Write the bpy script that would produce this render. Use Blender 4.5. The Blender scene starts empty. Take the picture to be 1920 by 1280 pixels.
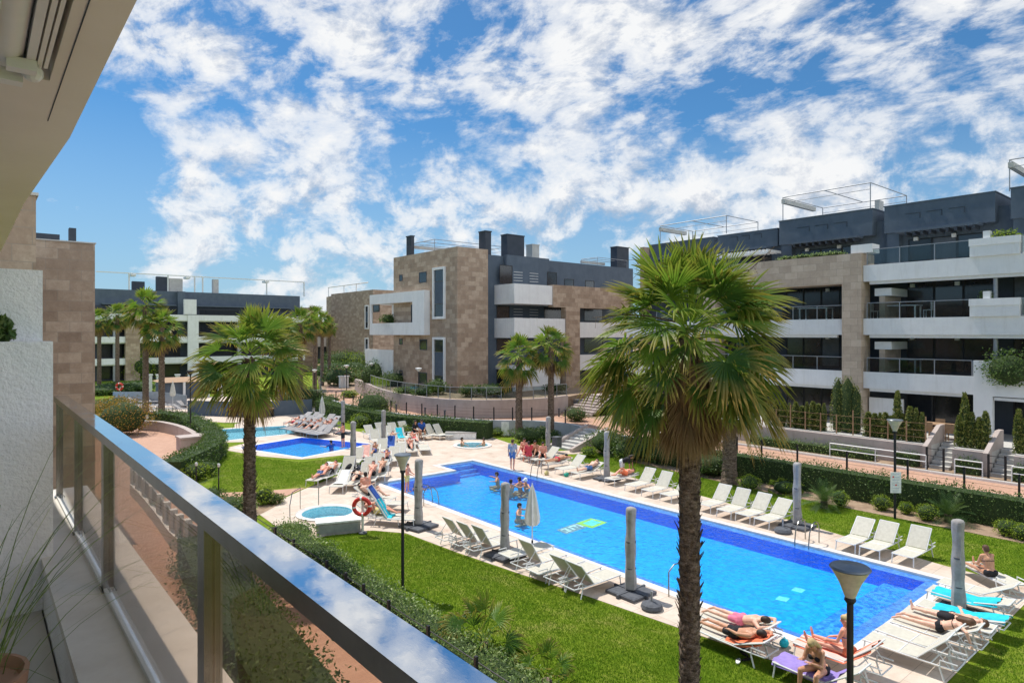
import bpy, bmesh, math, random
import numpy as np
from mathutils import Vector, Matrix, Quaternion
random.seed(7); R_=random.random
def U(a,b): return a+(b-a)*random.random()
SC=bpy.context.scene
COL=SC.collection
# ---------- measuring: camera numbers turn a photo point into a point of the real ground ----------
F_=1215.; HX=960.; HY=625.; CH=7.5; AN=math.radians(39.7); SA,CA=math.sin(AN),math.cos(AN)
def G(px,py,z=0.):
    D=F_*(CH-z)/(py-HY); r=(px-HX)/F_*D
    return (SA*D+CA*r, CA*D-SA*r)
def G3(px,py,z=0.):
    a=G(px,py,z); return (a[0],a[1],z)
def yX(px,X):            # Y where the column px meets the plane X
    k=(px-HX)/F_; D=X/(SA+CA*k); return CA*D-SA*k*D
def xY(px,Y):
    k=(px-HX)/F_; D=Y/(CA-SA*k); return SA*D+CA*k*D
def dep(x,y): return SA*x+CA*y
def zat(py,x,y): return CH-(py-HY)*dep(x,y)/F_
def atD(px,D): r=(px-HX)/F_*D; return (SA*D+CA*r, CA*D-SA*r)
# ---------- materials ----------
def newmat(name):
    m=bpy.data.materials.new(name); m.use_nodes=True; nt=m.node_tree
    b=nt.nodes['Principled BSDF']; return m,nt,b
def N(nt,t,**k):
    n=nt.nodes.new(t)
    for a,v in k.items():
        if a.startswith('i_'): n.inputs[a[2:].replace('_',' ')].default_value=v
        else: setattr(n,a,v)
    return n
def col4(c): return (c[0],c[1],c[2],1)
def ramp(nt,fac,stops):
    r=nt.nodes.new('ShaderNodeValToRGB'); e=r.color_ramp.elements
    e[0].position=stops[0][0]; e[0].color=col4(stops[0][1])
    e[1].position=stops[-1][0]; e[1].color=col4(stops[-1][1])
    for p,c in stops[1:-1]:
        q=e.new(p); q.color=col4(c)
    nt.links.new(fac,r.inputs[0]); return r.outputs[0]
def noise(nt,scale,detail=4,rough=.6,vec=None,dist=0):
    n=N(nt,'ShaderNodeTexNoise'); n.inputs['Scale'].default_value=scale; n.inputs['Detail'].default_value=detail
    n.inputs['Roughness'].default_value=rough; n.inputs['Distortion'].default_value=dist
    if vec is not None: nt.links.new(vec,n.inputs['Vector'])
    return n.outputs[0]
def gpos(nt):
    return nt.nodes.new('ShaderNodeNewGeometry').outputs['Position']
def opos(nt): return nt.nodes.new('ShaderNodeTexCoord').outputs['Object']
def bump(nt,b,h,strength=.3,dist=.02):
    n=N(nt,'ShaderNodeBump'); n.inputs['Strength'].default_value=strength; n.inputs['Distance'].default_value=dist
    nt.links.new(h,n.inputs['Height']); nt.links.new(n.outputs[0],b.inputs['Normal'])
def mixc(nt,fac,a,b,mode='MIX'):
    m=nt.nodes.new('ShaderNodeMix'); m.data_type='RGBA'; m.blend_type=mode
    if isinstance(fac,float): m.inputs[0].default_value=fac
    else: nt.links.new(fac,m.inputs[0])
    for i,x in ((6,a),(7,b)):
        if isinstance(x,tuple): m.inputs[i].default_value=col4(x)
        else: nt.links.new(x,m.inputs[i])
    return m.outputs[2]
def math_(nt,op,a,b=None,c=None):
    m=nt.nodes.new('ShaderNodeMath'); m.operation=op
    for i,x in enumerate((a,b,c)):
        if x is None: continue
        if isinstance(x,(int,float)): m.inputs[i].default_value=x
        else: nt.links.new(x,m.inputs[i])
    return m.outputs[0]
M={}
def mottled(name,c1,c2,scale=3,rough=.8,bmp=.2,bscale=None,metal=0,world=True,spec=.3,bd=.01):
    m,nt,b=newmat(name); p=gpos(nt) if world else opos(nt)
    n=noise(nt,scale,5,.65,p)
    nt.links.new(ramp(nt,n,[(.3,c1),(.7,c2)]),b.inputs['Base Color'])
    b.inputs['Roughness'].default_value=rough; b.inputs['Metallic'].default_value=metal
    b.inputs['Specular IOR Level'].default_value=spec
    if name.startswith('render') or name in('stucco','cover_grey','retain','retain_grey','white_plastic'):
        mq=N(nt,'ShaderNodeMapping'); mq.inputs['Scale'].default_value=(1,1,.12); nt.links.new(p,mq.inputs[0])
        st=ramp(nt,noise(nt,3.2,6,.75,mq.outputs[0]),[(.36,(.93,.925,.915)),(.50,(1,1,1))]); nt.links.new(mixc(nt,1.0,b.inputs['Base Color'].links[0].from_socket,st,'MULTIPLY'),b.inputs['Base Color'])
    if bmp: bump(nt,b,noise(nt,bscale or scale*6,4,.6,p),bmp,bd)
    M[name]=m; return m
def stone_mat(name,cs,bw=.8,bh=.42,mortar=(.30,.25,.20)):
    m,nt,b=newmat(name); p=gpos(nt)
    s=N(nt,'ShaderNodeSeparateXYZ'); nt.links.new(p,s.inputs[0])
    h=math_(nt,'ADD',s.outputs[0],s.outputs[1])
    cb=N(nt,'ShaderNodeCombineXYZ'); nt.links.new(h,cb.inputs[0]); nt.links.new(s.outputs[2],cb.inputs[1])
    br=N(nt,'ShaderNodeTexBrick'); br.offset=.5; br.inputs['Scale'].default_value=1
    br.inputs['Brick Width'].default_value=bw; br.inputs['Row Height'].default_value=bh
    br.inputs['Mortar Size'].default_value=.008; br.inputs['Mortar Smooth'].default_value=.1; br.inputs['Bias'].default_value=0
    br.inputs['Color1'].default_value=(0,0,0,1); br.inputs['Color2'].default_value=(1,1,1,1); br.inputs['Mortar'].default_value=(.5,.5,.5,1)
    nt.links.new(cb.outputs[0],br.inputs['Vector'])
    n=noise(nt,2.2,6,.7,p); n2=noise(nt,14,5,.7,p)
    k=math_(nt,'MULTIPLY_ADD',br.outputs['Color'],.26,math_(nt,'MULTIPLY',n,.56))
    k=math_(nt,'MULTIPLY_ADD',n2,.22,k)
    base=ramp(nt,k,[(.22,cs[0]),(.5,cs[1]),(.62,cs[2]),(.85,cs[3])])
    nt.links.new(mixc(nt,br.outputs['Fac'],base,mortar),b.inputs['Base Color'])
    b.inputs['Roughness'].default_value=.85
    hh=math_(nt,'MULTIPLY_ADD',br.outputs['Fac'],-1.2,n2); bump(nt,b,hh,.35,.012)
    M[name]=m
stone_mat('stone',[(.22,.15,.105),(.36,.26,.185),(.45,.34,.25),(.58,.46,.35)])
stone_mat('stone_grey',[(.34,.265,.20),(.45,.355,.275),(.51,.41,.32),(.62,.52,.42)])
mottled('render_white',(.72,.72,.72),(.80,.80,.79),1.2,.85,.15,30)
mottled('stucco',(.78,.78,.79),(.86,.86,.86),5,.9,.8,45,bd=.014)
mottled('render_dark',(.085,.11,.145),(.11,.138,.175),1.5,.85,.15,25)
mottled('dark_wall',(.045,.055,.07),(.06,.07,.09),1.5,.8,.1,25)
mottled('retain',(.42,.35,.315),(.52,.44,.40),1.5,.9,.25,20)
mottled('retain_grey',(.40,.41,.43),(.50,.51,.53),1.5,.9,.25,20)
mottled('concrete',(.45,.43,.40),(.56,.54,.50),2,.85,.2,20)
mottled('soffit',(.70,.65,.59),(.76,.71,.65),1.2,.85,.1,22,bd=.004)
mottled('marble',(.62,.58,.52),(.76,.73,.68),3.5,.5,.08,20)
mottled('wood',(.30,.18,.10),(.42,.27,.16),6,.6,.2,30)
mottled('thatch',(.34,.22,.14),(.46,.31,.2),9,.95,.6,40)
mottled('soil',(.22,.14,.09),(.42,.31,.21),2.5,.95,.5,25)
mottled('black_metal',(.018,.018,.02),(.03,.03,.033),4,.45,.05,30)
mottled('grey_metal',(.26,.27,.29),(.36,.37,.39),4,.45,.05,30,metal=.3)
mottled('white_metal',(.66,.66,.65),(.74,.74,.73),4,.4,0)
mottled('sling',(.50,.47,.39),(.60,.57,.48),9,.8,.25,220,bd=.003)
mottled('sling_grey',(.30,.28,.27),(.40,.38,.37),9,.8,.25,220,bd=.003)
mottled('cover_grey',(.27,.25,.235),(.43,.41,.39),4,.8,.4,14)
mottled('cover_white',(.62,.60,.54),(.78,.76,.70),4,.8,.4,14)
mottled('base_slab',(.07,.075,.085),(.13,.135,.15),8,.8,.5,40)
mottled('dark_interior',(.012,.014,.018),(.022,.024,.03),2,.12,0,spec=.6)
mottled('curtain',(.05,.055,.065),(.09,.095,.105),2,.3,0,spec=.6)
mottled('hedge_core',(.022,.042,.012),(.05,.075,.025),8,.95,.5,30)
mottled('terracotta',(.35,.2,.13),(.45,.27,.18),6,.8,.1,30)
def plain(name,c,rough=.5,metal=0,spec=.4):
    m,nt,b=newmat(name); p=opos(nt)
    n=noise(nt,7,3,.6,p)
    d=tuple(min(1,x*1.12) for x in c); a=tuple(x*.88 for x in c)
    nt.links.new(ramp(nt,n,[(.35,a),(.65,d)]),b.inputs['Base Color'])
    b.inputs['Roughness'].default_value=rough; b.inputs['Metallic'].default_value=metal; b.inputs['Specular IOR Level'].default_value=spec
    M[name]=m; return m
# polished steel
m,nt,b=newmat('steel'); b.inputs['Metallic'].default_value=1
p=gpos(nt); n=noise(nt,1.4,5,.7,p); n2=noise(nt,160,3,.7,p)
nt.links.new(ramp(nt,n,[(.3,(.66,.67,.70)),(.7,(.78,.79,.80))]),b.inputs['Base Color'])
nt.links.new(math_(nt,'ADD',math_(nt,'MULTIPLY',n2,.05),ramp(nt,noise(nt,9,5,.7,p),[(.45,(0,0,0)),(.62,(.10,.10,.10))])),b.inputs['Roughness'])
mp=N(nt,'ShaderNodeMapping'); mp.inputs['Scale'].default_value=(1,.35,1); nt.links.new(p,mp.inputs[0])
bump(nt,b,noise(nt,90,2,.8,mp.outputs[0]),.05,.0005); M['steel']=m
m,nt,b=newmat('steel_side'); b.inputs['Metallic'].default_value=1
p=gpos(nt); n=noise(nt,5,5,.7,p)
nt.links.new(ramp(nt,n,[(.3,(.24,.225,.20)),(.7,(.36,.34,.31))]),b.inputs['Base Color']); b.inputs['Roughness'].default_value=.22; M['steel_side']=m
def glass(name,tint,gl=.05,rough=.01,ior=1.5):
    m=bpy.data.materials.new(name); m.use_nodes=True; nt=m.node_tree; nt.nodes.clear()
    o=N(nt,'ShaderNodeOutputMaterial'); t=N(nt,'ShaderNodeBsdfTransparent'); t.inputs[0].default_value=col4(tint)
    g=N(nt,'ShaderNodeBsdfGlossy'); g.inputs['Roughness'].default_value=rough
    ge=nt.nodes.new('ShaderNodeNewGeometry'); fr=N(nt,'ShaderNodeVectorMath',operation='DOT_PRODUCT'); nt.links.new(ge.outputs['Incoming'],fr.inputs[0]); nt.links.new(ge.outputs['Normal'],fr.inputs[1])
    c_=math_(nt,'SUBTRACT',1.0,math_(nt,'MINIMUM',math_(nt,'ABSOLUTE',fr.outputs['Value']),1.0)); r0=((ior-1)/(ior+1))**2
    fac=math_(nt,'MULTIPLY_ADD',math_(nt,'POWER',c_,5.0),1-r0,r0)
    mx=N(nt,'ShaderNodeMixShader'); nt.links.new(fac,mx.inputs[0]); nt.links.new(t.outputs[0],mx.inputs[1]); nt.links.new(g.outputs[0],mx.inputs[2])
    nt.links.new(mx.outputs[0],o.inputs[0]); M[name]=m; return m,nt,mx,g,fr
glass('rail_glass',(.88,.80,.73))
glass('fence_glass',(.72,.78,.78))
mottled('window_glass',(.015,.02,.028),(.03,.035,.045),.8,.08,0,spec=.8)
def water(name,tint,bs,bst):
    m,nt,mx,g,fr=glass(name,tint,rough=.03,ior=1.33); p=gpos(nt)
    n=math_(nt,'ADD',noise(nt,bs,3,.6,p,.4),math_(nt,'MULTIPLY',noise(nt,bs*3.3,2,.5,p),.4))
    bm=N(nt,'ShaderNodeBump'); bm.inputs['Strength'].default_value=bst; bm.inputs['Distance'].default_value=.06; nt.links.new(n,bm.inputs['Height'])
    nt.links.new(bm.outputs[0],g.inputs['Normal']); nt.links.new(bm.outputs[0],fr.inputs[1])
water('pool_water',(.72,.97,1.0),3.6,.9)
water('child_water',(.72,.95,1.0),3.2,.3)
# mosaic tiles
def mosaic(name,c1,c2,sc,size=.03,caust=0):
    m,nt,b=newmat(name); p=gpos(nt)
    v=N(nt,'ShaderNodeTexVoronoi'); v.inputs['Scale'].default_value=1/size; nt.links.new(p,v.inputs['Vector'])
    sp=N(nt,'ShaderNodeSeparateColor'); nt.links.new(v.outputs['Color'],sp.inputs[0])
    n=noise(nt,sc,4,.6,p)
    k=math_(nt,'MULTIPLY_ADD',sp.outputs[0],.45,math_(nt,'MULTIPLY',n,.55))
    nt.links.new(ramp(nt,k,[(.3,c1),(.68,c2)]),b.inputs['Base Color']); b.inputs['Roughness'].default_value=.4; M[name]=m
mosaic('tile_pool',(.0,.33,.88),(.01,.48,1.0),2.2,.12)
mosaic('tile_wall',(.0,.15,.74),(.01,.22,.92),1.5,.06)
mosaic('tile_shallow',(.01,.17,.70),(.09,.42,.95),2.5,.09)
mosaic('tile_edge',(.09,.20,.62),(.20,.38,.85),2.5,.09)
mosaic('tile_child',(.30,.60,.68),(.46,.74,.80),2.5,.1)
mosaic('tile_jac',(.25,.62,.70),(.45,.80,.85),4,.05)
# deck: pale travertine slabs with patches of wear
m,nt,b=newmat('travertine'); p=gpos(nt)
s=N(nt,'ShaderNodeSeparateXYZ'); nt.links.new(p,s.inputs[0])
cb=N(nt,'ShaderNodeCombineXYZ'); nt.links.new(s.outputs[0],cb.inputs[0]); nt.links.new(s.outputs[1],cb.inputs[1])
br=N(nt,'ShaderNodeTexBrick'); br.inputs['Scale'].default_value=1; br.inputs['Brick Width'].default_value=1.0; br.inputs['Row Height'].default_value=.6
br.inputs['Mortar Size'].default_value=.006; br.inputs['Color1'].default_value=(0,0,0,1); br.inputs['Color2'].default_value=(1,1,1,1)
nt.links.new(cb.outputs[0],br.inputs['Vector'])
k=math_(nt,'MULTIPLY_ADD',br.outputs['Color'],.10,math_(nt,'MULTIPLY',noise(nt,.9,7,.8,p,.6),.92))
base=ramp(nt,k,[(.30,(.40,.28,.20)),(.42,(.55,.43,.335)),(.55,(.62,.51,.415)),(.75,(.70,.61,.52))])
nt.links.new(mixc(nt,math_(nt,'MULTIPLY',br.outputs['Fac'],.75),base,(.26,.21,.17)),b.inputs['Base Color']); b.inputs['Roughness'].default_value=.7
bump(nt,b,noise(nt,25,4,.6,p),.15,.005); M['travertine']=m
mottled('coping',(.66,.63,.59),(.74,.71,.67),2,.6,.1,20)
# pink pavers
m,nt,b=newmat('pavers'); p=gpos(nt)
s=N(nt,'ShaderNodeSeparateXYZ'); nt.links.new(p,s.inputs[0])
cb=N(nt,'ShaderNodeCombineXYZ'); nt.links.new(s.outputs[0],cb.inputs[0]); nt.links.new(s.outputs[1],cb.inputs[1])
br=N(nt,'ShaderNodeTexBrick'); br.inputs['Scale'].default_value=1; br.inputs['Brick Width'].default_value=.2; br.inputs['Row Height'].default_value=.1
br.inputs['Mortar Size'].default_value=.006; br.inputs['Color1'].default_value=(.42,.225,.145,1); br.inputs['Color2'].default_value=(.56,.325,.22,1); br.inputs['Mortar'].default_value=(.33,.22,.16,1)
nt.links.new(cb.outputs[0],br.inputs['Vector'])
nt.links.new(mixc(nt,.45,br.outputs['Color'],ramp(nt,noise(nt,.7,6,.7,p),[(.3,(.40,.225,.15)),(.7,(.58,.36,.25))])),b.inputs['Base Color'])
b.inputs['Roughness'].default_value=.85; bump(nt,b,br.outputs['Fac'],-.3,.004); M['pavers']=m
# lawn
m,nt,b=newmat('lawn'); p=gpos(nt)
mp=N(nt,'ShaderNodeMapping'); mp.inputs['Scale'].default_value=(1,.45,1); mp.inputs['Rotation'].default_value=(0,0,.9); nt.links.new(p,mp.inputs[0])
big=noise(nt,.45,5,.65,p,.5); mid=noise(nt,3.5,5,.7,mp.outputs[0]); fine=noise(nt,42,3,.75,mp.outputs[0])
k=math_(nt,'ADD',math_(nt,'MULTIPLY',big,.45),math_(nt,'ADD',math_(nt,'MULTIPLY',mid,.35),math_(nt,'MULTIPLY',fine,.28)))
nt.links.new(ramp(nt,k,[(.36,(.050,.11,.004)),(.45,(.11,.19,.008)),(.56,(.19,.26,.02)),(.66,(.32,.31,.08))]),b.inputs['Base Color'])
b.inputs['Roughness'].default_value=.9; b.inputs['Specular IOR Level'].default_value=.1
bump(nt,b,math_(nt,'ADD',mid,fine),.9,.05); M['lawn']=m
# foliage: colour by a per-leaf number and by how far out on the leaf
def leafmat(name,stops,tip=None,trans=.3,rough=.5):
    m,nt,b=newmat(name)
    a=N(nt,'ShaderNodeAttribute',attribute_name='rnd')
    c=ramp(nt,a.outputs['Fac'],stops)
    if tip:
        t=N(nt,'ShaderNodeAttribute',attribute_name='tip')
        c=mixc(nt,math_(nt,'MULTIPLY',ramp(nt,t.outputs['Fac'],[(.42,(0,0,0)),(1,(1,1,1))]),math_(nt,'MULTIPLY_ADD',a.outputs['Fac'],-.75,.85)),c,tip)
    nt.links.new(c,b.inputs['Base Color']); b.inputs['Roughness'].default_value=rough; b.inputs['Specular IOR Level'].default_value=.3
    tr=N(nt,'ShaderNodeBsdfTranslucent'); nt.links.new(mixc(nt,.35,c,(.22,.36,.03),'MIX'),tr.inputs[0])
    mx=N(nt,'ShaderNodeMixShader'); mx.inputs[0].default_value=trans
    o=nt.nodes['Material Output']; nt.links.new(b.outputs[0],mx.inputs[1]); nt.links.new(tr.outputs[0],mx.inputs[2]); nt.links.new(mx.outputs[0],o.inputs[0])
    M[name]=m
leafmat('palm_leaf',[(0,(.032,.085,.024)),(.35,(.065,.15,.025)),(.7,(.145,.27,.03)),(1,(.32,.42,.05))],(.66,.36,.08),.42)
leafmat('palm_dead',[(0,(.16,.09,.05)),(.6,(.26,.16,.09)),(1,(.42,.27,.13))],(.45,.3,.15),.15,.8)
leafmat('hedge_leaf',[(0,(.035,.075,.016)),(.5,(.07,.13,.028)),(.85,(.13,.19,.055)),(1,(.20,.24,.09))],None,.25)
leafmat('silver_leaf',[(0,(.07,.13,.025)),(.4,(.16,.25,.06)),(.8,(.30,.38,.13)),(1,(.46,.50,.24))],None,.25)
leafmat('bright_leaf',[(0,(.09,.17,.01)),(.45,(.22,.32,.018)),(1,(.42,.48,.05))],None,.3)
leafmat('orange_leaf',[(0,(.14,.13,.02)),(.5,(.33,.20,.03)),(1,(.50,.20,.05))],None,.3)
leafmat('cypress_leaf',[(0,(.08,.12,.02)),(.5,(.17,.20,.04)),(1,(.32,.29,.09))],None,.2)
leafmat('flower_leaf',[(0,(.05,.10,.02)),(.7,(.12,.17,.03)),(.9,(.40,.38,.2)),(1,(.45,.12,.12))],None,.25)
# bark
m,nt,b=newmat('palm_bark'); p=opos(nt)
mp=N(nt,'ShaderNodeMapping'); mp.inputs['Scale'].default_value=(1,1,2.2); nt.links.new(p,mp.inputs[0])
n=noise(nt,7,6,.75,mp.outputs[0]); n2=noise(nt,34,4,.7,mp.outputs[0])
k=math_(nt,'ADD',math_(nt,'MULTIPLY',n,.6),math_(nt,'MULTIPLY',n2,.4))
nt.links.new(ramp(nt,k,[(.40,(.035,.022,.015)),(.48,(.12,.08,.055)),(.56,(.25,.18,.13)),(.68,(.44,.35,.27))]),b.inputs['Base Color'])
b.inputs['Roughness'].default_value=.95; bump(nt,b,k,1.0,.05); M['palm_bark']=m
# ---------- mesh builder ----------
class MB:
    def __init__(s): s.v=[]; s.f=[]; s.m=[]; s.cur=0
    def face(s,idx): s.f.append(idx); s.m.append(s.cur)
    def add(s,vs,fs):
        o=len(s.v); s.v+= [tuple(v) for v in vs]
        for q in fs: s.face(tuple(i+o for i in q))
        return s
    def box(s,x0,y0,z0,x1,y1,z1,bev=0):
        x0,x1=min(x0,x1),max(x0,x1); y0,y1=min(y0,y1),max(y0,y1); z0,z1=min(z0,z1),max(z0,z1)
        return s.add([(x0,y0,z0),(x1,y0,z0),(x1,y1,z0),(x0,y1,z0),(x0,y0,z1),(x1,y0,z1),(x1,y1,z1),(x0,y1,z1)],
              [(0,3,2,1),(4,5,6,7),(0,1,5,4),(1,2,6,5),(2,3,7,6),(3,0,4,7)])
    def obox(s,c,ax,ay,az,hx,hy,hz):
        c,ax,ay,az=Vector(c),Vector(ax).normalized(),Vector(ay).normalized(),Vector(az).normalized()
        vs=[c+ax*hx*i+ay*hy*j+az*hz*k for k in(-1,1) for i,j in((-1,-1),(1,-1),(1,1),(-1,1))]
        return s.add(vs,[(0,3,2,1),(4,5,6,7),(0,1,5,4),(1,2,6,5),(2,3,7,6),(3,0,4,7)])
    def tube(s,pts,rad,n=8,cap=True):
        pts=[Vector(p) for p in pts]
        if isinstance(rad,(int,float)): rad=[rad]*len(pts)
        o=len(s.v); prev=None
        for i,p in enumerate(pts):
            d=(pts[min(i+1,len(pts)-1)]-pts[max(i-1,0)]).normalized()
            if prev is None:
                u=d.orthogonal().normalized()
            else:
                u=(prev-d*prev.dot(d)); u=u.normalized() if u.length>1e-6 else d.orthogonal().normalized()
            prev=u; w=d.cross(u)
            for k in range(n):
                a=2*math.pi*k/n; s.v.append(tuple(p+(u*math.cos(a)+w*math.sin(a))*rad[i]))
        for i in range(len(pts)-1):
            for k in range(n):
                a=o+i*n+k; b=o+i*n+(k+1)%n; s.face((a,b,b+n,a+n))
        if cap:
            s.face(tuple(o+k for k in reversed(range(n)))); s.face(tuple(o+(len(pts)-1)*n+k for k in range(n)))
        return s
    def prism(s,poly,z0,z1,bottom=True):
        n=len(poly); a=sum(poly[i][0]*poly[(i+1)%n][1]-poly[(i+1)%n][0]*poly[i][1] for i in range(n))
        if a<0: poly=poly[::-1]
        o=len(s.v); s.v+=[(x,y,z0) for x,y in poly]+[(x,y,z1) for x,y in poly]
        s.face(tuple(o+n+i for i in range(n)))
        if bottom: s.face(tuple(o+i for i in reversed(range(n))))
        for i in range(n):
            j=(i+1)%n; s.face((o+i,o+j,o+n+j,o+n+i))
        return s
    def lathe(s,prof,c=(0,0,0),n=24,sx=1,sy=1):
        o=len(s.v)
        for r,z in prof:
            for k in range(n):
                a=2*math.pi*k/n; s.v.append((c[0]+r*math.cos(a)*sx,c[1]+r*math.sin(a)*sy,c[2]+z))
        for i in range(len(prof)-1):
            for k in range(n):
                a=o+i*n+k; b=o+i*n+(k+1)%n; s.face((a,b,b+n,a+n))
        s.face(tuple(o+k for k in reversed(range(n)))); s.face(tuple(o+(len(prof)-1)*n+k for k in range(n)))
        return s
    def ball(s,c,r,n=10,sc=(1,1,1)):
        o=len(s.v); m=max(4,n//2)
        for i in range(m+1):
            t=math.pi*i/m
            for k in range(n):
                a=2*math.pi*k/n; s.v.append((c[0]+r*sc[0]*math.sin(t)*math.cos(a),c[1]+r*sc[1]*math.sin(t)*math.sin(a),c[2]+r*sc[2]*math.cos(t)))
        for i in range(m):
            for k in range(n):
                a=o+i*n+k; b=o+i*n+(k+1)%n; s.face((a,a+n,b+n,b))
        return s
    def build(s,name,mats,parent=None,smooth=False,absol=False,loc=None):
        if not isinstance(mats,(list,tuple)): mats=[mats]
        vs=s.v
        if absol and parent is not None:
            l=parent.location; vs=[(x-l[0],y-l[1],z-l[2]) for x,y,z in vs]
        me=bpy.data.meshes.new(name); me.from_pydata(vs,[],s.f)
        for mt in mats: me.materials.append(M[mt] if isinstance(mt,str) else mt)
        if len(mats)>1: me.polygons.foreach_set('material_index',s.m)
        if smooth:
            me.polygons.foreach_set('use_smooth',[True]*len(me.polygons))
            try: me.set_sharp_from_angle(angle=math.radians(40))
            except Exception: pass
        me.update()
        o=bpy.data.objects.new(name,me); COL.objects.link(o)
        if parent: o.parent=parent
        if loc: o.location=loc
        return o
def tag(o,label=None,cat=None,group=None,kind=None):
    if label: o['label']=label
    if cat: o['category']=cat
    if group: o['group']=group
    if kind: o['kind']=kind
    return o
def thing(name,label,cat,loc=(0,0,0),rz=0,group=None):
    o=bpy.data.objects.new(name,None); COL.objects.link(o); o.empty_display_size=.2
    o.location=loc; o.rotation_euler=(0,0,rz); return tag(o,label,cat,group)
def dup(root,loc,rz=0,label=None,group=None,scale=None):
    def cp(o,par):
        c=o.copy(); COL.objects.link(c)
        if par: c.parent=par
        for ch in o.children: cp(ch,c)
        return c
    r=cp(root,None); r.location=loc; r.rotation_euler=(0,0,rz)
    if scale: r.scale=(scale,)*3
    if label: r['label']=label
    if group: r['group']=group
    return r
def first_or_dup(store,key,maker,loc,rz,label,group,scale=None):
    if key not in store:
        r=maker(); store[key]=r; r.location=loc; r.rotation_euler=(0,0,rz); r['label']=label
        if group: r['group']=group
        if scale: r.scale=(scale,)*3
        return r
    return dup(store[key],loc,rz,label,group,scale)
def fill(name,outers,z,mat,kind='structure',holes=()):
    cu=bpy.data.curves.new(name,'CURVE'); cu.dimensions='2D'; cu.fill_mode='BOTH'
    for poly in list(outers)+list(holes):
        sp=cu.splines.new('POLY'); sp.points.add(len(poly)-1); sp.use_cyclic_u=True
        for i,(x,y) in enumerate(poly): sp.points[i].co=(x,y,0,1)
    t=bpy.data.objects.new(name,cu); COL.objects.link(t)
    dg=bpy.context.evaluated_depsgraph_get(); dg.update()
    me=bpy.data.meshes.new_from_object(t.evaluated_get(dg)); bpy.data.objects.remove(t)
    me.materials.clear(); me.materials.append(M[mat])
    bm=bmesh.new(); bm.from_mesh(me); bmesh.ops.recalc_face_normals(bm,faces=bm.faces)
    for f in bm.faces:
        if f.normal.z<0: f.normal_flip()
    bm.to_mesh(me); bm.free()
    o=bpy.data.objects.new(name,me); COL.objects.link(o); o.location.z=z
    return tag(o,kind=kind)
def smooth_poly(pts,k=4,closed=True):
    out=[]; n=len(pts)
    for i in range(n if closed else n-1):
        p0,p1,p2,p3=[pts[(i+j)%n] if closed else pts[max(0,min(n-1,i+j))] for j in(-1,0,1,2)]
        for t in range(k):
            t/=k
            out.append(tuple(.5*((2*p1[a])+(-p0[a]+p2[a])*t+(2*p0[a]-5*p1[a]+4*p2[a]-p3[a])*t*t+(-p0[a]+3*p1[a]-3*p2[a]+p3[a])*t**3) for a in range(2)))
    if not closed: out.append(tuple(pts[-1]))
    return out
# ---------- foliage ----------
def leaves_obj(name,P,Nn,size,mat,parent=None,aspect=.5,rnd=None):
    n=len(P); P=np.asarray(P,float); rs=np.random.RandomState(n%9973+3)
    D=rs.normal(size=(n,3)); D/=np.linalg.norm(D,axis=1)[:,None]
    if Nn is not None: D=D*.75+np.asarray(Nn)*.65; D/=np.linalg.norm(D,axis=1)[:,None]
    E=np.cross(D,rs.normal(size=(n,3))); E/=np.linalg.norm(E,axis=1)[:,None]
    L=size*(.6+.8*rs.rand(n))[:,None]
    A=P-E*L*aspect*.5; B=P+D*L*.5+0*E; C=P+E*L*aspect*.5; T=P-D*L*.5
    # rhombic leaf folded along its middle
    V=np.stack([T,C,B,A],1).reshape(-1,3)
    Fi=np.arange(n*4).reshape(-1,4)
    me=bpy.data.meshes.new(name); me.from_pydata(V.tolist(),[],Fi.tolist()); me.materials.append(M[mat])
    at=me.attributes.new('rnd','FLOAT','POINT'); r=rs.rand(n) if rnd is None else np.clip(np.asarray(rnd)+rs.rand(n)*.4-.2,0,1)
    at.data.foreach_set('value',np.repeat(r,4).astype('f'))
    o=bpy.data.objects.new(name,me); COL.objects.link(o)
    if parent: o.parent=parent
    return o
def lumpy(c,r,n=14,amp=.15,sc=(1,1,1),seed=0):
    mb=MB(); mb.ball((0,0,0),1,n,(1,1,1)); rs=random.Random(seed); ph=[rs.uniform(0,6.28) for _ in range(6)]
    mb.v=[(c[0]+x*r*sc[0]*(1+amp*math.sin(4*x+ph[0])*math.sin(5*y+ph[1])*math.cos(4*z+ph[2])),c[1]+y*r*sc[1]*(1+amp*math.sin(5*y+ph[3])),c[2]+z*r*sc[2]*(1+amp*math.sin(4*x+5*z+ph[4]))) for x,y,z in mb.v]
    return mb
def bush(name,label,cat,loc,r,h,mat,n=500,leaf=.06,group=None,seed=0,loose=.12,sq=0):
    t=thing(name,label,cat,loc,0,group); rs=np.random.RandomState(seed+11); n=int(min(9000,max(n,5.2*r*(h+r)/(leaf*leaf))))
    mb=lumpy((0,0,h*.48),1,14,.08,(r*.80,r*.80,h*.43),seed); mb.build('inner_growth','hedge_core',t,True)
    D=rs.normal(size=(n,3)); D/=np.linalg.norm(D,axis=1)[:,None]
    if sq: D=np.sign(D)*np.abs(D)**sq; D/=np.maximum(np.abs(D).max(1)[:,None]*.8+.2*np.linalg.norm(D,axis=1)[:,None],.01)
    lump=1+.10*np.sin(D[:,0]*5+seed)*np.sin(D[:,1]*6+seed*2)+.08*np.sin(D[:,2]*7+seed)
    k=(lump*(1+rs.normal(size=n)*loose*.6))[:,None]
    P=D*k*np.array([r,r,h*.5])+np.array([0,0,h*.5]); P[:,2]=np.abs(P[:,2])
    leaves_obj('foliage',P,D,leaf,mat,t)
    return t
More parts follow.
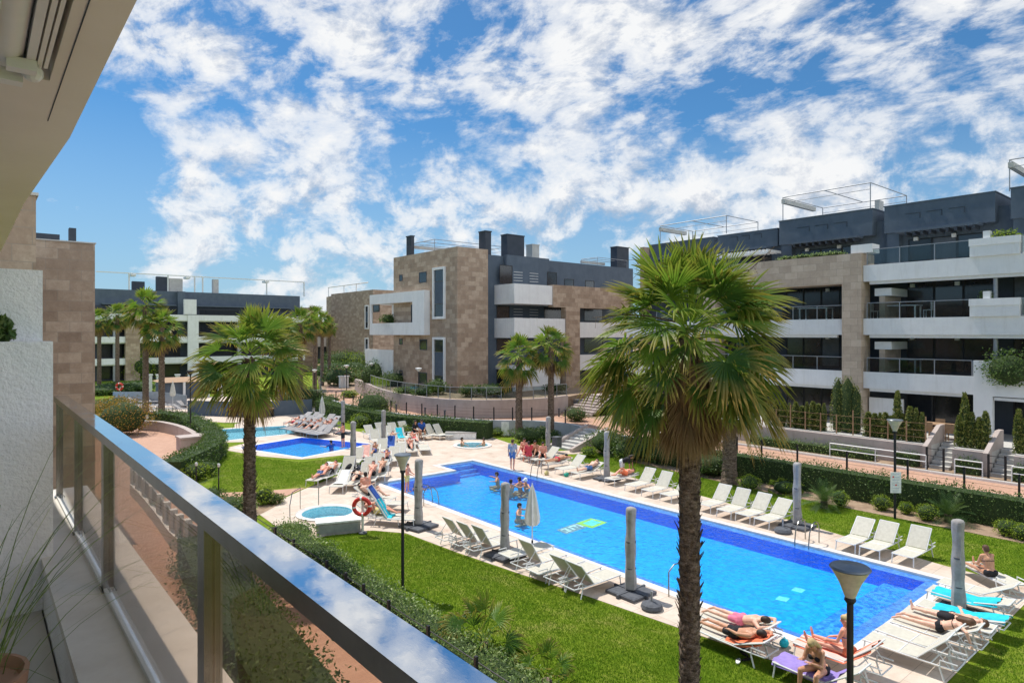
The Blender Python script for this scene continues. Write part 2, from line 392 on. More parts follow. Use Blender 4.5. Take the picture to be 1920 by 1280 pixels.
def hedge(name,label,line,w,h,mat,per=260,leaf=.07,group=None,z0=0,rough=.12,cat='hedge',topmat=None):
    """clipped hedge along a 2-D line"""
    cx=sum(p[0] for p in line)/len(line); cy=sum(p[1] for p in line)/len(line)
    t=thing(name,label,cat,(cx,cy,z0),0,group); rs=np.random.RandomState(int(abs(cx*13+cy*7))%1000)
    pts=[Vector((p[0]-cx,p[1]-cy)) for p in line]
    mb=MB(); L=[];Rr=[]
    for i,p in enumerate(pts):
        d=(pts[min(i+1,len(pts)-1)]-pts[max(i-1,0)]).normalized(); n=Vector((-d.y,d.x)); L.append(p+n*w*.43); Rr.append(p-n*w*.43)
    for i in range(len(pts)-1):
        hh=h*.92
        a,b,c,d=L[i],L[i+1],Rr[i+1],Rr[i]
        mb.add([(a.x,a.y,0),(b.x,b.y,0),(c.x,c.y,0),(d.x,d.y,0),(a.x,a.y,hh),(b.x,b.y,hh),(c.x,c.y,hh),(d.x,d.y,hh)],[(4,7,6,5),(0,4,5,1),(2,6,7,3)]+([(0,3,7,4)] if i==0 else [])+([(1,5,6,2)] if i==len(pts)-2 else []))
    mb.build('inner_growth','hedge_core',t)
    P=[];Nn=[]
    for i in range(len(pts)-1):
        a,b=pts[i],pts[i+1]; d=b-a; ln=d.length
        if ln<1e-4: continue
        d/=ln; nn=Vector((-d.y,d.x)); cnt=int(per*ln)
        for _ in range(cnt):
            s=rs.rand()*ln; u=rs.rand()*(w+2*h)-(w/2+h)
            wob=.06*math.sin((a.x+d.x*s)*3.1+(a.y+d.y*s)*2.3)+.05*math.sin((a.x+d.x*s)*7.7-(a.y+d.y*s)*6.1)
            o=rs.normal()*rough*.5+wob*h
            if abs(u)<w/2: q=(u,h+o); m=(0,1)
            elif u>0: q=(w/2+o,u-w/2); m=(1,0)
            else: q=(-w/2-o,-u-w/2); m=(-1,0)
            x=a+d*s+nn*q[0]; P.append((x.x,x.y,max(.02,q[1]))); Nn.append((nn.x*m[0],nn.y*m[0],m[1]))
    leaves_obj('foliage',P,np.array(Nn),leaf,mat,t)
    return t
# fan palm
def fan_leaves(spec,nseg,st,seed,R=1.0):
    """spec: list of (az,el,petiole,radius,droop,rnd,dead)"""
    rs=random.Random(seed); V=[];Fc=[];rn=[];tp=[];mi=[]
    def vert(p,r,t): V.append(tuple(p)); rn.append(r); tp.append(t); return len(V)-1
    for (az,el,pl,rad,droop,rv,dead,zb) in spec:
        d0=Vector((math.cos(el)*math.cos(az),math.cos(el)*math.sin(az),math.sin(el)))
        sag=pl*.28*math.cos(el)
        def pp(t): return Vector((0,0,zb))+d0*(.12+pl*t)+Vector((0,0,-sag*t*t))
        d1=(pp(1)-pp(.8)).normalized(); end=pp(1)
        s=d1.cross(Vector((0,0,1))); s=s.normalized() if s.length>.05 else Vector((1,0,0))
        roll=rs.uniform(-.85,.85); n=s.cross(d1); s2=s*math.cos(roll)+n*math.sin(roll); n=s2.cross(d1).normalized(); s=s2
        # petiole
        w=.018
        for j in range(3):
            a,b=pp(j/3),pp((j+1)/3)
            i0=vert(a+s*w,.9,0); i1=vert(a-s*w,.9,0); i2=vert(b-s*w,.9,0); i3=vert(b+s*w,.9,0); Fc.append((i0,i1,i2,i3)); mi.append(dead)
            i0=vert(a+n*w,.9,0); i1=vert(a-n*w,.9,0); i2=vert(b-n*w,.9,0); i3=vert(b+n*w,.9,0); Fc.append((i0,i1,i2,i3)); mi.append(dead)
        spread=rs.uniform(1.45,2.05) if not dead else 1.0
        dp=2*spread/nseg; cup=rs.uniform(.1,.6)
        for k in range(nseg):
            ph=-spread+dp*(k+.5)+rs.uniform(-.02,.02); Rs=rad*(.68+.32*math.cos(ph*.7))*(rs.uniform(.9,1.1) if rs.random()>.08 else rs.uniform(.5,.85))
            v=(d1*math.cos(ph)+s*math.sin(ph)-n*cup*abs(math.sin(ph))*-1).normalized()
            across=v.cross(n).normalized(); prev=None; dr=droop*rs.uniform(.7,1.35)
            sidew=rs.uniform(-.06,.06)
            for j in range(st+1):
                t=j/st; r=Rs*t
                joint=.58
                hw=r*math.tan(dp/2)*1.05 if t<joint else Rs*joint*math.tan(dp/2)*1.05*max(0,(1-t)/(1-joint))**.75
                q=end+v*r*(1-.18*dr*t*t)+Vector((0,0,-dr*rad*(t**2.3)))+across*sidew*t*t
                if j==st: ids=(vert(q,rv,t),)
                elif j==0: ids=(vert(q,rv,t),)
                else: ids=(vert(q-across*hw,rv,t),vert(q+n*hw*.55,rv,t),vert(q+across*hw,rv,t))
                if prev:
                    if len(prev)==1 and len(ids)==3: Fc+= [(prev[0],ids[1],ids[0]),(prev[0],ids[2],ids[1])]; mi+=[dead]*2
                    elif len(prev)==3 and len(ids)==3: Fc+=[(prev[0],prev[1],ids[1],ids[0]),(prev[1],prev[2],ids[2],ids[1])]; mi+=[dead]*2
                    elif len(ids)==1: Fc+=[(prev[0],prev[1],ids[0]),(prev[1],prev[2],ids[0])]; mi+=[dead]*2
                prev=ids
    return V,Fc,rn,tp,mi
def crown_mesh(name,spec,nseg,st,seed,mats=('palm_leaf','palm_dead')):
    V,Fc,rn,tp,mi=fan_leaves(spec,nseg,st,seed)
    me=bpy.data.meshes.new(name); me.from_pydata(V,[],Fc)
    for x in mats: me.materials.append(M[x])
    me.polygons.foreach_set('material_index',mi)
    for nm,d in (('rnd',rn),('tip',tp)):
        a=me.attributes.new(nm,'FLOAT','POINT'); a.data.foreach_set('value',d)
    return me
def crown_spec(n,pl,rad,seed,low=-60,dead=8,hi=84,jit=9,vr=.12):
    rs=random.Random(seed); out=[]
    for i in range(n):
        t=(i+.5)/n; el=math.radians(hi+(low-hi)*t**.85+rs.uniform(-jit,jit)); az=i*2.39996+rs.uniform(-.04,.04)*jit
        out.append((az,el,pl*rs.uniform(.8,1.15)*(1-.35*max(0,math.sin(el))**2),rad*rs.uniform(1-vr*1.6,1+vr)*(.9 if t<.12 else 1),.07+.34*t+rs.uniform(-.05,.10),max(0,min(1,.62-.45*t+rs.uniform(-.3,.38))),0,.25-.5*t))
    for i in range(dead):
        az=i*2.39996+rs.uniform(-.5,.5); out.append((az,math.radians(rs.uniform(-82,-66)),pl*.55,rad*rs.uniform(.65,.9),.5,rs.random(),1,-.35-rs.random()*.3))
    return out
def palm_trunk(h,r0,r1,seed,boots=True,n=20):
    rs=random.Random(seed); mb=MB(); rows=int(h/.11); prof=[]
    o=0
    for i in range(rows+1):
        t=i/rows; r=(r0+(r1-r0)*min(1,t*1.05))*(1+(.22*math.exp(-t*h/.35)))
        for k in range(n):
            a=2*math.pi*k/n; rr=r*(1+.035*math.sin(i*1.9)+rs.uniform(-.05,.05)+.03*math.sin(a*5+i*1.7)); mb.v.append((rr*math.cos(a),rr*math.sin(a),t*h))
    for i in range(rows):
        for k in range(n): a=i*n+k;b=i*n+(k+1)%n; mb.face((a,b,b+n,a+n))
    mb.face(tuple(rows*n+k for k in range(n)))
    if boots:
        cnt=int(h*62)
        for i in range(cnt):
            z=(i+.5)/cnt*h; a=i*2.39996+rs.uniform(-.1,.1); t=z/h; r=(r0+(r1-r0)*t)
            patch=math.sin(z*2.1+1)+math.sin(z*5.3); ln=.05+.06*rs.random()+(.07 if patch>.4 else 0)
            out=.015+.025*rs.random()+(.06*rs.random() if patch>.4 else 0)
            u=Vector((math.cos(a),math.sin(a),0)); tt=Vector((-math.sin(a),math.cos(a),0)); c=u*(r*.97)+Vector((0,0,z)); w=.035+.02*rs.random()
            mb.add([c-tt*w,c+tt*w,c+u*(out+.01)+tt*w*.5+Vector((0,0,ln)),c+u*(out+.01)-tt*w*.5+Vector((0,0,ln)),c+u*.004+Vector((0,0,-.035))],[(0,4,1),(0,1,2,3),(4,0,3),(1,4,2)])
    return mb
# ================= camera, sun, sky =================
SC.view_settings.view_transform='Standard'; SC.view_settings.look='None'; SC.view_settings.exposure=0.48; SC.view_settings.gamma=1
SC.cycles.max_bounces=8; SC.cycles.transparent_max_bounces=24; SC.cycles.use_denoising=True
cam=bpy.data.cameras.new('camera'); co=bpy.data.objects.new('camera',cam); COL.objects.link(co); SC.camera=co
co.location=(0,0,CH); co.rotation_euler=(math.radians(90),0,-AN); cam.sensor_width=36; cam.lens=F_/1920*36; cam.shift_y=-(640-HY)/1920; cam.clip_start=.05; cam.clip_end=3000
SUN_EL=math.radians(64); sdir=Vector((-.10*math.cos(SUN_EL),math.cos(SUN_EL)*.995,math.sin(SUN_EL)))
sl=bpy.data.lights.new('sun','SUN'); sl.energy=3.5; sl.angle=math.radians(.5); sl.color=(1,.955,.88)
so=bpy.data.objects.new('sun',sl); COL.objects.link(so); so.rotation_euler=sdir.to_track_quat('Z','Y').to_euler()
W=bpy.data.worlds.new('World'); SC.world=W; W.use_nodes=True; nt=W.node_tree; bg=nt.nodes['Background']; bg.inputs[1].default_value=.15; COVK,T0,LITK=.165,.683,6.0
sky=N(nt,'ShaderNodeTexSky',sky_type='NISHITA'); sky.sun_disc=False; sky.sun_elevation=SUN_EL; sky.sun_rotation=math.radians(-5); sky.air_density=1.0; sky.dust_density=.3; sky.ozone_density=3
tc=nt.nodes.new('ShaderNodeTexCoord'); d=tc.outputs['Generated']
sp=N(nt,'ShaderNodeSeparateXYZ'); nt.links.new(d,sp.inputs[0])
zz=math_(nt,'MAXIMUM',sp.outputs[2],.0); zq=math_(nt,'ADD',zz,.22)
def plane(dx=0,dy=0):
    v=N(nt,'ShaderNodeCombineXYZ'); nt.links.new(math_(nt,'ADD',math_(nt,'DIVIDE',sp.outputs[0],zq),dx),v.inputs[0]); nt.links.new(math_(nt,'ADD',math_(nt,'DIVIDE',sp.outputs[1],zq),dy),v.inputs[1])
    m_=N(nt,'ShaderNodeMapping'); m_.inputs['Rotation'].default_value=(0,0,.55); m_.inputs['Scale'].default_value=(1.0,.72,1); nt.links.new(v.outputs[0],m_.inputs[0]); return m_.outputs[0]
def dirpx(px,py):
    r=(px-HX)/F_; u=(HY-py)/F_; return Vector((SA+CA*r,CA-SA*r,u)).normalized()
def field(v):
    a_=noise(nt,2.6,3,.5,v,.3); b_=noise(nt,6.8,14,.65,v,.22)
    return math_(nt,'ADD',math_(nt,'MULTIPLY',a_,.50),math_(nt,'MULTIPLY',b_,.68))
def puffy(dx=0,dy=0,dz=0):
    v=N(nt,'ShaderNodeVectorMath',operation='MULTIPLY_ADD'); nt.links.new(d,v.inputs[0]); v.inputs[1].default_value=(1.9,1.9,2.5); v.inputs[2].default_value=(dx+3.3,dy+1.7,dz); return v.outputs[0]
wz=ramp(nt,zz,[(.20,(0,0,0)),(.36,(1,1,1))])
def both(u,v):
    return math_(nt,'ADD',math_(nt,'MULTIPLY',field(u),wz),math_(nt,'MULTIPLY',field(v),math_(nt,'SUBTRACT',1.0,wz)))
f0=both(plane(),puffy()); f1=both(plane(-.012,.035),puffy(0,.02,.05))
cov=None
for px,py,rad,w in [(420,400,110,.8),(560,360,130,.9),(700,390,120,.9),(840,300,110,.8),(940,370,100,.7),(480,100,130,.65),(620,60,130,.7),(330,50,90,.6),(240,120,60,.5),(430,200,55,.6),(900,40,150,.8),(1080,110,130,.8),(1060,200,90,.5),(1300,50,160,.75),(1480,30,120,.5),
      (1720,170,120,.8),(1830,260,150,.9),(1640,300,120,.8),(1400,350,110,.8),(1290,370,90,.6),(600,190,70,.5),(380,272,22,.9),(500,500,160,.55),(750,480,160,.6),(1000,470,120,.5),(1210,290,35,.7),(1200,430,90,.6),(1390,200,28,.7),(720,205,80,.6),(1500,130,70,.45),(1650,60,80,.4),(280,480,80,.2),(230,330,110,-.45),(170,420,90,-.4),(1100,370,50,.5),(1450,225,90,-.75),(1330,250,60,-.5),(1200,230,50,-.3),(1500,160,50,-.5),(560,245,60,-.4),(300,300,70,-.5),(1130,300,50,-.4),(400,450,70,.4),(560,500,90,.4)]:
    v=dirpx(px,py); ang=rad/F_; k=1/(ang*ang)
    dp=N(nt,'ShaderNodeVectorMath',operation='DOT_PRODUCT'); nt.links.new(d,dp.inputs[0]); dp.inputs[1].default_value=v
    e_=math_(nt,'EXPONENT',math_(nt,'MULTIPLY',math_(nt,'SUBTRACT',dp.outputs['Value'],1.0),k))
    cov=math_(nt,'MULTIPLY',e_,w) if cov is None else math_(nt,'MULTIPLY_ADD',e_,w,cov)
cov=math_(nt,'MINIMUM',cov,1.0)
# unseen cloud added behind the camera to send more light into shaded sides
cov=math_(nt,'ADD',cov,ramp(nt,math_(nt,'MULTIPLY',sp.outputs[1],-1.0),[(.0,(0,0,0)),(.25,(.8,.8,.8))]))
dens=math_(nt,'ADD',f0,math_(nt,'MULTIPLY',cov,COVK))
mask=ramp(nt,dens,[(T0,(0,0,0)),(T0+.035,(.22,.22,.22)),(T0+.09,(.72,.72,.72)),(T0+.17,(1,1,1))])
lit=math_(nt,'MULTIPLY_ADD',math_(nt,'SUBTRACT',f0,f1),LITK,.62)
lit=math_(nt,'SUBTRACT',lit,math_(nt,'MULTIPLY',math_(nt,'MAXIMUM',math_(nt,'SUBTRACT',dens,T0+.16),0.0),1.6))
shade=ramp(nt,lit,[(.0,(2.35,2.7,3.2)),(.35,(3.3,3.5,3.85)),(.72,(4.45,4.5,4.55))])
back=ramp(nt,math_(nt,'MULTIPLY',sp.outputs[1],-1.0),[(.0,(1,1,1)),(.35,(2.9,2.9,2.85))])  # those unseen clouds are brightened on purpose, as fill for the shade
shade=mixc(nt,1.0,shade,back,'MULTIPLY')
skc=mixc(nt,1.0,sky.outputs[0],(.235,.435,.545),'MULTIPLY')
hz=ramp(nt,zz,[(0,(.85,.85,.85)),(.10,(.55,.55,.55)),(.30,(.0,.0,.0))])
skc=mixc(nt,hz,skc,(1.95,2.75,3.55))
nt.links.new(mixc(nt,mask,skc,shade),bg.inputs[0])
# ================= ground, deck, pools =================
POOL=[(15.66,29.3),(20.35,29.3),(20.35,31.0),(22.7,31.0),(22.7,6.75),(15.66,6.75)]
SP=[G(450,839),G(566,820),G(694,832),G(567,857)]
CP=[G(407,805),G(535,798),G(552,812),G(417,826)]
def circ(c,r,n=40,sx=1): return [(c[0]+r*math.cos(2*math.pi*i/n)*sx,c[1]+r*math.sin(2*math.pi*i/n)) for i in range(n)]
JC=(11.35,25.75); JR=1.22
JC2=G(886,835)
DECK=[(14.35,4.75),(14.2,6.8),(14.06,7.97),(13.8,10.3),(13.5,12.8),(13.1,15.6),(12.75,18.3),(12.5,21.3),(11.7,22.4),(10.84,22.84),(9.6,22.93),(9.0,23.3),G(478,958),G(569,917),G(600,905),G(660,880),G(704,855),G(640,853),G(565,861),G(490,855),G(426,844),G(430,838),G(470,828),G(412,829),G(402,804),G(440,801),G(440,795),G(475,786),G(545,785),G(600,792),G(640,803),G(690,812),G(745,818),G(760,808),G(830,806),G(900,812),G(960,832),G(1000,840),G(1047,845),G(1102,843),G(1090,850),G(1030,853),(27.0,27.5),(25.95,18),(25.2,12.5),(24.6,9.5),(24.15,7.2),(24.0,4.75)]
HOLES=[POOL,SP,CP,circ(JC,JR),circ(JC2,1.25)]
fill('ground',[[(-400,-400),(600,-400),(600,700),(-400,700)]],-.012,'lawn',holes=HOLES)
fill('pool_deck',[DECK],0,'travertine',holes=HOLES)
def basin(name,poly,depth,wallmat,floormat,wmat,edge=0,steps=None):
    o=[]
    n=len(poly); mb=MB()
    a=sum(poly[i][0]*poly[(i+1)%n][1]-poly[(i+1)%n][0]*poly[i][1] for i in range(n))
    P=poly if a>0 else poly[::-1]
    k=len(mb.v); mb.v=[(x,y,-depth) for x,y in P]+[(x,y,-.003) for x,y in P]
    mb.cur=1; mb.face(tuple(range(n))); mb.cur=0
    for i in range(n): j=(i+1)%n; mb.face((i,i+n,j+n,j))
    tag(mb.build(name+'_basin',[wallmat,floormat]),kind='structure')
    tag(fill(name+'_water',[P],-.035,wmat),kind='structure')
e=.36; IN=[(POOL[0][0]+e,POOL[0][1]-e),(20.35,29.3-e),(20.35,31-e*.6),(22.7-e,31-e*.6),(22.7-e,8.33),(22.7-e,7.17),(15.66+e+.35,7.17),(15.66+e,8.33)]
# overflow ledge round the pool, basin, shallow bench
fill('pool_ledge',[POOL],-.075,'tile_edge',holes=[[IN[0],IN[1],IN[2],IN[3],(22.7-e,7.17),(16.1,7.17),(15.66+e,8.33)]])
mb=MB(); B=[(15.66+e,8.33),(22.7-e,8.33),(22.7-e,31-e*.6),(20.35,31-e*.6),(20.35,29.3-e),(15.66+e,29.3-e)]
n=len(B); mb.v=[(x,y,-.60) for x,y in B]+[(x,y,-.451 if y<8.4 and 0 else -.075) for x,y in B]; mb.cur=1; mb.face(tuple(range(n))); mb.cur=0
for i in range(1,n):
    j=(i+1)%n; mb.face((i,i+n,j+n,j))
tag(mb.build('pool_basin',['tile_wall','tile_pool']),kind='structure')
fill('pool_bench',[[(16.1,7.17),(22.7-e,7.17),(22.7-e,8.327),(15.66+e,8.327)]],-.45,'tile_shallow')
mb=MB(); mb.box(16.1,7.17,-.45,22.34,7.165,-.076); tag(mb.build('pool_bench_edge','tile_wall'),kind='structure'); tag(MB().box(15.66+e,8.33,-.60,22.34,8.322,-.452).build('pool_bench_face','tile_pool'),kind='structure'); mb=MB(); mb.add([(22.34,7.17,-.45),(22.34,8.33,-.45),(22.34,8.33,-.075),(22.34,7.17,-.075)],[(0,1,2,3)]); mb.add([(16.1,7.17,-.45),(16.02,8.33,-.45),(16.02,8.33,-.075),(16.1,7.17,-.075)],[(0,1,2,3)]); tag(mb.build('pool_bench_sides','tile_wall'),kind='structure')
mb=MB()
for i in range(4): mb.box(20.36+.0,31-e*.6-.02,-.9,22.33,30.75-.34*(i+1),-.12-.19*i-.003*i)
tag(mb.build('pool_steps','tile_shallow'),kind='structure')
fill('pool_water',[POOL],-.035,'pool_water')
mb=MB()   # side wall of the overflow rim
n=len(POOL)
for i in range(n):
    a,b=POOL[i],POOL[(i+1)%n]; mb.add([(a[0],a[1],-.08),(b[0],b[1],-.08),(b[0],b[1],0.0),(a[0],a[1],0.0)],[(0,1,2,3)])
tag(mb.build('pool_rim','coping'),kind='structure')
basin('small_pool',SP,.38,'tile_wall','tile_pool','pool_water'); basin('child_pool',CP,.28,'tile_child','tile_child','child_water')
def grow(poly,w):
    n=len(poly); out=[]
    a=sum(poly[i][0]*poly[(i+1)%n][1]-poly[(i+1)%n][0]*poly[i][1] for i in range(n)); sg=1 if a>0 else -1
    for i in range(n):
        p=Vector(poly[i-1]);q=Vector(poly[i]);r=Vector(poly[(i+1)%n]); d1=(q-p).normalized(); d2=(r-q).normalized()
        n1_=Vector((d1.y,-d1.x))*sg; n2_=Vector((d2.y,-d2.x))*sg; b=(n1_+n2_); b/=max(.3,b.dot(n1_)); out.append((q.x+b.x*w,q.y+b.y*w))
    return out
for nm,pl,w in (('main',POOL,.30),('small',SP,.35),('child',CP,.3)):
    fill('pool_coping',[grow(pl,w)],.008,'coping',holes=[pl])
fill('bed_soil',[[(28.9,-12),(31.5,-12),(31.5,29),(30.4,29.2),(29.6,24),(28.9,16)]],.0,'soil')
fill('promenade',[[(2.2,-12),(7.75,-12),(7.75,24),(8.35,37),G(335,868),G(374,848),G(358,824),G(300,803),G(258,797),(1,62),(-2,62),(-2,33),(2.2,30)]],.002,'pavers')
fill('garden_path',[[G(400,924),G(480,921),G(572,914),G(540,928),G(508,941),G(478,958),G(440,960),G(400,945)]],.004,'pavers')
fill('soil_bed',[smooth_poly([G(425,950),G(500,925),G(530,938),G(470,972),G(430,975)],4)],.008,'soil')
fill('near_soil',[[(7.7,-5),(8.9,-5),(9.1,6),(8.95,10),(8.75,14),(8.75,23),(7.7,23)]],.0,'soil')
# ================= upper ground, terrace walls =================
def wall_strip(line,w,z0,z1,mb=None,tops=None):
    mb=mb or MB(); L=[];Rr=[]; pts=[Vector(p) for p in line]
    for i,p in enumerate(pts):
        d=(pts[min(i+1,len(pts)-1)]-pts[max(i-1,0)]).normalized(); n=Vector((-d.y,d.x)); L.append(p+n*w/2); Rr.append(p-n*w/2)
    for i in range(len(pts)-1):
        a,b,c,d=L[i],L[i+1],Rr[i+1],Rr[i]; t0=tops[i] if tops else z1; t1=tops[i+1] if tops else z1
        f=[(4,7,6,5),(0,4,5,1),(2,6,7,3)]
        if i==0: f.append((0,3,7,4))
        if i==len(pts)-2: f.append((1,5,6,2))
        mb.add([(a.x,a.y,z0),(b.x,b.y,z0),(c.x,c.y,z0),(d.x,d.y,z0),(a.x,a.y,t0),(b.x,b.y,t1),(c.x,c.y,t1),(d.x,d.y,t0)],f)
    return mb
E1=smooth_poly([G(x,y,1) for x,y in [(612,748),(650,760),(700,770),(760,779),(850,786),(920,790),(1000,791),(1060,796),(1092,802)]],4,False)
E1b=[(32.6,30.9),(32.6,29.2),(31.45,29.0),(31.4,12),(31.4,-30)]
UPP=E1+E1b+[(400,-30),(400,400),atD(585,400),atD(598,90)]
mb=MB(); mb.prism(UPP,-.5,.985,False); tag(mb.build('upper_ground','soil'),kind='structure')
E2=smooth_poly([G(x,y,1) for x,y in [(612,722),(640,730),(672,738),(700,750),(717,757),(800,777),(900,783),(1000,780),(1062,772)]],4,False)
PATH=[(x,y) for x,y in E1+E1b]+[(34.2,-30),(34.2,29),(35.6,31.5)]+E2[::-1]
fill('promenade_upper',[PATH],1.0,'pavers')
t=wall_strip([(p[0],p[1]) for p in E1],.3,-.4,1.12).build('retaining_wall','retain_grey',smooth=False); tag(t,'low grey retaining wall curving behind the pool hedge below the pink path','wall',kind=None)
t=wall_strip([(31.4,28.9),(31.4,12),(31.4,-30)],.25,-.4,1.1).build('retaining_wall','retain_grey'); tag(t,'low grey retaining wall along the straight pink path at right','wall')
CW=[G(x,y,1) for x,y in [(668,733),(690,744),(717,757),(760,769),(830,780),(900,783),(1000,780),(1062,772)]]
CWs=smooth_poly(CW,5,False)
mb=MB(); mb.prism(CWs+[(60,46),(60,75),atD(700,75)],.9,2.25,False); tag(mb.build('terrace_ground','soil'),kind='structure')
t=wall_strip(CWs,.35,.8,2.38).build('retaining_wall','retain',smooth=True); tag(t,'curved pinkish retaining wall under the glass fence of the corner stone building','wall')
# ================= buildings =================
def win(parent,plane,p,a0,a1,z0,z1,frame='black_metal',g='window_glass',name='window',fr=.06,prot=.03):
    """window lying on a wall plane ('X' or 'Y') facing the minus side"""
    f=MB(); s=MB()
    def bx(mb,a,b,c,d,q0,q1):
        if plane=='X': mb.box(p-q1,a,c,p-q0,b,d)
        else: mb.box(a,p-q1,c,b,p-q0,d)
    bx(f,a0,a1,z0,z0+fr,0,prot); bx(f,a0,a1,z1-fr,z1,0,prot); bx(f,a0,a0+fr,z0+fr,z1-fr,0,prot); bx(f,a1-fr,a1,z0+fr,z1-fr,0,prot)
    w=f.build(name,frame,parent,absol=True)
    bx(s,a0+fr,a1-fr,z0+fr,z1-fr,.002,.012)
    q=s.build('pane',g,w); q.data.transform(Matrix.Translation([-c for c in parent.location])); return w
def pane_grid(parent,plane,p,a0,a1,z0,z1,n,mat='dark_interior',fm='black_metal',name='shutter'):
    for i in range(n):
        w=(a1-a0)/n; mm=mat if random.random()<.55 else random.choice(('window_glass','curtain','window_glass')); win(parent,plane,p,a0+i*w+.01,a0+(i+1)*w-.01,z0,z1,fm,mm,name,.05)
def rail_glass(parent,pts,z0,h,post=1.6,gm='fence_glass',pm='grey_metal',name='railing'):
    """glass railing along a line of plan points"""
    l=MB(); g=MB()
    for i in range(len(pts)-1):
        a=Vector((*pts[i],0)); b=Vector((*pts[i+1],0)); L=(b-a).length; d=(b-a)/L; n=Vector((-d.y,d.x,0)); k=max(1,round(L/post))
        c=(a+b)/2; l.obox((c.x,c.y,z0+h),d,n,(0,0,1),L/2,.03,.02)
        g.obox((c.x,c.y,z0+h/2+.02),d,n,(0,0,1),L/2-.02,.005,h/2-.05)
        for j in range(k+1):
            q=a+d*(L*j/k); l.obox((q.x,q.y,z0+h/2-.011),d,n,(0,0,1),.022,.022,h/2-.012)
    r=l.build(name,pm,parent,absol=True); q=g.build('glass_panel',gm,r); q.data.transform(Matrix.Translation([-c for c in parent.location])); return r
def bbox(parent,name,mat,*b):
    m_=MB(); 
    for q in b: m_.box(*q)
    return m_.build(name,mat,parent,absol=True)
# --- right building ---
RB=thing('apartment_building','long dark grey and white apartment block with terraces behind the big palm at right','building',(42,18,1.9))
XF=40.; y1=yX(1618,XF); y2=yX(1582,XF); yN=-9; yE=34.
Z=[2.1,5.27,8.37,11.47]
bbox(RB,'back_wall','dark_wall',(43,yN,1.5,43.3,yE,11.2))
bbox(RB,'end_wall','stone',(42.3,yE,1.5,56,yE+.4,14.6)); bbox(RB,'body','render_dark',(43.3,yN,1.5,55,yE,11.2))
for k,z in enumerate(Z[1:]):
    bbox(RB,'floor_slab','render_white',(XF+.15,yN,z-.92,43,yE,z-.4))
    top=z+.0
    if k==0: segs=[(yX(1826,XF)+.02,y1-.02),(y2+.02,yE)]
    else: segs=[(yN,y1-.02),(y2+.02,yE)]
    for a,b in segs:
        if k==2: 
            if a>y1: continue
        bbox(RB,'balcony_front','render_white',(XF,a,z-.95,XF+.148,b,z))
        bbox(RB,'awning_cassette','white_metal',(XF+.1,a+.4,z-1.12,XF+.3,min(b,a+60)-.3,z-.955))
# stone portal
bbox(RB,'portal_column','stone_grey',(XF-.25,y1,1.2,XF+1.0,y2,10.44))
bbox(RB,'portal_beam','stone_grey',(XF-.25,y1,10.44,XF+1.6,yX(1335,XF),12.2))
bbox(RB,'portal_column','stone_grey',(XF-.25,yX(1345,XF),1.2,XF+1.0,yX(1322,XF),10.44))
for k,z in enumerate(Z[1:3]):
    rail_glass(RB,[(XF+.09,y2+.1),(XF+.09,yE-3)],z,.82)
rail_glass(RB,[(XF+.09,yX(1826,XF)+.1),(XF+.09,y1-.2)],Z[1],.82)
for z in Z[2:]:
    rail_glass(RB,[(XF+.09,yX(1822,XF)),(XF+.09,y1-.2)],z,.9); rail_glass(RB,[(XF+.09,yN),(XF+.09,yX(1915,XF))],z,.9)
# window walls on each floor
for z in Z[:3]:
    pane_grid(RB,'X',43,yX(1865,43),yX(1700,43),z+.05,z+2.2,3); pane_grid(RB,'X',43,yX(1575,43),yX(1475,43),z+.05,z+2.2,3); pane_grid(RB,'X',43,-6,yX(1900,43),z+.05,z+2.2,3)
    pane_grid(RB,'X',43,yX(1440,43),yX(1370,43),z+.05,z+2.2,3)
for z in Z[1:3]:
    mb=MB(); mb.tube([(XF+.35,yX(1863,XF),z),(XF+.35,yX(1863,XF),z+2.2)],.1,12); mb.build('pillar','grey_metal',RB,absol=True)
for z in Z[1:]:
    for px in (1700,1785,1540):
        mb=MB(); y=yX(px,42); mb.box(42.82,y-.11,z-1.25,43,y+.11,z-1.03); mb.build('wall_light','white_metal',RB,absol=True)
# floor-level divider walls
for z in Z[1:3]: bbox(RB,'divider','stone_grey',(XF+.5,y1-1.0,z,XF+2.9,y1-.7,z+1.3)); 
for z in Z[1:3]: bbox(RB,'divider_top','white_metal',(XF+.5,y1-1.35,z+1.31,XF+2.9,y1-.45,z+1.75))
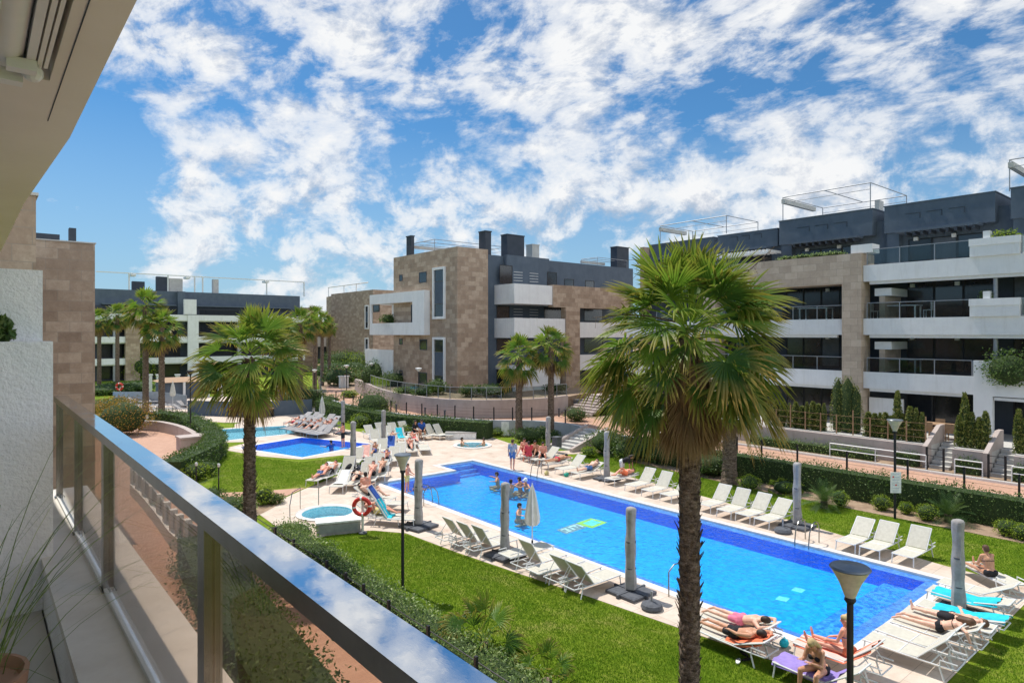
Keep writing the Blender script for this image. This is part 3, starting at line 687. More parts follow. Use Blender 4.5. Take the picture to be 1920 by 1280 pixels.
# penthouse: stepped blocks
XP=42.5
blocks=[(1218,1338,14.75,.5),(1346,1458,14.75,.35),(1461,1636,15.15,0),(1658,1866,15.15,0),(1895,2100,15.15,-.3)]
bbox(RB,'penthouse_wall','render_dark',(XP+.6,yN,11.2,54,yE,14.45))
for a,b,z,dx in blocks:
    ya=max(yN,yX(b,XP+dx)); yb=yX(a,XP+dx)
    bbox(RB,'parapet_block','render_dark',(XP+dx,ya,13.55,XP+5,yb,z),)
    bbox(RB,'parapet_cap','render_dark',(XP+dx-.04,ya-.04,z+.001,XP+5.04,yb+.04,z+.06))
    # shallow sunk panels in the parapet
    L=yb-ya; mb=MB()
    for i in range(3):
        yc=yb-L*(.28+.2*i); mb.box(XP+dx-.03,yc-L*.07,14.55,XP+dx-.002,yc+L*.07,14.58); mb.box(XP+dx-.03,yc-L*.07,14.25,XP+dx-.002,yc-L*.07+.03,14.55)
    mb.build('panel_trim','dark_wall',RB,absol=True)
    # brise-soleil below
    bbox(RB,'canopy','render_dark',(XP+dx-.7,ya+L*.10,13.42,XP+dx+.3,yb-L*.15,13.55))
    mb=MB(); k=int(L*.75/.42)
    for i in range(k): y=ya+L*.1+.2+i*.42; mb.box(XP+dx-.66,y,13.22,XP+dx+.25,y+.1,13.418)
    mb.build('canopy_slats','dark_wall',RB,absol=True)
    pane_grid(RB,'X',XP+.6,ya+L*.12,yb-L*.2,11.55,13.1,3)
    bbox(RB,'penthouse_pier','render_dark',(XP+dx+.1,yb-L*.14,11.2,XP+.598,yb-L*.02,13.55))
    for yy in (ya+L*.35,ya+L*.7): bbox(RB,'wall_light','white_metal',(XP+.42,yy,13.0,XP+.6,yy+.22,13.2))
# white slatted pergola by the portal
mb=MB(); ya=yX(1452,41.5); yb=yX(1352,41.5)
for i in range(16): y=ya+(yb-ya)*i/15; mb.box(40.6,y,12.95,42.4,y+.10,13.12)
mb.box(40.5,ya-.1,12.8,40.6,yb+.2,12.95); mb.build('white_pergola','white_metal',RB,absol=True)
# white corner wall at lower right with terrace opening
ya=yX(1826,XF); yo=yX(1862,XF)
bbox(RB,'white_wall','render_white',(XF-.1,yo,1.5,XF+.25,ya,6.1),(XF-.1,yN,4.3,XF+.25,yo,6.0))
bbox(RB,'awning_cassette','white_metal',(XF-.05,yN,4.1,XF+.2,yo-.05,4.25))
bbox(RB,'white_wall','render_white',(XF+.6,y1-1.9,2.0,XF+.8,y1-.1,3.75))
RT=15.2
def roofframe(name,label,px0,px1,X,zt,zb,back=4.5,box=None,group='steel pergola frames on the roofs'):
    ya,yb=yX(px1,X),yX(px0,X); t=thing(name,label,'roof pergola',(X,(ya+yb)/2,zb),0,group)
    mb=MB()
    for x in (X,X+back):
        for y in (ya,yb): mb.tube([(x,y,zb),(x,y,zt)],.03,6)
        mb.tube([(x,ya,zt),(x,yb,zt)],.032,6); mb.tube([(x,ya,zt-.4),(x,yb,zt-.4)],.018,6)
    for y in (ya,yb,(ya+yb)/2): mb.tube([(X,y,zt),(X+back,y,zt)],.028,6)
    mb.build('frame','grey_metal',t,absol=True)
    b=MB(); b.box(X-.12,yb-(yb-ya)*.0-.2,zt-.45,X+back*.75,yb+.05,zt-.15); b.build('awning_box','concrete',t,absol=True)
    return t
roofframe('roof_pergola','low steel pergola frame on the left part of the right building roof',1238,1362,43.5,16.35,15.0)
roofframe('roof_pergola','larger steel pergola frame above the middle of the right building roof',1468,1632,43.5,17.0,15.2,6)
roofframe('roof_pergola','steel pergola frame on the right building roof at the right edge of the photo',1893,2100,43.2,16.9,15.2)
t=MB().box(46,yX(1640,46),15,46.7,yX(1655,46)+.2,16.3); 
o=t.build('roof_chimney','concrete'); tag(o,'small pale chimney block on the right building roof','chimney')
# --- centre stone building ---
CB=thing('apartment_building','tan stone corner building with white framed slit windows beside the round terrace','building',(36,50,2.2))
XC,YC=32.7,46.9; zt=15.15; yL=yX(738,XC); xS=xY(915,YC)
bbox(CB,'stone_wall','stone',(XC,YC,1.8,xS,yL,zt-.3)); 
bbox(CB,'parapet','stone',(XC,YC,zt-.3,xS,yL,zt)); 
xR=xY(1183,YC+1)
bbox(CB,'grey_wall','render_dark',(xS,YC+.7,1.8,xR,YC+12,zt-.35))
bbox(CB,'grey_return','render_dark',(xY(953,YC),YC+.25,11.6,xY(1033,YC),YC+.698,zt-.25))
YF=YC-2.2
def zpx(py,x,y): return zat(py,x,y)
xb0=xY(927,YC+.7); xb1=xY(1036,YF); xm=xY(1060,YF); xe=xY(1086,YF); xq=xY(1180,YF)
bbox(CB,'balcony_front','render_white',(xb0,YF,8.25+1.95,xb1-.01,YF+.15,12.0),(xb0,YF+.15,10.2,xb0+.15,YC+.698,12.0))
bbox(CB,'floor_slab','render_white',(xb0+.16,YF+.16,10.2,xq,YC+.7,10.5))
bbox(CB,'balcony_front','render_white',(xb0,YF,7.1,xm-.01,YF+.15,8.9),(xb0,YF+.15,7.1,xb0+.15,YC+.698,8.9))
bbox(CB,'floor_slab','render_white',(xb0+.16,YF+.16,7.1,xq,YC+.7,7.4))
bbox(CB,'portal_beam','stone',(xb1,YF-.1,10.0,xq,YF+.6,12.1))
bbox(CB,'portal_column','stone',(xm,YF-.1,1.6,xe,YF+.6,9.998))
bbox(CB,'balcony_front','render_white',(xe+.01,YF,7.1,xq,YF+.15,8.6),(xe+.01,YF,3.9,xq,YF+.15,5.4))
bbox(CB,'white_wall','render_white',(xb0+1.2,YF+.2,1.6,xm-.5,YF+.45,4.4),(xb0+.2,YF+.2,1.6,xb0+.6,YF+.5,4.4))
bbox(CB,'floor_slab','render_white',(xb0+.16,YF+.16,4.2,xq,YC+.7,4.5))
YW=YC+.7
for (a,b,z0,z1) in ((931,955,12.15,13.9),(1020,1038,12.15,13.6)): win(CB,'Y',YW-.45 if a>1000 or a<940 else YW,xY(a,YW),xY(b,YW),z0,z1,'black_metal','dark_interior')
for a,b in ((1058,1076),(1097,1114)): win(CB,'Y',YW,xY(a,YW),xY(b,YW),12.1,13.1)
for (z0,z1) in ((8.9,10.1),(5.6,7.0),(2.3,4.1)):
    win(CB,'Y',YW,xY(931,YW),xY(955,YW),z0-.1,z1,'black_metal','dark_interior'); win(CB,'Y',YW,xY(1020,YW),xY(1060,YW),z0-.1,z1,'black_metal','dark_interior'); win(CB,'Y',YW,xY(1095,YW),xY(1130,YW),z0-.1,z1,'black_metal','dark_interior')
    mb=MB()
    for i in range(4):
        for j in range(2): x=xY(963+j*30,YW); mb.box(x,YW-.04,z0+.1+i*.27,x+1.1,YW-.003,z0+.14+i*.27)
    mb.build('vent_slats','white_metal',CB,absol=True)
for z0 in (12.4,):
    mb=MB()
    for i in range(4):
        for j in range(2): x=xY(963+j*30,YW-.45); mb.box(x,YW-.49,z0+.1+i*.27,x+1.1,YW-.453,z0+.14+i*.27)
    mb.build('vent_slats','white_metal',CB,absol=True)
def WX(a,b,py0,py1,parent=CB,X=XC,fm='dark_wall'):
    yb_,ya_=yX(a,X),yX(b,X); win(parent,'X',X,ya_,yb_,zat(py1,X,(ya_+yb_)/2),zat(py0,X,(ya_+yb_)/2),fm,fr=.07)
for r in ((749,755,515,527),(786,800,510,530),(749,755,635,646),(787,801,636,656),(749,755,694,708),(786,801,698,720),(771,773.5,571,606)): WX(*r)
def slit(parent,X,a,b,py0,py1):
    ya_,yb_=yX(b,X),yX(a,X); ym=(ya_+yb_)/2; z0,z1=zat(py1,X,ym),zat(py0,X,ym); fr=.22*(zt/15.15)
    mb=MB(); mb.box(X-.16,ya_,z0,X,ya_+fr,z1); mb.box(X-.16,yb_-fr,z0,X,yb_,z1); mb.box(X-.16,ya_+fr,z0,X,yb_-fr,z0+fr); mb.box(X-.16,ya_+fr,z1-fr,X,yb_-fr,z1)
    w=mb.build('slit_window','render_white',parent,absol=True); L=[-c for c in parent.location]
    h=(z1-z0-2*fr)
    for nm,a0,a1,mm in (('pane',0,.27,'window_glass'),('panel',.27,.75,'render_dark'),('pane',.75,1,'window_glass')):
        q=MB().box(X-.05,ya_+fr+.01,z0+fr+h*a0+.02,X-.002,yb_-fr-.01,z0+fr+h*a1-.02).build(nm,mm,w); q.data.transform(Matrix.Translation(L))
slit(CB,XC,813,836,501,598); slit(CB,XC,813,836,632,734)
# white framed box balcony
Ya=yX(806,XC); Xb=xY(795,Ya); Yb=yX(693,Xb); z1_=zat(543.5,Xb,Ya); z0_=zat(628,Xb,Ya); Yr=yX(773,Xb)
bbox(CB,'box_balcony','render_white',(Xb,Yr,z0_,XC,Ya+.001,z1_),(Xb,Yb,z1_-1.0,XC,Yr-.001,z1_),(Xb,Yb,z0_,XC,Yr-.001,z0_+1.2),(Xb,Yb-.25,z0_+1.201,Xb+.2,Yb,z1_-1.001))
bbox(CB,'box_balcony_wing','render_white',(XC+.001,yL+.02,z0_,XC+4,Yb,z0_+1.2),(XC+.001,yL+.02,z1_-1.0,XC+4,Yb,z1_),(XC+2,yL+.6,z0_+1.201,XC+2.2,Yb,z1_-1.001))
bbox(CB,'white_wall','render_white',(XC-.1,yL+.02,1.8,XC+.1,yL+6,zat(656,XC,yL)))
WX(700,712,571,585,CB,XC)
# roof items
def chim(px0,px1,py0,X=None,Y=None,lab='',mat='dark_wall',zb=14.6,d=1.0):
    if X is not None: ya_,yb_=yX(px1,X),yX(px0,X); z=zat(py0,X,ya_); b=(X,ya_,zb,X+d,yb_,z)
    else: xa,xb=xY(px0,Y),xY(px1,Y); z=zat(py0,xa,Y); b=(xa,Y,zb,xb,Y+d,z)
    mb=MB(); mb.box(*b); mb.box(b[0]-.05,b[1]-.05,z+.001,b[3]+.05,b[4]+.05,z+.1)
    return tag(mb.build('roof_chimney',mat),lab,'chimney')
chim(762,771,443,X=XC+1,d=.35,lab='slender dark chimney at the left end of the stone building roof')
chim(910,921,434,Y=YC+.9,lab='tallest thin dark chimney on the stone building roof edge')
chim(951,983,440,Y=YC+4,lab='wide dark stair tower box on the stone building roof')
chim(998,1011,459,Y=YC+5,lab='small pale chimney right of the dark stair tower box',mat='concrete')
chim(1157,1179,463,Y=YC+3,lab='square dark chimney on the roof just left of the big palm')
t=roofframe('roof_pergola','thin steel pergola frame along the stone building roof',772,815,XC+1.6,16.6,15.0,9)
t=roofframe('roof_pergola','low awning frame on the grey wing roof beside the big palm',1090,1120,53,15.9,14.8,5)
# --- second stone building behind ---
DB=thing('apartment_building','farther tan stone building with slit windows left of the corner building','building',(*atD(655,140),1))
cx,cy=atD(657,134); X2,Y2=cx,cy; zt2=zat(552,X2,Y2); yl=yX(612,X2); xr=xY(690,Y2)
bbox(DB,'stone_wall','stone',(X2,Y2,.5,xr,yl,zt2)); bbox(DB,'roof_slab','concrete',(X2+.3,Y2+.3,zt2+.01,xr-.3,yl-.3,zt2+.15))
slit(DB,X2,638,649,577,617); slit(DB,X2,638,649,632,672)
for r in ((629,633,578,588),(629,633,634,644),(629,633,662,671)): WX(*r,DB,X2)
cx3,cy3=atD(757,118); X3=xY(690,Y2-16); bbox(DB,'stone_wing','stone',(X3,Y2-18,.5,X3+14,Y2-.01,zt2-.1))
slit(DB,X3,685,692,572,617); slit(DB,X3,685,692,633,678)
WX(700,707,574,584,DB,X3); WX(748,751,572,584,DB,X3)
bbox(DB,'balcony_front','render_white',(X2-3,yl+.1,4.6,X2+6,yl+8,6.8),(X2-3,yl+.1,8.4,X2-1,yl+8,10.6))
mb=MB(); zt_=zt2+2.2
for px in (616,645,668): x,y=X2+1,yX(px,X2+1); mb.tube([(x,y,zt2),(x,y,zt_)],.09,6)
mb.tube([(X2+1,yX(616,X2+1),zt_),(X2+1,yX(690,X2+1),zt_)],.12,6)
tag(mb.build('roof_pergola','white_metal'),'white pole frame on the roof of the farther stone building','roof pergola')
# --- far left building ---
YL=118.; LB=thing('apartment_building','wide dark apartment block with white balcony bands far behind the left palms','building',(60,YL,0))
xa,xb_=xY(150,YL),xY(572,YL); zr=zat(539,xY(178,YL),YL)
sl1,sl2=zat(631,xY(215,YL),YL),zat(672,xY(215,YL),YL)
bbox(LB,'body','dark_wall',(xa,YL+2,-.1,xb_,YL+14,zr-2.6)); bbox(LB,'penthouse','render_dark',(xa,YL+2.5,zr-2.6,xb_,YL+14,zr))
bbox(LB,'cornice','render_dark',(xa+3,YL+1.2,zr-2.5,xY(335,YL),YL+2.49,zr-2.3),(xY(365,YL),YL+1.2,zr-2.5,xb_-2,YL+2.49,zr-2.3),(xY(338,YL),YL+1.6,zr-5.6,xY(352,YL),YL+2.49,zr))
px0=xY(262,YL)
for z in (sl1+3.6,sl1,sl2):
    bbox(LB,'balcony_front','render_white',(xa,YL,z-.95,px0-2,YL+.2,z),(px0+.01,YL,z-.95,xb_,YL+.2,z)); bbox(LB,'floor_slab','render_white',(xa,YL+.21,z-1.1,xb_,YL+2,z-.8))
bbox(LB,'portal_column','stone',(px0-2,YL-.3,0,px0,YL+1,sl1+4))
bbox(LB,'white_wall','render_white',(xY(345,YL),YL-.2,sl1+3.7,xY(368,YL),YL+.5,sl1+6.2),(xY(352,YL),YL-.2,0,xY(372,YL),YL+.3,sl1+3.6))
for a,b in ((180,214),(218,250),(264,340),(372,450),(452,500),(500,560)):
    for z0,z1 in ((.2,sl2-1.2),(sl2+.1,sl1-1.2),(sl1+.2,sl1+2.4),(sl1+3.7,zr-3)):
        win(LB,'Y',YL+2,xY(a+2,YL+2),xY(b-2,YL+2),z0,z1,'black_metal','dark_interior','window',.1)
for px in (217,450): x=xY(px,YL); bbox(LB,'pillar','grey_metal',(x-.3,YL+.3,0,x+.3,YL+.8,sl1+2.4))
mb=MB(); zt_=zr+2.8
for px in (242,315,365,380,500,570): x=xY(px,YL+3); mb.tube([(x,YL+3,zr),(x,YL+3,zt_)],.12,6)
for a,b in ((180,243),(243,352),(352,500),(500,571)): mb.box(xY(a,YL+3),YL+2.9,zt_-.15,xY(b,YL+3),YL+3.1,zt_)
for px in (250,352,500): x=xY(px,YL+3); mb.box(x-.35,YL+2.7,zt_-.5,x+.35,YL+4.5,zt_-.16)
tag(mb.build('roof_pergola','white_metal'),'long thin white pergola frame on the roof of the far left building','roof pergola')
for i,(px,w,h) in enumerate(((260,6,1.6),(305,6,2.6),(330,7,2.4),(405,3,2.6))):
    x=xY(px,YL+5); tag(MB().box(x-w*.15,YL+5,zr,x+w*.15,YL+6,zr+h).build('roof_chimney','dark_wall' if i in(0,1) else 'concrete'),['lowest dark chimney stub on the far left roof','dark square chimney on the far left roof','pale wide chimney right of the dark one on the far left roof','thin pale chimney on the far left roof behind the left palm'][i],'chimney')
tag(MB().box(xb_+1,YL+6,-.1,xb_+5,YL+12,zr-2.0).build('stone_tower','stone'),'narrow tan stone wall end beside the far dark block','building')
tag(MB().box(xb_+5.2,YL+20,-.1,xb_+24,YL+30,zr-4.5).build('distant_building','render_dark'),'small dark distant block seen in the gap between the buildings','building')
# --- neighbouring stone walls at left ---
NB=thing('apartment_building','tan stone tiled end wall rising beyond the balcony at left','building',(0,33,0))
xn=xY(178,31.8); zn=zat(457.5,xn,31.8)
bbox(NB,'stone_wall','stone',(-14,31.8,-.1,xn,40,zn)); bbox(NB,'coping_strip','concrete',(-14,31.75,zn+.001,xn+.04,40,zn+.05))
bbox(NB,'roof_block','dark_wall',(-6,34,zn,xY(112,34),38,zn+.55)); bbox(NB,'vent_stack','dark_wall',(xY(130,33),33,zn+.051,xY(143,33),33.4,zn+.75))
NB2=thing('building_wing','nearer taller tan stone wall at the left edge with large tiles','building',(0,21,0))
xn2=xY(67.5,19.7); zn2=zat(367,xn2,19.7); bbox(NB2,'stone_wall','stone',(-14,19.7,-.1,xn2,31.7,zn2)); bbox(NB2,'coping_strip','concrete',(-14,19.65,zn2+.001,xn2+.05,31.7,zn2+.07))
# --- own building: floor, ledge, soffit, privacy wall ---
OB=thing('balcony_building','pale balcony of the own building with marble ledge and overhead soffit','building',(-1,2,0))
zf=5.9; zl=CH-1.3
bbox(OB,'floor_slab','concrete',(-3,-6,zf-.35,.30,5.6,zf)); bbox(OB,'kerb_wall','stucco',(.31,-6,zf-.35,.72,6.6,zl-.04))
bbox(OB,'marble_ledge','marble',(.30,-6,zl-.039,.745,6.6,zl)); bbox(OB,'glass_channel','white_metal',(.50,-5.9,zl+.001,.515,6.3,zl+.02))
bbox(OB,'back_wall','stucco',(-3.2,-6,zf,-3,19.6,8.65)); bbox(OB,'lower_walls','render_white',(-3.2,-6,-.1,-.6,6.6,zf-.36))
bbox(OB,'privacy_wall','stucco',(-3,4.63,zf,xY(99.5,4.63),4.88,CH-.047)); bbox(OB,'privacy_wall_back','stucco',(-3,4.881,zf,xY(80,4.881),5.3,CH+.385))
zs=8.65
mb=MB(); mb.prism([(.433,-6),(.433,4.6),(.34,7.2),(.2,19.6),(-3,19.6),(-3,3.62),(.265,3.62),(.265,-6)],zs,zs+.45); mb.build('soffit','soffit',OB,absol=True)
mb=MB(); mb.prism([(.264,-6),(.264,3.61),(-3,3.61),(-3,-6)],zs+.2,zs+.45); mb.box(-3,-6,zs,-.02,2.6,zs+.199); mb.build('soffit_recess','soffit',OB,absol=True)
mb=MB(); mb.box(.305,1.6,zs-.004,.309,4.3,zs-.0005); mb.build('drip_groove','dark_wall',OB,absol=True)
# awning in the recess
AW=thing('folded_awning','white folded arm awning fixed under the balcony ceiling','awning',(.1,1,8.6))
mb=MB(); mb.tube([(.10,-3,zs+.02),(.10,3.42,zs+.02)],.062,14); mb.build('fabric_roll','white_metal',AW,True,absol=True)
mb=MB(); mb.box(.165,-3,zs-.03,.195,3.5,zs+.10); mb.box(.205,-3,zs-.015,.222,3.5,zs+.08); mb.box(.231,-3,zs-.005,.245,3.45,zs+.06); mb.build('front_bar','white_metal',AW,absol=True)
mb=MB(); mb.tube([(.0,-3,zs-.02),(.0,3.3,zs-.02)],.04,10); mb.tube([(.045,1.2,zs-.05),(.045,3.25,zs-.035)],.026,10); mb.build('folded_arm','white_metal',AW,True,absol=True)
mb=MB(); mb.box(-.03,3.43,zs-.09,.16,3.5,zs+.11); mb.ball((.19,3.40,zs-.05),.04,10); mb.box(.10,3.3,zs-.075,.2,3.36,zs-.03); mb.build('end_bracket','white_metal',AW,absol=True)
# railing
BR=thing('balcony_railing','polished steel handrail with tinted glass panels and square posts in the foreground','railing',(.53,2,zl))
h0=CH-.50; mb=MB(); mb.box(.49,-5,h0-.044,.577,6.35,h0); o=mb.build('handrail',['steel','steel_side'],BR,absol=True)
o.data.polygons[1].material_index=0
for p in o.data.polygons:
    p.material_index=0 if p.normal.z>.5 else 1
ys=[.15,2.0,3.85,5.05,6.25]
for i,y in enumerate(ys):
    w=.035 if i<3 else .015
    mb=MB(); mb.box(.50,y-w,zl,.512,y+w*1.0,h0-.045); mb.box(.538,y-w,zl,.55,y+w,h0-.045); mb.box(.5121,y-w,zl,.5379,y-w+.012,h0-.045)
    mb.box(.49,y-w-.02,zl+.0015,.56,y+w+.02,zl+.008); mb.build('post','steel_side',BR,absol=True)
for a,b in zip(ys[:-1],ys[1:]): bbox(BR,'glass_panel','rail_glass',(.522,a+.04,zl+.03,.530,b-.04,h0-.046))
# ================= right terrace, stairs, kerbs =================
def stair(mb,x0,x1,ya,yb,z0,z1,n):
    for i in range(n): 
        a=x0+(x1-x0)*i/n; mb.box(a,ya,z0-.02 if i==0 else z0+(z1-z0)*i/n-.05,x1+.3,yb,z0+(z1-z0)*(i+1)/n-.001*(n-i))
    return mb
XT=36.0
gaps=[(yX(1783,35.6),yX(1741,35.6)),(yX(1894,35.2),yX(1850,35.2))]
edge=[(43.2,-12),(XT,-12)]
for a,b in sorted(gaps): edge+=[(XT,a),(37.9,a),(37.9,b),(XT,b)]
edge+=[(XT,31.5),(43.2,35)]
mb=MB(); mb.prism(edge,.9,2.06,False); tag(mb.build('terrace_ground','concrete'),kind='structure')
gs=sorted(gaps); walls=[(-12,gs[0][0]),(gs[0][1],gs[1][0]),(gs[1][1],31.3)]
labs=['pinkish terrace retaining wall at the right edge beyond the last stairs','short pinkish terrace wall between the two stone stairs at right','long pinkish terrace wall carrying the cypress screen left of the stairs']
for (a,b),lb in zip(walls,labs):
    mb=MB(); mb.box(XT-.22,a+.0,.9,XT-.002,b,2.02)
    tag(mb.build('retaining_wall','retain'),lb,'wall')
for i,(a,b) in enumerate(gs):
    mb=MB(); stair(mb,35.5,37.5,a+.05,b-.05,1.0,2.04,6)
    t=tag(mb.build('stone_stairs','concrete'),['right hand flight of stone stairs up to the terrace','left hand flight of stone stairs up to the dining terrace'][i],'stairs')
    for j,(q,s_) in enumerate(((a,-1),(b,1))):
        mb=MB(); y0,y1_=(q-.2,q-.002) if s_<0 else (q+.002,q+.2)
        mb.add([(35.4,y0,1),(37.9,y0,1),(37.9,y0,2.9),(37.3,y0,2.9),(35.4,y0,2.05),(35.4,y1_,1),(37.9,y1_,1),(37.9,y1_,2.9),(37.3,y1_,2.9),(35.4,y1_,2.05)],[(0,1,2,3,4),(9,8,7,6,5),(0,4,9,5),(4,3,8,9),(3,2,7,8),(2,1,6,7)])
        if j==1: mb.build('cheek_wall','retain',t)
    mb=MB()
    for yy in (a+.12,b-.12): mb.box(34.95,yy-.04,1.0,35.03,yy+.04,2.1)
    for zz in (1.35,1.7,2.03): mb.tube([(34.99,a+.12,zz),(34.99,b-.12,zz)],.015,5)
    tag(mb.build('stair_gate','black_metal'),['thin dark gate before the right flight of terrace stairs','thin dark gate before the left flight of terrace stairs'][i],'gate')
tag(MB().box(34.2,-12,.95,34.42,29,1.10).build('kerb','coping'),kind='structure')
fill('planting_strip',[[(34.43,-12),(XT-.23,-12),(XT-.23,30),(34.43,29)]],1.02,'soil')
def handrail(pa,pb,X,label):
    ya,yb=yX(pb,X),yX(pa,X); mb=MB()
    for z in (1.72,1.42): mb.tube([(X,ya,z),(X,yb,z)],.03,6)
    k=max(1,round((yb-ya)/2.2))
    for i in range(k+1): y=ya+(yb-ya)*i/k; mb.tube([(X,y,1.0),(X,y,1.72)],.025,6)
    tag(mb.build('handrail','white_metal'),label,'handrail')
handrail(1556,1736,34.75,'long white two bar handrail beside the pink path left of the stairs')
handrail(1790,1842,34.75,'short white two bar handrail between the two terrace stairs')
handrail(1897,2050,34.75,'white two bar handrail at the right edge beyond the stairs')
# central stairs from the deck
mb=MB(); stair(mb,29.3,32.4,29.25,30.95,0,1.0,7); 
st=tag(mb.build('stone_stairs','concrete'),'pale stone stairs from the pool deck up to the pink path','stairs')
for yy in (29.0,30.96):
    mb=MB(); mb.add([(29.0,yy,0),(32.5,yy,0),(32.5,yy,1.25),(29.0,yy,.22),(29.0,yy+.22,0),(32.5,yy+.22,0),(32.5,yy+.22,1.25),(29.0,yy+.22,.22)],[(0,1,2,3),(7,6,5,4),(3,2,6,7),(0,3,7,4),(1,5,6,2)]); mb.build('cheek_wall','retain',st)
# stairs by the round terrace
mb=MB(); g=G(1078,778,1)
for i in range(8): mb.box(g[0]+.45*i,g[1]-1.5,1.0,g[0]+5,g[1]+1.5,1.17+.17*i-.001*i)
tag(mb.build('stone_stairs','retain'),'stone stairs rising at the right end of the round terrace wall','stairs')
# ---------- fences ----------
def bollards(pxs,label,z0=1.02,h=.92,X=None,line=None,wires=True):
    pts=[]
    for px in pxs:
        if X is not None: pts.append((X,yX(px,X)))
        else:
            best=min(line,key=lambda q:abs(((q[0]*CA-q[1]*SA)/(dep(*q))*F_+HX)-px)); 
            # interpolate on the line
            for a,b in zip(line[:-1],line[1:]):
                pa=(a[0]*CA-a[1]*SA)/dep(*a)*F_+HX; pb=(b[0]*CA-b[1]*SA)/dep(*b)*F_+HX
                if min(pa,pb)<=px<=max(pa,pb) and abs(pa-pb)>.01: t_=(px-pa)/(pb-pa); best=(a[0]+(b[0]-a[0])*t_,a[1]+(b[1]-a[1])*t_)
            pts.append(best)
    t=thing('fence',label,'fence',(pts[0][0],pts[0][1],z0))
    for x,y in pts: MB().box(x-.035,y-.035,z0,x+.035,y+.035,z0+h).build('post','black_metal',t,absol=True)
    if wires:
        mb=MB()
        for k in (.35,.6,.85): mb.tube([(x,y,z0+h*k) for x,y in pts],.006,4)
        mb.build('wire','black_metal',t,absol=True)
    return t
bollards([1382,1428,1495,1588,1702,1808,1911,2060],'thin dark wire fence along the straight pink path at right',1.1,.9,X=31.4)
bollards([630,645,662,676,700,733,762,791,820,853,888,926,961,997,1030,1060],'thin dark wire fence along the curved pink path below the round terrace',1.12,.95,line=E1)
tf=thing('fence','clear glass fence on top of the round terrace retaining wall','fence',(CWs[0][0],CWs[0][1],2.38))
rail_glass(tf,[p for i,p in enumerate(CWs) if i%3==0 or i==len(CWs)-1][2:],2.38,.95,1.5)
# wooden post and wire screen on the terrace edge
ya,yb=yX(1736,XT+.15),yX(1405,XT+.15); t=thing('fence','light wooden post and wire fence in front of the slim cypresses','fence',(XT+.15,ya,2.06))
k=11
for i in range(k+1):
    y=ya+(yb-ya)*i/k; MB().box(XT+.11,y-.025,2.06,XT+.16,y+.025,3.1 if i%4 else 3.4).build('post','wood',t,absol=True)
mb=MB()
for z in (2.35,2.7,3.05): mb.tube([(XT+.14,ya,z),(XT+.14,yb,z)],.012,4)
mb.build('wire','wood',t,absol=True)
# near fence by the long hedge
pts=[(7.85,y) for y in (24,22,20.35,17.84,16.59,15.54,14.2,12.4,10.6,8.8,7,5,3)]
t=thing('fence','dark low post and rail fence behind the near silver green hedge','fence',(7.85,15,0))
for x,y in pts: MB().box(x-.035,y-.035,0,x+.035,y+.035,.95).build('post','black_metal',t,absol=True)
mb=MB()
for z in (.25,.45,.65,.85): mb.tube([(7.85,24,z),(7.85,3,z)],.013,5)
mb.build('rail','black_metal',t,absol=True)
# ================= planting =================
hedge('hedge','long loose silver green hedge on the near lawn beside the handrail',[(8.45,23.2),(8.4,19),(8.35,15),(8.25,11),(8.2,7),(8.2,3)],.7,.68,'silver_leaf',1500,.07,rough=.30)
hedge('hedge','long dark clipped hedge below the pink path at right',[(30.7,25.5),(30.8,20),(30.85,14),(30.85,9),(30.85,3),(30.85,-6)],.95,1.25,'hedge_leaf',620,.085,rough=.16)
hedge('hedge','dark clipped hedge below the curved path behind the sun loungers',[ (p[0]-.9*SA,p[1]-.9*CA) for p in smooth_poly([G(x,y,1) for x,y in [(606,752),(650,763),(700,772),(760,781),(850,788),(920,792)]],2,False)],1.2,1.25,'hedge_leaf',330,.12,rough=.14)
hp=[G(x,y) for x,y in [(288,797),(330,800),(365,812),(392,830),(403,846),(396,862),(372,878),(345,892),(318,905)]]
hedge('hedge','curved clipped hedge wrapping round the pink plaza at left',smooth_poly(hp,3,False),1.25,1.15,'hedge_leaf',380,.11,rough=.14)
t=wall_strip(smooth_poly([G(x,y) for x,y in [(262,806),(300,808),(340,818),(368,834)]],3,False),.4,0,.75).build('low_wall','retain'); tag(t,'low curved seat wall round the back of the pink plaza','wall')
x,y=G(360,842); mb=MB(); mb.box(x-.8,y-.6,.0,x+.8,y+.6,.78); mb.box(x-.86,y-.66,.781,x+.86,y+.66,.9); tag(mb.build('stone_block','retain'),'pale square stone block at the end of the plaza seat wall','block')
hedge('hedge','low strip of shaded hedge seen through the railing glass',[(5.6,22.5),(5.0,17),(4.6,12),(4.2,7),(4.0,2)],1.5,1.1,'hedge_leaf',500,.09,rough=.3)
# terrace garden wall of the own building seen through the glass
gw=smooth_poly([G(250,926),G(272,950),G(300,985),G(325,1020),G(352,1042),G(420,1075)],4,False)
t=thing('garden_wall','curved low white garden wall with slatted screen seen through the glass','wall',(*gw[0],0)); wall_strip(gw,.3,0,.5).build('base_wall','render_white',t,absol=True)
mb=MB()
for i,(x,y) in enumerate(gw[::2]): mb.box(x-.12,y-.12,.501,x+.12,y+.12,1.25)
mb.build('pier','render_white',t,absol=True); wall_strip(gw,.05,.6,1.15).build('slat_screen','grey_metal',t,absol=True)
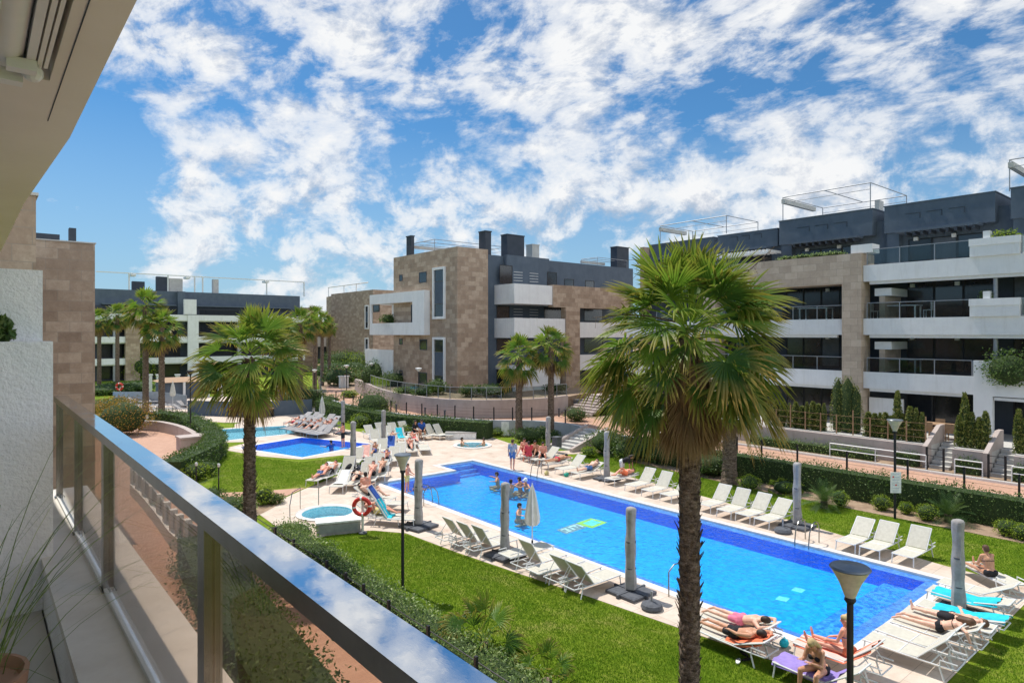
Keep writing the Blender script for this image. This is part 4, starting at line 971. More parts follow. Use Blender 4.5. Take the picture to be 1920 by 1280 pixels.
# round bushes at the foot of the long hedge
for i,(px,py,r,h,lb) in enumerate([(1405,914,.52,.72,'rounded dark green bush nearest the big palm trunk'),(1575,944,.36,.66,'bright lime ball bush between the grey parasol and the lamp'),(1653,951,.38,.62,'bright ball bush left of the notice lamp post'),(1699,958,.28,.5,'smallest bright ball bush just right of the notice lamp post'),(1738,970,.42,.68,'broad bright ball bush beside the right sago palm'),(1887,998,.38,.62,'bright ball bush second from the right edge'),(1917,1006,.36,.6,'bright ball bush at the right edge of the photo')]):
    x,y=G(px,py); x*=.985; y*=.985; bush('round_bush',lb,'bush',(x,y,0),r,h,'bright_leaf',900,.05,'clipped ball bushes along the far lawn',i)
x,y=G(1472,925); bush('box_bush','small clipped box shaped bush beside the tall grey parasol','bush',(x,y,0),.62,.62,'bright_leaf',1100,.055,None,31,.05,.35)
x,y=G(1405,862); bush('round_bush','small round bush on the upper lawn near the central stairs','bush',G3(1170,862),.6,.7,'bright_leaf',500,.08,None,32)
k=0
for px,py,r,h,m_,lb in [(1140,850,1.3,1.5,'hedge_leaf','large dark shrub right of the central stairs'),(1185,862,1.2,1.4,'hedge_leaf','dark shrub behind the far lawn right of the stairs shrub'),(1245,868,1.2,1.3,'hedge_leaf','shrub hidden low behind the big palm skirt'),(1330,890,1.1,1.2,'hedge_leaf','shrub at the left end of the long dark hedge'),(1105,856,.5,.6,'bright_leaf','little round bush at the foot of the stair cheek wall'),
   (990,828,1.1,1.0,'hedge_leaf','low shrub under the two middle palms'),(1020,820,.9,.8,'flower_leaf','flowering low shrub right of the middle palm trunks'),(935,816,.9,.6,'bright_leaf','yellow green low shrub beside the white notice board'),(1035,822,.6,.6,'hedge_leaf','small shrub by the grey wall left of the stairs'),(1080,789,.9,1.0,'flower_leaf','olive shrub on the path beside the upper stairs'),
   (230,815,1.9,2.6,'orange_leaf','orange tipped shrub rising behind the handrail'),(218,790,1.5,2.2,'orange_leaf','yellow orange shrub behind the left end of the handrail'),(365,900,.7,.9,'bright_leaf','lime shrub at the end of the curved hedge'),(380,892,.8,.8,'hedge_leaf','small dark bush at the foot of the curved hedge'),
   (425,965,.9,.8,'flower_leaf','pale flowering shrub left of the left palm trunk'),(452,962,.6,.7,'silver_leaf','silver shrub against the left palm trunk'),(495,945,.45,.75,'bright_leaf','small upright grassy shrub right of the left palm trunk'),(515,943,.4,.4,'flower_leaf','low reddish ground plant beside the jacuzzi deck'),(548,1012,.8,.6,'silver_leaf','first low shrub at the corner of the near lawn'),(395,940,.6,.6,'hedge_leaf','dark little shrub behind the handrail by the bollard lamp'),
   (700,790,1.6,2.6,'hedge_leaf','tall rounded dark shrub in front of the curved path'),(678,800,.9,1.0,'bright_leaf','yellow green shrub behind the rear loungers'),(735,812,.8,.8,'flower_leaf','mixed low shrub left of the seated group'),(760,815,.8,.7,'bright_leaf','yellow shrub just left of the seated dark clothed group'),
   (185,772,2.0,1.2,'hedge_leaf','dark bush by the far left blue pool')]:
    z=1.0 if px==1080 else 0; x,y=G(px,py,z); bush('shrub',lb,'shrub',(x,y,z),r,h,m_,int(500+260*r),.09 if r<1 else .12,None,50+k,.2); k+=1
# sago palms and small fan plants
leafmat('sago_leaf',[(0,(.03,.07,.02)),(.6,(.06,.12,.03)),(1,(.12,.18,.05))],None,.2)
def fans_thing(name,label,cat,loc,n,pl,rad,seed,low=5,st=4,ns=1,feather=True,trunk=.25,group=None):
    t=thing(name,label,cat,loc,0,group); rs=random.Random(seed); V=[];Fc=[];rn=[];tp=[]
    for i in range(n):
        az=i*2.39996+rs.uniform(-.2,.2); el=math.radians(80-(80-low)*(i/n)**.8); L=rad*rs.uniform(.85,1.1)
        d=Vector((math.cos(az)*math.cos(el),math.sin(az)*math.cos(el),math.sin(el))); pr=None; rv=rs.random()
        def P(u): return Vector((0,0,trunk))+d*L*u+Vector((0,0,-.45*L*u*u*math.cos(el)))
        for j in range(15):
            u=(j+1)/15; q=P(u); tdir=(P(min(1,u+.03))-P(u-.03)).normalized(); s=tdir.cross(Vector((0,0,1))); s=s.normalized() if s.length>.01 else Vector((1,0,0))
            w=.30*L*math.sin(math.pi*min(1,u*.8+.18))*.8
            for sg in (-1,1):
                e=q+s*sg*w+tdir*w*.55+Vector((0,0,.12*w)); o=len(V); a=q-tdir*.018; b=q+tdir*.018; V+= [tuple(a),tuple(b),tuple(e)]; Fc.append((o,o+1,o+2)); rn+=[rv]*3; tp+=[0,0,.6]
    me=bpy.data.meshes.new('fronds'); me.from_pydata(V,[],Fc); me.materials.append(M['sago_leaf'])
    for nm,dd in (('rnd',rn),('tip',tp)): a=me.attributes.new(nm,'FLOAT','POINT'); a.data.foreach_set('value',dd)
    o=bpy.data.objects.new('fronds',me); COL.objects.link(o); o.parent=t
    palm_trunk(trunk+.05,.13,.12,seed,False,10).build('trunk','palm_bark',t); return t
fans_thing('sago_palm','sago palm in front of the long hedge right of the grey parasol','palm',G3(1545,952),34,.4,1.15,3,-5)
fans_thing('sago_palm','sago palm at the hedge right of the notice lamp post','palm',G3(1778,978),34,.4,1.2,4,-5)
def small_fan(label,loc,seed,sc=1,h=.3):
    t=thing('fan_palm',label,'palm',loc,0); me=crown_mesh('crown',crown_spec(16,.55*sc,.5*sc,seed,0,0),20,3,seed); o=bpy.data.objects.new('crown',me); COL.objects.link(o); o.parent=t; o.location=(0,0,h)
    palm_trunk(h+.05,.1,.09,seed,False,10).build('trunk','palm_bark',t); return t
small_fan('small fan palm on the near lawn beside the end of the silver hedge',(8.95,11.8,0),5,1.2,.4)
small_fan('tiny fan palm at the bottom edge of the near lawn',(9.35,10.1,0),6,.8,.12)
bush('shrub','low dark ground shrub below the small fan palm','shrub',(8.85,11.2,0),.5,.4,'hedge_leaf',900,.06,None,91)
bush('shrub','yellowish ground shrub at the bottom by the tiny fan palm','shrub',(8.9,10.4,0),.4,.3,'silver_leaf',700,.05,None,92)
# grasses in the own planter at left
def grass_plant(name,label,loc,n,h,seed,mat='silver_leaf',lean=.5):
    t=thing(name,label,'plant',loc); rs=random.Random(seed); V=[];Fc=[];rn=[]
    for i in range(n):
        az=rs.uniform(0,6.28); L=h*rs.uniform(.6,1.1); ln=lean*rs.uniform(.2,1.2); bx,by=rs.uniform(-.1,.1),rs.uniform(-.1,.1); w=.004; pr=None; rv=rs.random()
        s=Vector((-math.sin(az),math.cos(az),0))
        for j in range(9):
            u=j/8; q=Vector((bx,by,0))+Vector((math.cos(az)*ln*L*u*u,math.sin(az)*ln*L*u*u,L*u*(1-.35*ln*u*u))); ww=w*(1-u*.8); o=len(V); V+=[tuple(q-s*ww),tuple(q+s*ww)]; rn+=[rv]*2
            if pr is not None: Fc.append((pr,pr+1,o+1,o))
            pr=o
    me=bpy.data.meshes.new('blades'); me.from_pydata(V,[],Fc); me.materials.append(M[mat]); a=me.attributes.new('rnd','FLOAT','POINT'); a.data.foreach_set('value',rn)
    o=bpy.data.objects.new('blades',me); COL.objects.link(o); o.parent=t; return t
gx,gy=atD(-75,2.3); t=grass_plant('ornamental_grass','thin arching grass blades in a planter at the left edge',(gx,gy,5.92),80,1.3,3,'silver_leaf',.95)
MB().lathe([(.16,0),(.2,.35),(.185,.351),(.17,.31)],(0,0,0),20).build('pot','terracotta',t,True)
gx,gy=atD(-2,4.2); bush('potted_plant','small dark leafy plant on the wall at the left edge','plant',(xY(-2,4.75),4.75,CH-.046),.06,.15,'hedge_leaf',260,.05,None,93,.2)
# ================= palms =================
hi_spec=crown_spec(86,1.04,.84,21,-40,52,84,15,.20)
PM=thing('fan_palm','big fan palm with shaggy crown standing in front of the right building','palm',(*atD(1293,11.5),0))
hM=7.62; palm_trunk(hM-.2,.17,.185,9,True,26).build('trunk','palm_bark',PM)
me=crown_mesh('crown',hi_spec,34,6,5); o=bpy.data.objects.new('crown',me); COL.objects.link(o); o.parent=PM; o.location=(0,0,hM-.15)
# brown skirt
mb=MB(); rs=random.Random(4)
V=[]
for i in range(420):
    a=rs.uniform(0,6.28); r0=rs.uniform(.16,.32); L=rs.uniform(.4,1.15); z=hM-.55-rs.uniform(0,.45); w=rs.uniform(.008,.022); u=Vector((math.cos(a),math.sin(a),0)); tt=Vector((-math.sin(a),math.cos(a),0)); out=rs.uniform(-.05,.10)
    p=u*r0+Vector((0,0,z)); m_=p+u*(.08+out)+Vector((0,0,-L*.5)); e=p+u*(.02+out)+tt*rs.uniform(-.08,.08)+Vector((0,0,-L))
    mb.add([p-tt*w,p+tt*w,m_+tt*w,m_-tt*w,e],[(0,1,2,3),(3,2,4)])
sk=mb.build('dead_skirt','palm_dead',PM); a=sk.data.attributes.new('rnd','FLOAT','POINT'); rr=np.repeat(np.random.RandomState(1).rand(420),5); a.data.foreach_set('value',rr.astype('f'))
# bare flower stalks
mb=MB()
for az,el,L in ((-.65,.75,2.1),(2.6,.35,1.9),(2.3,.9,1.6)):
    d=Vector((math.cos(az)*math.cos(el),math.sin(az)*math.cos(el),math.sin(el))); mb.tube([Vector((0,0,hM))+d*L*u+Vector((0,0,-.5*u*u*(el<.5))) for u in (.15,.4,.7,1)],[.018,.014,.01,.004],5)
    for k in range(12):
        u=.5+.5*k/12; q=Vector((0,0,hM))+d*L*u+Vector((0,0,-.5*u*u*(el<.5))); mb.tube([q,q+Vector((rs.uniform(-.15,.15),rs.uniform(-.15,.15),rs.uniform(-.2,.05)))],.004,3)
mb.build('flower_stalk','palm_bark',PM)
LP=thing('fan_palm','left fan palm with broad open crown and rusty hanging leaves','palm',(*atD(468,20.5),0))
hL=zat(672,*atD(462,20.5)); palm_trunk(hL,.20,.15,12,True,18).build('trunk','palm_bark',LP)
me=crown_mesh('crown',crown_spec(42,1.0,.98,33,-36,6,84,12,.16),26,5,7); o=bpy.data.objects.new('crown',me); COL.objects.link(o); o.parent=LP; o.location=(0,0,hL)
mids=[crown_mesh('crown',crown_spec(34,.95,.95,40+i,-50,8),16,4,50+i) for i in range(3)]
thinm={}
def mid_palm(label,px,pyb,pyc,seed,sc=1.0,r=.19,z0=0.,lean=0):
    x,y=G(px,pyb,z0); D=dep(x,y); h=zat(pyc,x,y)-z0
    t=thing('fan_palm',label,'palm',(x,y,z0),seed*1.3,'slender fan palms round the pools')
    o=palm_trunk(h,r*1.1,r*.9,seed,False,12).build('trunk','palm_bark',t)
    if lean: o.rotation_euler=(0,lean,0)
    c=bpy.data.objects.new('crown',mids[seed%3]); COL.objects.link(c); c.parent=t; c.location=(h*math.sin(lean),0,h*math.cos(lean)); c.scale=(sc,)*3
for a in [('left of the two middle palms before the corner building',973,822,668,1,1.02,.24),('right of the two middle palms before the corner building',1033,820,650,2,1.0,.23),
  ('palm whose brown skirt shows left of the big palm trunk',1196,862,745,3,.95,.25),('palm with pale trunk base right of the big palm trunk',1368,905,740,4,.95,.33),
  ('front palm with a full round crown in the far left group',303,778,614,5,1.15,.26),('taller palm just behind the front far left palm',273,776,575,6,1.1,.26),
  ('thin palm standing clear of the far left group',220,735,590,7,.95,.24),('leftmost far palm half hidden by the stone wall',186,735,600,8,1.0,.24),
  ('palm directly behind the right side of the left palm crown',524,770,625,9,1.2,.28),('palm between the left palm crown and the thin right ones',563,762,606,10,1.1,.26),
  ('tallest of the thin palms at the end of the far path',590,745,596,11,1.0,.24),('second thin palm at the end of the far path',604,738,604,12,.9,.22),
  ('small leaning palm farthest right at the end of the path',617,735,610,13,.65,.2)]:
    mid_palm(a[0],a[1],a[2],a[3],a[4],a[5],a[6],0,.10 if a[4]==13 else 0)
# cypress screen on the terrace
def cyp_mesh(n,r,h,seed):
    rs=np.random.RandomState(seed); z=rs.rand(n)*h; a=rs.rand(n)*6.283; rr=r*(1-.75*(z/h)**4)*(.8+.35*rs.rand(n)); P=np.stack([rr*np.cos(a),rr*np.sin(a),z],1); Nn=np.stack([np.cos(a)*.4,np.sin(a)*.4,.9+0*a],1)
    return P,Nn
protoC={}
def cypress(px,X,z0,r,h,label,grp='slim cypresses along the terrace edge'):
    y=yX(px,X); key=(round(r,1))
    if key not in protoC:
        t=thing('cypress',label,'tree',(X,y,z0),0,grp); P,Nn=cyp_mesh(900,r,h,int(px)); leaves_obj('foliage',P,Nn,.10,'cypress_leaf',t,.35)
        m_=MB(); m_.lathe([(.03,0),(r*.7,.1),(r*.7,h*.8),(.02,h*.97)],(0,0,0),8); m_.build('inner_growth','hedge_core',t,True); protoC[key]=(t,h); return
    s,h0=protoC[key]; t=dup(s,(X,y,z0),U(0,6),label,grp); t.scale=(r/key if key else 1,)*2+(h/h0,)
fm='slim cypress number {} counted from the right inside the screen left of the stairs'
ords=['first','second','third','fourth','fifth','sixth','seventh','eighth','ninth','tenth','eleventh','twelfth','thirteenth','fourteenth','fifteenth','sixteenth','seventeenth','eighteenth','nineteenth','twentieth']
row=[1729,1718,1706,1693,1672,1660,1650,1640,1628,1545,1534,1524,1513,1503,1492,1481,1468,1455,1440]
for i,px in enumerate(row): cypress(px,XT+.45,2.06,(.15 if i%3 else .17),[1.5,1.7,1.75,1.35,1.2,1.35,1.3,1.25,1.3,1.55,1.5,1.6,1.55,1.3,1.5,1.4,1.45,1.5,1.4][i],f'{ords[i]} slim cypress from the right in the wired screen left of the stairs')
for i,(px,h) in enumerate(((1683,2.5),(1809,2.6),(1799,1.5),(1822,1.7),(1836,1.5),(1848,1.8),(1910,2.0),(1920,1.6))): cypress(px,XT+.5,2.06,.24,h,['tall slim cypress standing above the wired screen','tallest slim cypress between the two terrace stairs','short golden cypress left of the tallest one by the stairs','cypress just right of the tallest one by the stairs','golden cypress second from the right between the stairs','cypress at the right end between the two stairs','green cypress beyond the right hand stairs','cypress cut by the right edge of the photo'][i])
for i,(px,r,h) in enumerate(((1572,.42,3.0),(1590,.5,3.1),(1604,.36,2.6))): cypress(px,XT+1.0,2.06,r,h,['left dark bushy cypress beside the stone column','middle and widest dark bushy cypress before the stone column','right dark bushy cypress touching the stone column'][i],'bushy cypresses before the stone column')
for i,(a,b,h,lb) in enumerate(((1410,1640,.42,'low strip of yellowish ground plants below the long terrace wall'),(1682,1722,.6,'short clipped hedge below the long terrace wall near the stairs'),(1792,1838,.65,'short clipped hedge between the two terrace stairs'),(1900,2000,.6,'short clipped hedge beyond the right hand stairs'))):
    X=35.35; hedge('hedge',lb,[(X,yX(b,X)),(X,yX(a,X))],.55,h,'silver_leaf' if i==0 else 'hedge_leaf',420,.08,None,1.03,.25)
# garden on the round terrace and beyond
k=0
for px,py,z,r,h,m_,lb in [(790,742,2.3,.8,.7,'hedge_leaf','low green shrub behind the glass fence at left'),(817,738,2.3,1.0,1.2,'hedge_leaf','round shrub below the lower slit window'),(882,742,2.3,1.0,.9,'flower_leaf','shrub at the corner of the stone building'),(925,742,2.3,1.4,1.0,'hedge_leaf','wide shrub by the grey wall behind the glass fence'),(760,738,2.3,.9,.6,'silver_leaf','silver low shrub behind the glass fence'),(1040,736,2.3,1.0,.8,'hedge_leaf','shrub beside the stone column at the round terrace'),
   (704,730,1.6,1.9,3.0,'hedge_leaf','tall dark shrub at the left end of the round terrace'),(742,724,2.2,1.6,1.5,'hedge_leaf','dark shrub behind the white garden wall'),(712,668,2.0,2.2,2.4,'bright_leaf','light green tree like shrub under the white box balcony'),
   (640,722,1,2.4,2.2,'flower_leaf','flowering shrub beyond the bend of the pink path'),(665,710,1,2.5,2.6,'hedge_leaf','green shrub before the farther stone building'),(690,716,1,2.2,1.6,'flower_leaf','reddish shrub beyond the round terrace'),(622,712,1,2.8,2.6,'hedge_leaf','dark shrub left of the farther stone building'),(640,690,1,3.5,3.2,'hedge_leaf','rear dark shrub at the foot of the farther stone building'),(675,690,1,3.8,3.0,'bright_leaf','rear light shrub at the foot of the farther stone building'),(655,745,1.0,.8,.7,'bright_leaf','small light bush beside the bend of the pink path'),
   (250,735,0,3.2,1.4,'hedge_leaf','wide low hedge bush on the far left lawn'),(200,738,0,4,1.2,'hedge_leaf','low dark hedge bush beside the far left stone wall'),(560,760,0,1.6,2.2,'hedge_leaf','dark shrub behind the rear row of loungers'),(583,762,0,1.4,2.0,'flower_leaf','mixed shrub left of the white parasol'),(540,755,0,1.5,2.4,'hedge_leaf','dark shrub right of the left palm crown'),(618,770,0,1.3,1.6,'hedge_leaf','shrub at the start of the curved dark hedge'),(415,735,0,2.5,3,'bright_leaf','light shrub hidden behind the left palm leaves'),(262,712,0,2.2,4.5,'bright_leaf','light green young tree before the far left building')]:
    x,y=G(px,py,z); bush('shrub',lb,'shrub',(x,y,z),r,h,m_,int(500+200*r),.14 if r<2 else .24,None,120+k,.2); k+=1
# potted greenery on the facade
bush('planter_shrub','trailing green plant spilling over the white wall at right','plant',(XF-.15,yX(1885,XF)-.2,4.9),1.0,1.7,'hedge_leaf',1600,.13,None,140,.3)
bush('planter_shrub','flat green plant in the top floor white planter','plant',(XF+.4,yX(1872,XF)-.2,12.3),.5,.45,'bright_leaf',400,.1,None,141,.3)
bush('planter_shrub','small green plant in the middle floor white planter','plant',(XF+.4,yX(1845,XF),9.2),.3,.5,'hedge_leaf',300,.1,None,142,.3)
for i,px in enumerate((1470,1500,1530,1560)): bush('planter_shrub',['leftmost','second','third','rightmost'][i]+' low dry plant on top of the stone portal beam','plant',(XF+.4,yX(px,XF),12.2),.55,.3,'silver_leaf',250,.1,'low plants on the stone beam',150+i,.3)
bush('planter_shrub','green plants on the ledge of the white box balcony','plant',(Xb+.45,yX(722,Xb),zat(606,Xb,Yr+3)),.9,.9,'hedge_leaf',700,.14,None,160,.3)

# ---------- grass blades standing on the lawns ----------
def blades(name,label,poly,n,hgt,seed):
    rs=np.random.RandomState(seed); xs=[p[0] for p in poly]; ys=[p[1] for p in poly]; P=rs.rand(n*2,2)*[max(xs)-min(xs),max(ys)-min(ys)]+[min(xs),min(ys)]
    ins=np.zeros(len(P),bool); j=len(poly)-1
    for i in range(len(poly)):
        xi,yi=poly[i]; xj,yj=poly[j]; c=((yi>P[:,1])!=(yj>P[:,1]))&(P[:,0]<(xj-xi)*(P[:,1]-yi)/(yj-yi+1e-12)+xi); ins^=c; j=i
    P=P[ins][:n]; m=len(P); a=rs.rand(m)*6.283; h=hgt*(.5+.9*rs.rand(m)); w=.006+.005*rs.rand(m); lx=rs.normal(size=m)*.5*h; ly=rs.normal(size=m)*.5*h
    z=np.full(m,-.015); A=np.stack([P[:,0]-w*np.cos(a),P[:,1]-w*np.sin(a),z],1); B=np.stack([P[:,0]+w*np.cos(a),P[:,1]+w*np.sin(a),z],1); C=np.stack([P[:,0]+lx,P[:,1]+ly,h],1)
    V=np.stack([A,B,C],1).reshape(-1,3); me=bpy.data.meshes.new(name); me.from_pydata(V.tolist(),[],np.arange(m*3).reshape(-1,3).tolist()); me.materials.append(M['grass_blade'])
    lo=np.sin(P[:,0]*1.3+P[:,1]*.7)*np.sin(P[:,1]*1.1+np.sin(P[:,0]*.9)); hi=np.sin(P[:,0]*3.7+P[:,1]*2.1)*np.sin(P[:,1]*4.3-P[:,0]*1.7); q=np.clip(rs.rand(m)*.5+.22+.30*np.maximum(lo*.8+hi*.5,-.6),0,1)
    at=me.attributes.new('rnd','FLOAT','POINT'); at.data.foreach_set('value',np.repeat(q,3).astype('f'))
    o=bpy.data.objects.new(name,me); COL.objects.link(o); return tag(o,label,None,None,'stuff')
leafmat('grass_blade',[(0,(.08,.18,.008)),(.5,(.15,.27,.012)),(.85,(.23,.33,.025)),(1,(.36,.38,.08))],None,.35)
blades('grass','short mown grass of the near lawn between hedge and deck',[(8.75,2),(14.3,2),(14.3,4.7),(14.1,6.8),(13.98,7.97),(13.72,10.3),(13.42,12.8),(13.02,15.6),(12.67,18.3),(12.42,21.2),(11.7,22.3),(10.8,22.75),(8.75,22.9)],150000,.035,1)
blades('grass','short mown grass of the far lawn behind the white loungers',[(24.1,3),(28.9,3),(28.9,17),(29.4,24),(29.9,28),(27.2,27.3),(26.05,18),(25.3,12.5),(24.7,9.5),(24.25,7.2)],90000,.033,2)
blades('grass','mown grass beyond the short end of the pool',[(14.4,-1),(25,-1),(25,4.6),(14.4,4.6)],60000,.035,3)
blades('grass','mown grass of the left lawn before the small pool',[G(395,925),G(572,912),G(600,903),G(658,878),G(700,856),G(640,856),G(565,866),G(495,859),G(430,848),G(405,870)],50000,.033,4)
# ================= sun loungers =================
def make_lounger(deg,sling='sling',frame='white_metal',hinge=.18):
    def mk():
        t=thing('sun_lounger','x','sun lounger'); zr=.33
        mb=MB()
        for y in (-.31,.31): mb.tube([(-.96,y,zr-.01),(-.2,y,zr-.03),(.55,y,zr-.03),(.93,y,zr-.01)],.019,6)
        for x in (-.95,-.2,.45,.93): mb.tube([(x,-.31,zr-.02),(x,.31,zr-.02)],.017,6)
        for y in (-.31,.31): mb.tube([(.62,y,zr-.02),(.62,y,zr+.10),(.95,y,zr+.10)],.017,5)
        mb.build('frame',frame,t,True)
        for x,dx in ((-.90,-.04),(.60,.10)):
            for y in (-.31,.31): MB().tube([(x,y,zr-.03),(x+dx,y*1.04,0.0)],.019,6).build('leg',frame,t,True)
        mb=MB(); n=8
        for i in range(n):
            a=-.95+(hinge+.95)*i/n; b=-.95+(hinge+.95)*(i+1)/n; s=lambda x:zr-.012-.022*math.sin(math.pi*(x+.95)/(hinge+.95))
            mb.add([(a,-.29,s(a)),(b,-.29,s(b)),(b,.29,s(b)),(a,.29,s(a)),(a,-.29,s(a)+.012),(b,-.29,s(b)+.012),(b,.29,s(b)+.012),(a,.29,s(a)+.012)],[(0,3,2,1),(4,5,6,7),(0,1,5,4),(2,3,7,6)]+([(3,0,4,7)] if i==0 else [])+([(1,2,6,5)] if i==n-1 else []))
        mb.build('seat',sling,t,True)
        a=math.radians(deg); L=.78; dx,dz=math.cos(a)*L,math.sin(a)*L
        bk=MB(); c=Vector((hinge+dx/2,0,zr+.005+dz/2)); bk.obox(c,(dx,0,dz),(0,1,0),(-dz,0,dx),L/2-.01,.285,.008); b=bk.build('backrest',sling,t)
        mb=MB()
        for y in (-.305,.305): mb.tube([(hinge,y,zr),(hinge+dx,y,zr+dz)],.018,6)
        mb.tube([(hinge+dx,-.305,zr+dz),(hinge+dx,.305,zr+dz)],.018,6)
        if deg>5: mb.tube([(hinge+dx*.6,-.3,zr+dz*.6),(hinge+.62,-.3,zr-.02)],.012,5); mb.tube([(hinge+dx*.6,.3,zr+dz*.6),(hinge+.62,.3,zr-.02)],.012,5)
        mb.build('back_frame',frame,b,True)
        return t
    return mk
LS={}
def lounger(x,y,rz,label,deg=48,sling='sling',group='white sun loungers round the pools'):
    frame='white_metal' if sling=='sling' else 'grey_metal'
    if deg==48: deg=random.choice((42,48,53))
    x+=U(-.04,.04); rz+=U(-.03,.03)
    return first_or_dup(LS,(deg,sling),make_lounger(deg,sling,frame),(x,y,.012),rz,label,group)
PI=math.pi
o4=['leftmost','second from the left','third from the left','rightmost']
# far side of the main pool, foot to the pool
def frow(px_list,base,labs,X=24.2,deg=48):
    for (px,py),lb in zip(px_list,labs): 
        g=G(px,py); lounger(g[0]+.92,g[1]+0,0.0+U(-.04,.04),lb,deg)
frow([(1320,960),(1357,971),(1393,980),(1430,990)],0,[f'{o} lounger in the row of four right of the big palm' for o in o4])
frow([(1586,1034),(1631,1046),(1693,1060)],0,[f'{o} empty white lounger in the row of three left of the right parasol' for o in ('leftmost','middle','rightmost')])
frow([(1180,922),(1213,932),(1250,941)],0,['empty lounger right of the person lying under the bending one','empty lounger second left of the big palm trunk','empty lounger just left of the big palm trunk'])
L_lie=[]
for px,py,dg,lb in [(1142,910,0,'flat lounger at the foot of the bending person'),(1080,898,25,'lounger carrying the reclining person left of the pale tall parasol'),(1050,890,48,'empty raised lounger between two sunbathers across the pool'),(1022,880,10,'lounger with the sunbather lying on the front in the far row'),(1003,872,48,'raised empty lounger at the upper far row behind a sunbather'),(985,866,0,'lounger under the seated group by the standing man'),(968,860,0,'flat lounger at the left end of the far row')]:
    g=G(px,py); L_lie.append(lounger(g[0]+.92,g[1],0,lb,dg))
# near row: head away from the pool
near=[(17.75+1.15,'first'),(17.75+.35,'second'),(17.75-.55,'third')]
x0=14.45
gy=lambda px,py:G(px,py)[1]
nr=[(19.05,'upright',55),(18.3,'second',55),(17.55,'third',58)]
for i,(y,o,dg) in enumerate(nr): lounger(13.5+.05*i,y,PI+U(-.03,.03),['farthest of the three raised loungers between the first two near parasols','middle of the three raised loungers between the first two near parasols','nearest of the three raised loungers left of the second near parasol'][i],dg)
for i,(y,dg) in enumerate([(15.35,58),(14.6,0),(13.85,50),(13.1,50)]): lounger(13.85,y,PI+U(-.03,.03),['raised lounger right below the loose white parasol','flat lounger among the near row left of the third near parasol','raised lounger second from the end of the near row','last raised lounger of the near row left of the third near parasol'][i],dg)
lounger(14.1,16.25,PI,'flat lounger beside the base of the second near parasol',0)
# end row, head away from the pool short side (toward -Y)
RZ=-PI/2
end=[(13.75,6.3,'lounger with the purple towel at the bottom of the photo',35,0),(14.95,6.45,'lounger with the striped orange towel at the pool corner',40,0),(16.35,5.5,'empty lounger left of the two lying people at lower right',45,0),(17.12,5.5,'second empty lounger left of the two lying people at lower right',45,0),(17.9,5.45,'lounger under the sunbather with the hanging arm',30,0),(18.65,5.5,'lounger under the man in black trunks near the right parasol',8,0),(19.5,5.4,'lounger with the front turquoise towel right of the parasol',12,0),(20.75,5.6,'lounger with the rear turquoise towel right of the parasol',12,0),(21.6,5.6,'empty lounger beside the seated person at the right edge',30,0)]
for x,y,lb,dg,_ in end: lounger(x,y,RZ+U(-.03,.03),lb,dg)
for i,(x,y) in enumerate(((13.8,8.4),(14.52,8.7))): lounger(x,y,RZ,['lounger under the sunbather with black trunks beside the big palm trunk','lounger under the sunbather with pink floral trunks beside the big palm trunk'][i],22)
# left groups
lj=[(600,905,-2.45,30,'lounger with the reclining couple on the left lawn edge'),(618,900,-2.45,30,'lounger beside the reclining couple on the left lawn edge'),(650,893,-2.3,50,'empty raised lounger left of the round black bag'),(690,893,-2.2,45,'raised lounger right of the round black bag'),
 (708,885,-2.2,45,'lounger second right of the round black bag'),(722,876,-2.2,35,'lounger with the person reclining by the blue towel'),(738,868,-2.2,40,'lounger behind the person reclining by the blue towel'),(750,860,-2.2,40,'lounger further up the diagonal row left of the deck lamp'),(770,850,-2.0,35,'lounger with the sunbather at the top of the diagonal row'),(795,848,-2.0,0,'long flat lounger behind the deck lamp head'),
 (740,836,-1.9,35,'lounger under the striped sunbather behind the small pool'),(765,830,-1.9,0,'flat lounger in the middle deck cluster'),(720,830,-1.9,45,'raised lounger beside the small pool steps'),(697,822,-1.6,45,'first grey lounger of the cluster right of the small pool parasol'),(718,818,-1.6,50,'second grey lounger of the cluster by the small pool'),(742,818,-1.6,50,'third grey lounger of the cluster by the small pool'),(762,815,-1.6,50,'grey lounger before the dark clothed pair'),(790,822,-1.6,30,'grey lounger beside the dark clothed pair'),(812,822,-1.3,55,'left of the two upright loungers by the white box bench'),(828,822,-1.3,55,'right of the two upright loungers by the white box bench'),
 (700,945,.35,30,'lounger with the seated person behind the lifebuoy'),(722,955,.5,50,'lounger with its raised back draped by the blue towel'),(712,980,.45,30,'lounger under the red skinned sunbather by the lifebuoy post'),(738,984,.5,55,'raised lounger with the turquoise towel beside the lamp post')]
for px,py,rz,dg,lb in lj:
    g=G(px,py); lounger(g[0],g[1],rz+(PI if py<900 or px<660 else 1.75),lb,dg,'sling')
k=0
for r_,(y0,n_,xs) in enumerate(((812,9,(548,7.5)),(804,9,(545,7.6)),(797,7,(548,8.5)))):
    for i in range(n_):
        px=xs[0]+xs[1]*i+U(-2,2); py=y0-10+1.45*i+(0 if r_ else 3); g=G(px+10*r_,py+3); k+=1
        lounger(g[0],g[1],.4+U(-.1,.1),f"{ords[i]} from the left in the {['front','middle','back'][r_]} line of grey loungers behind the child pool",[30,0,40][i%3],'sling_grey','grey loungers behind the child pool')
for r_ in range(3):
    for i in range(7):
        g=G(245+16*i+U(-2,2)+4*r_,772-7*r_); lounger(g[0],g[1],2.2+U(-.2,.2),f"{ords[i]} from the left in the {['front','middle','back'][r_]} line of loungers by the far left pool",[30,0][i%2],'sling_grey','loungers by the far left pool')
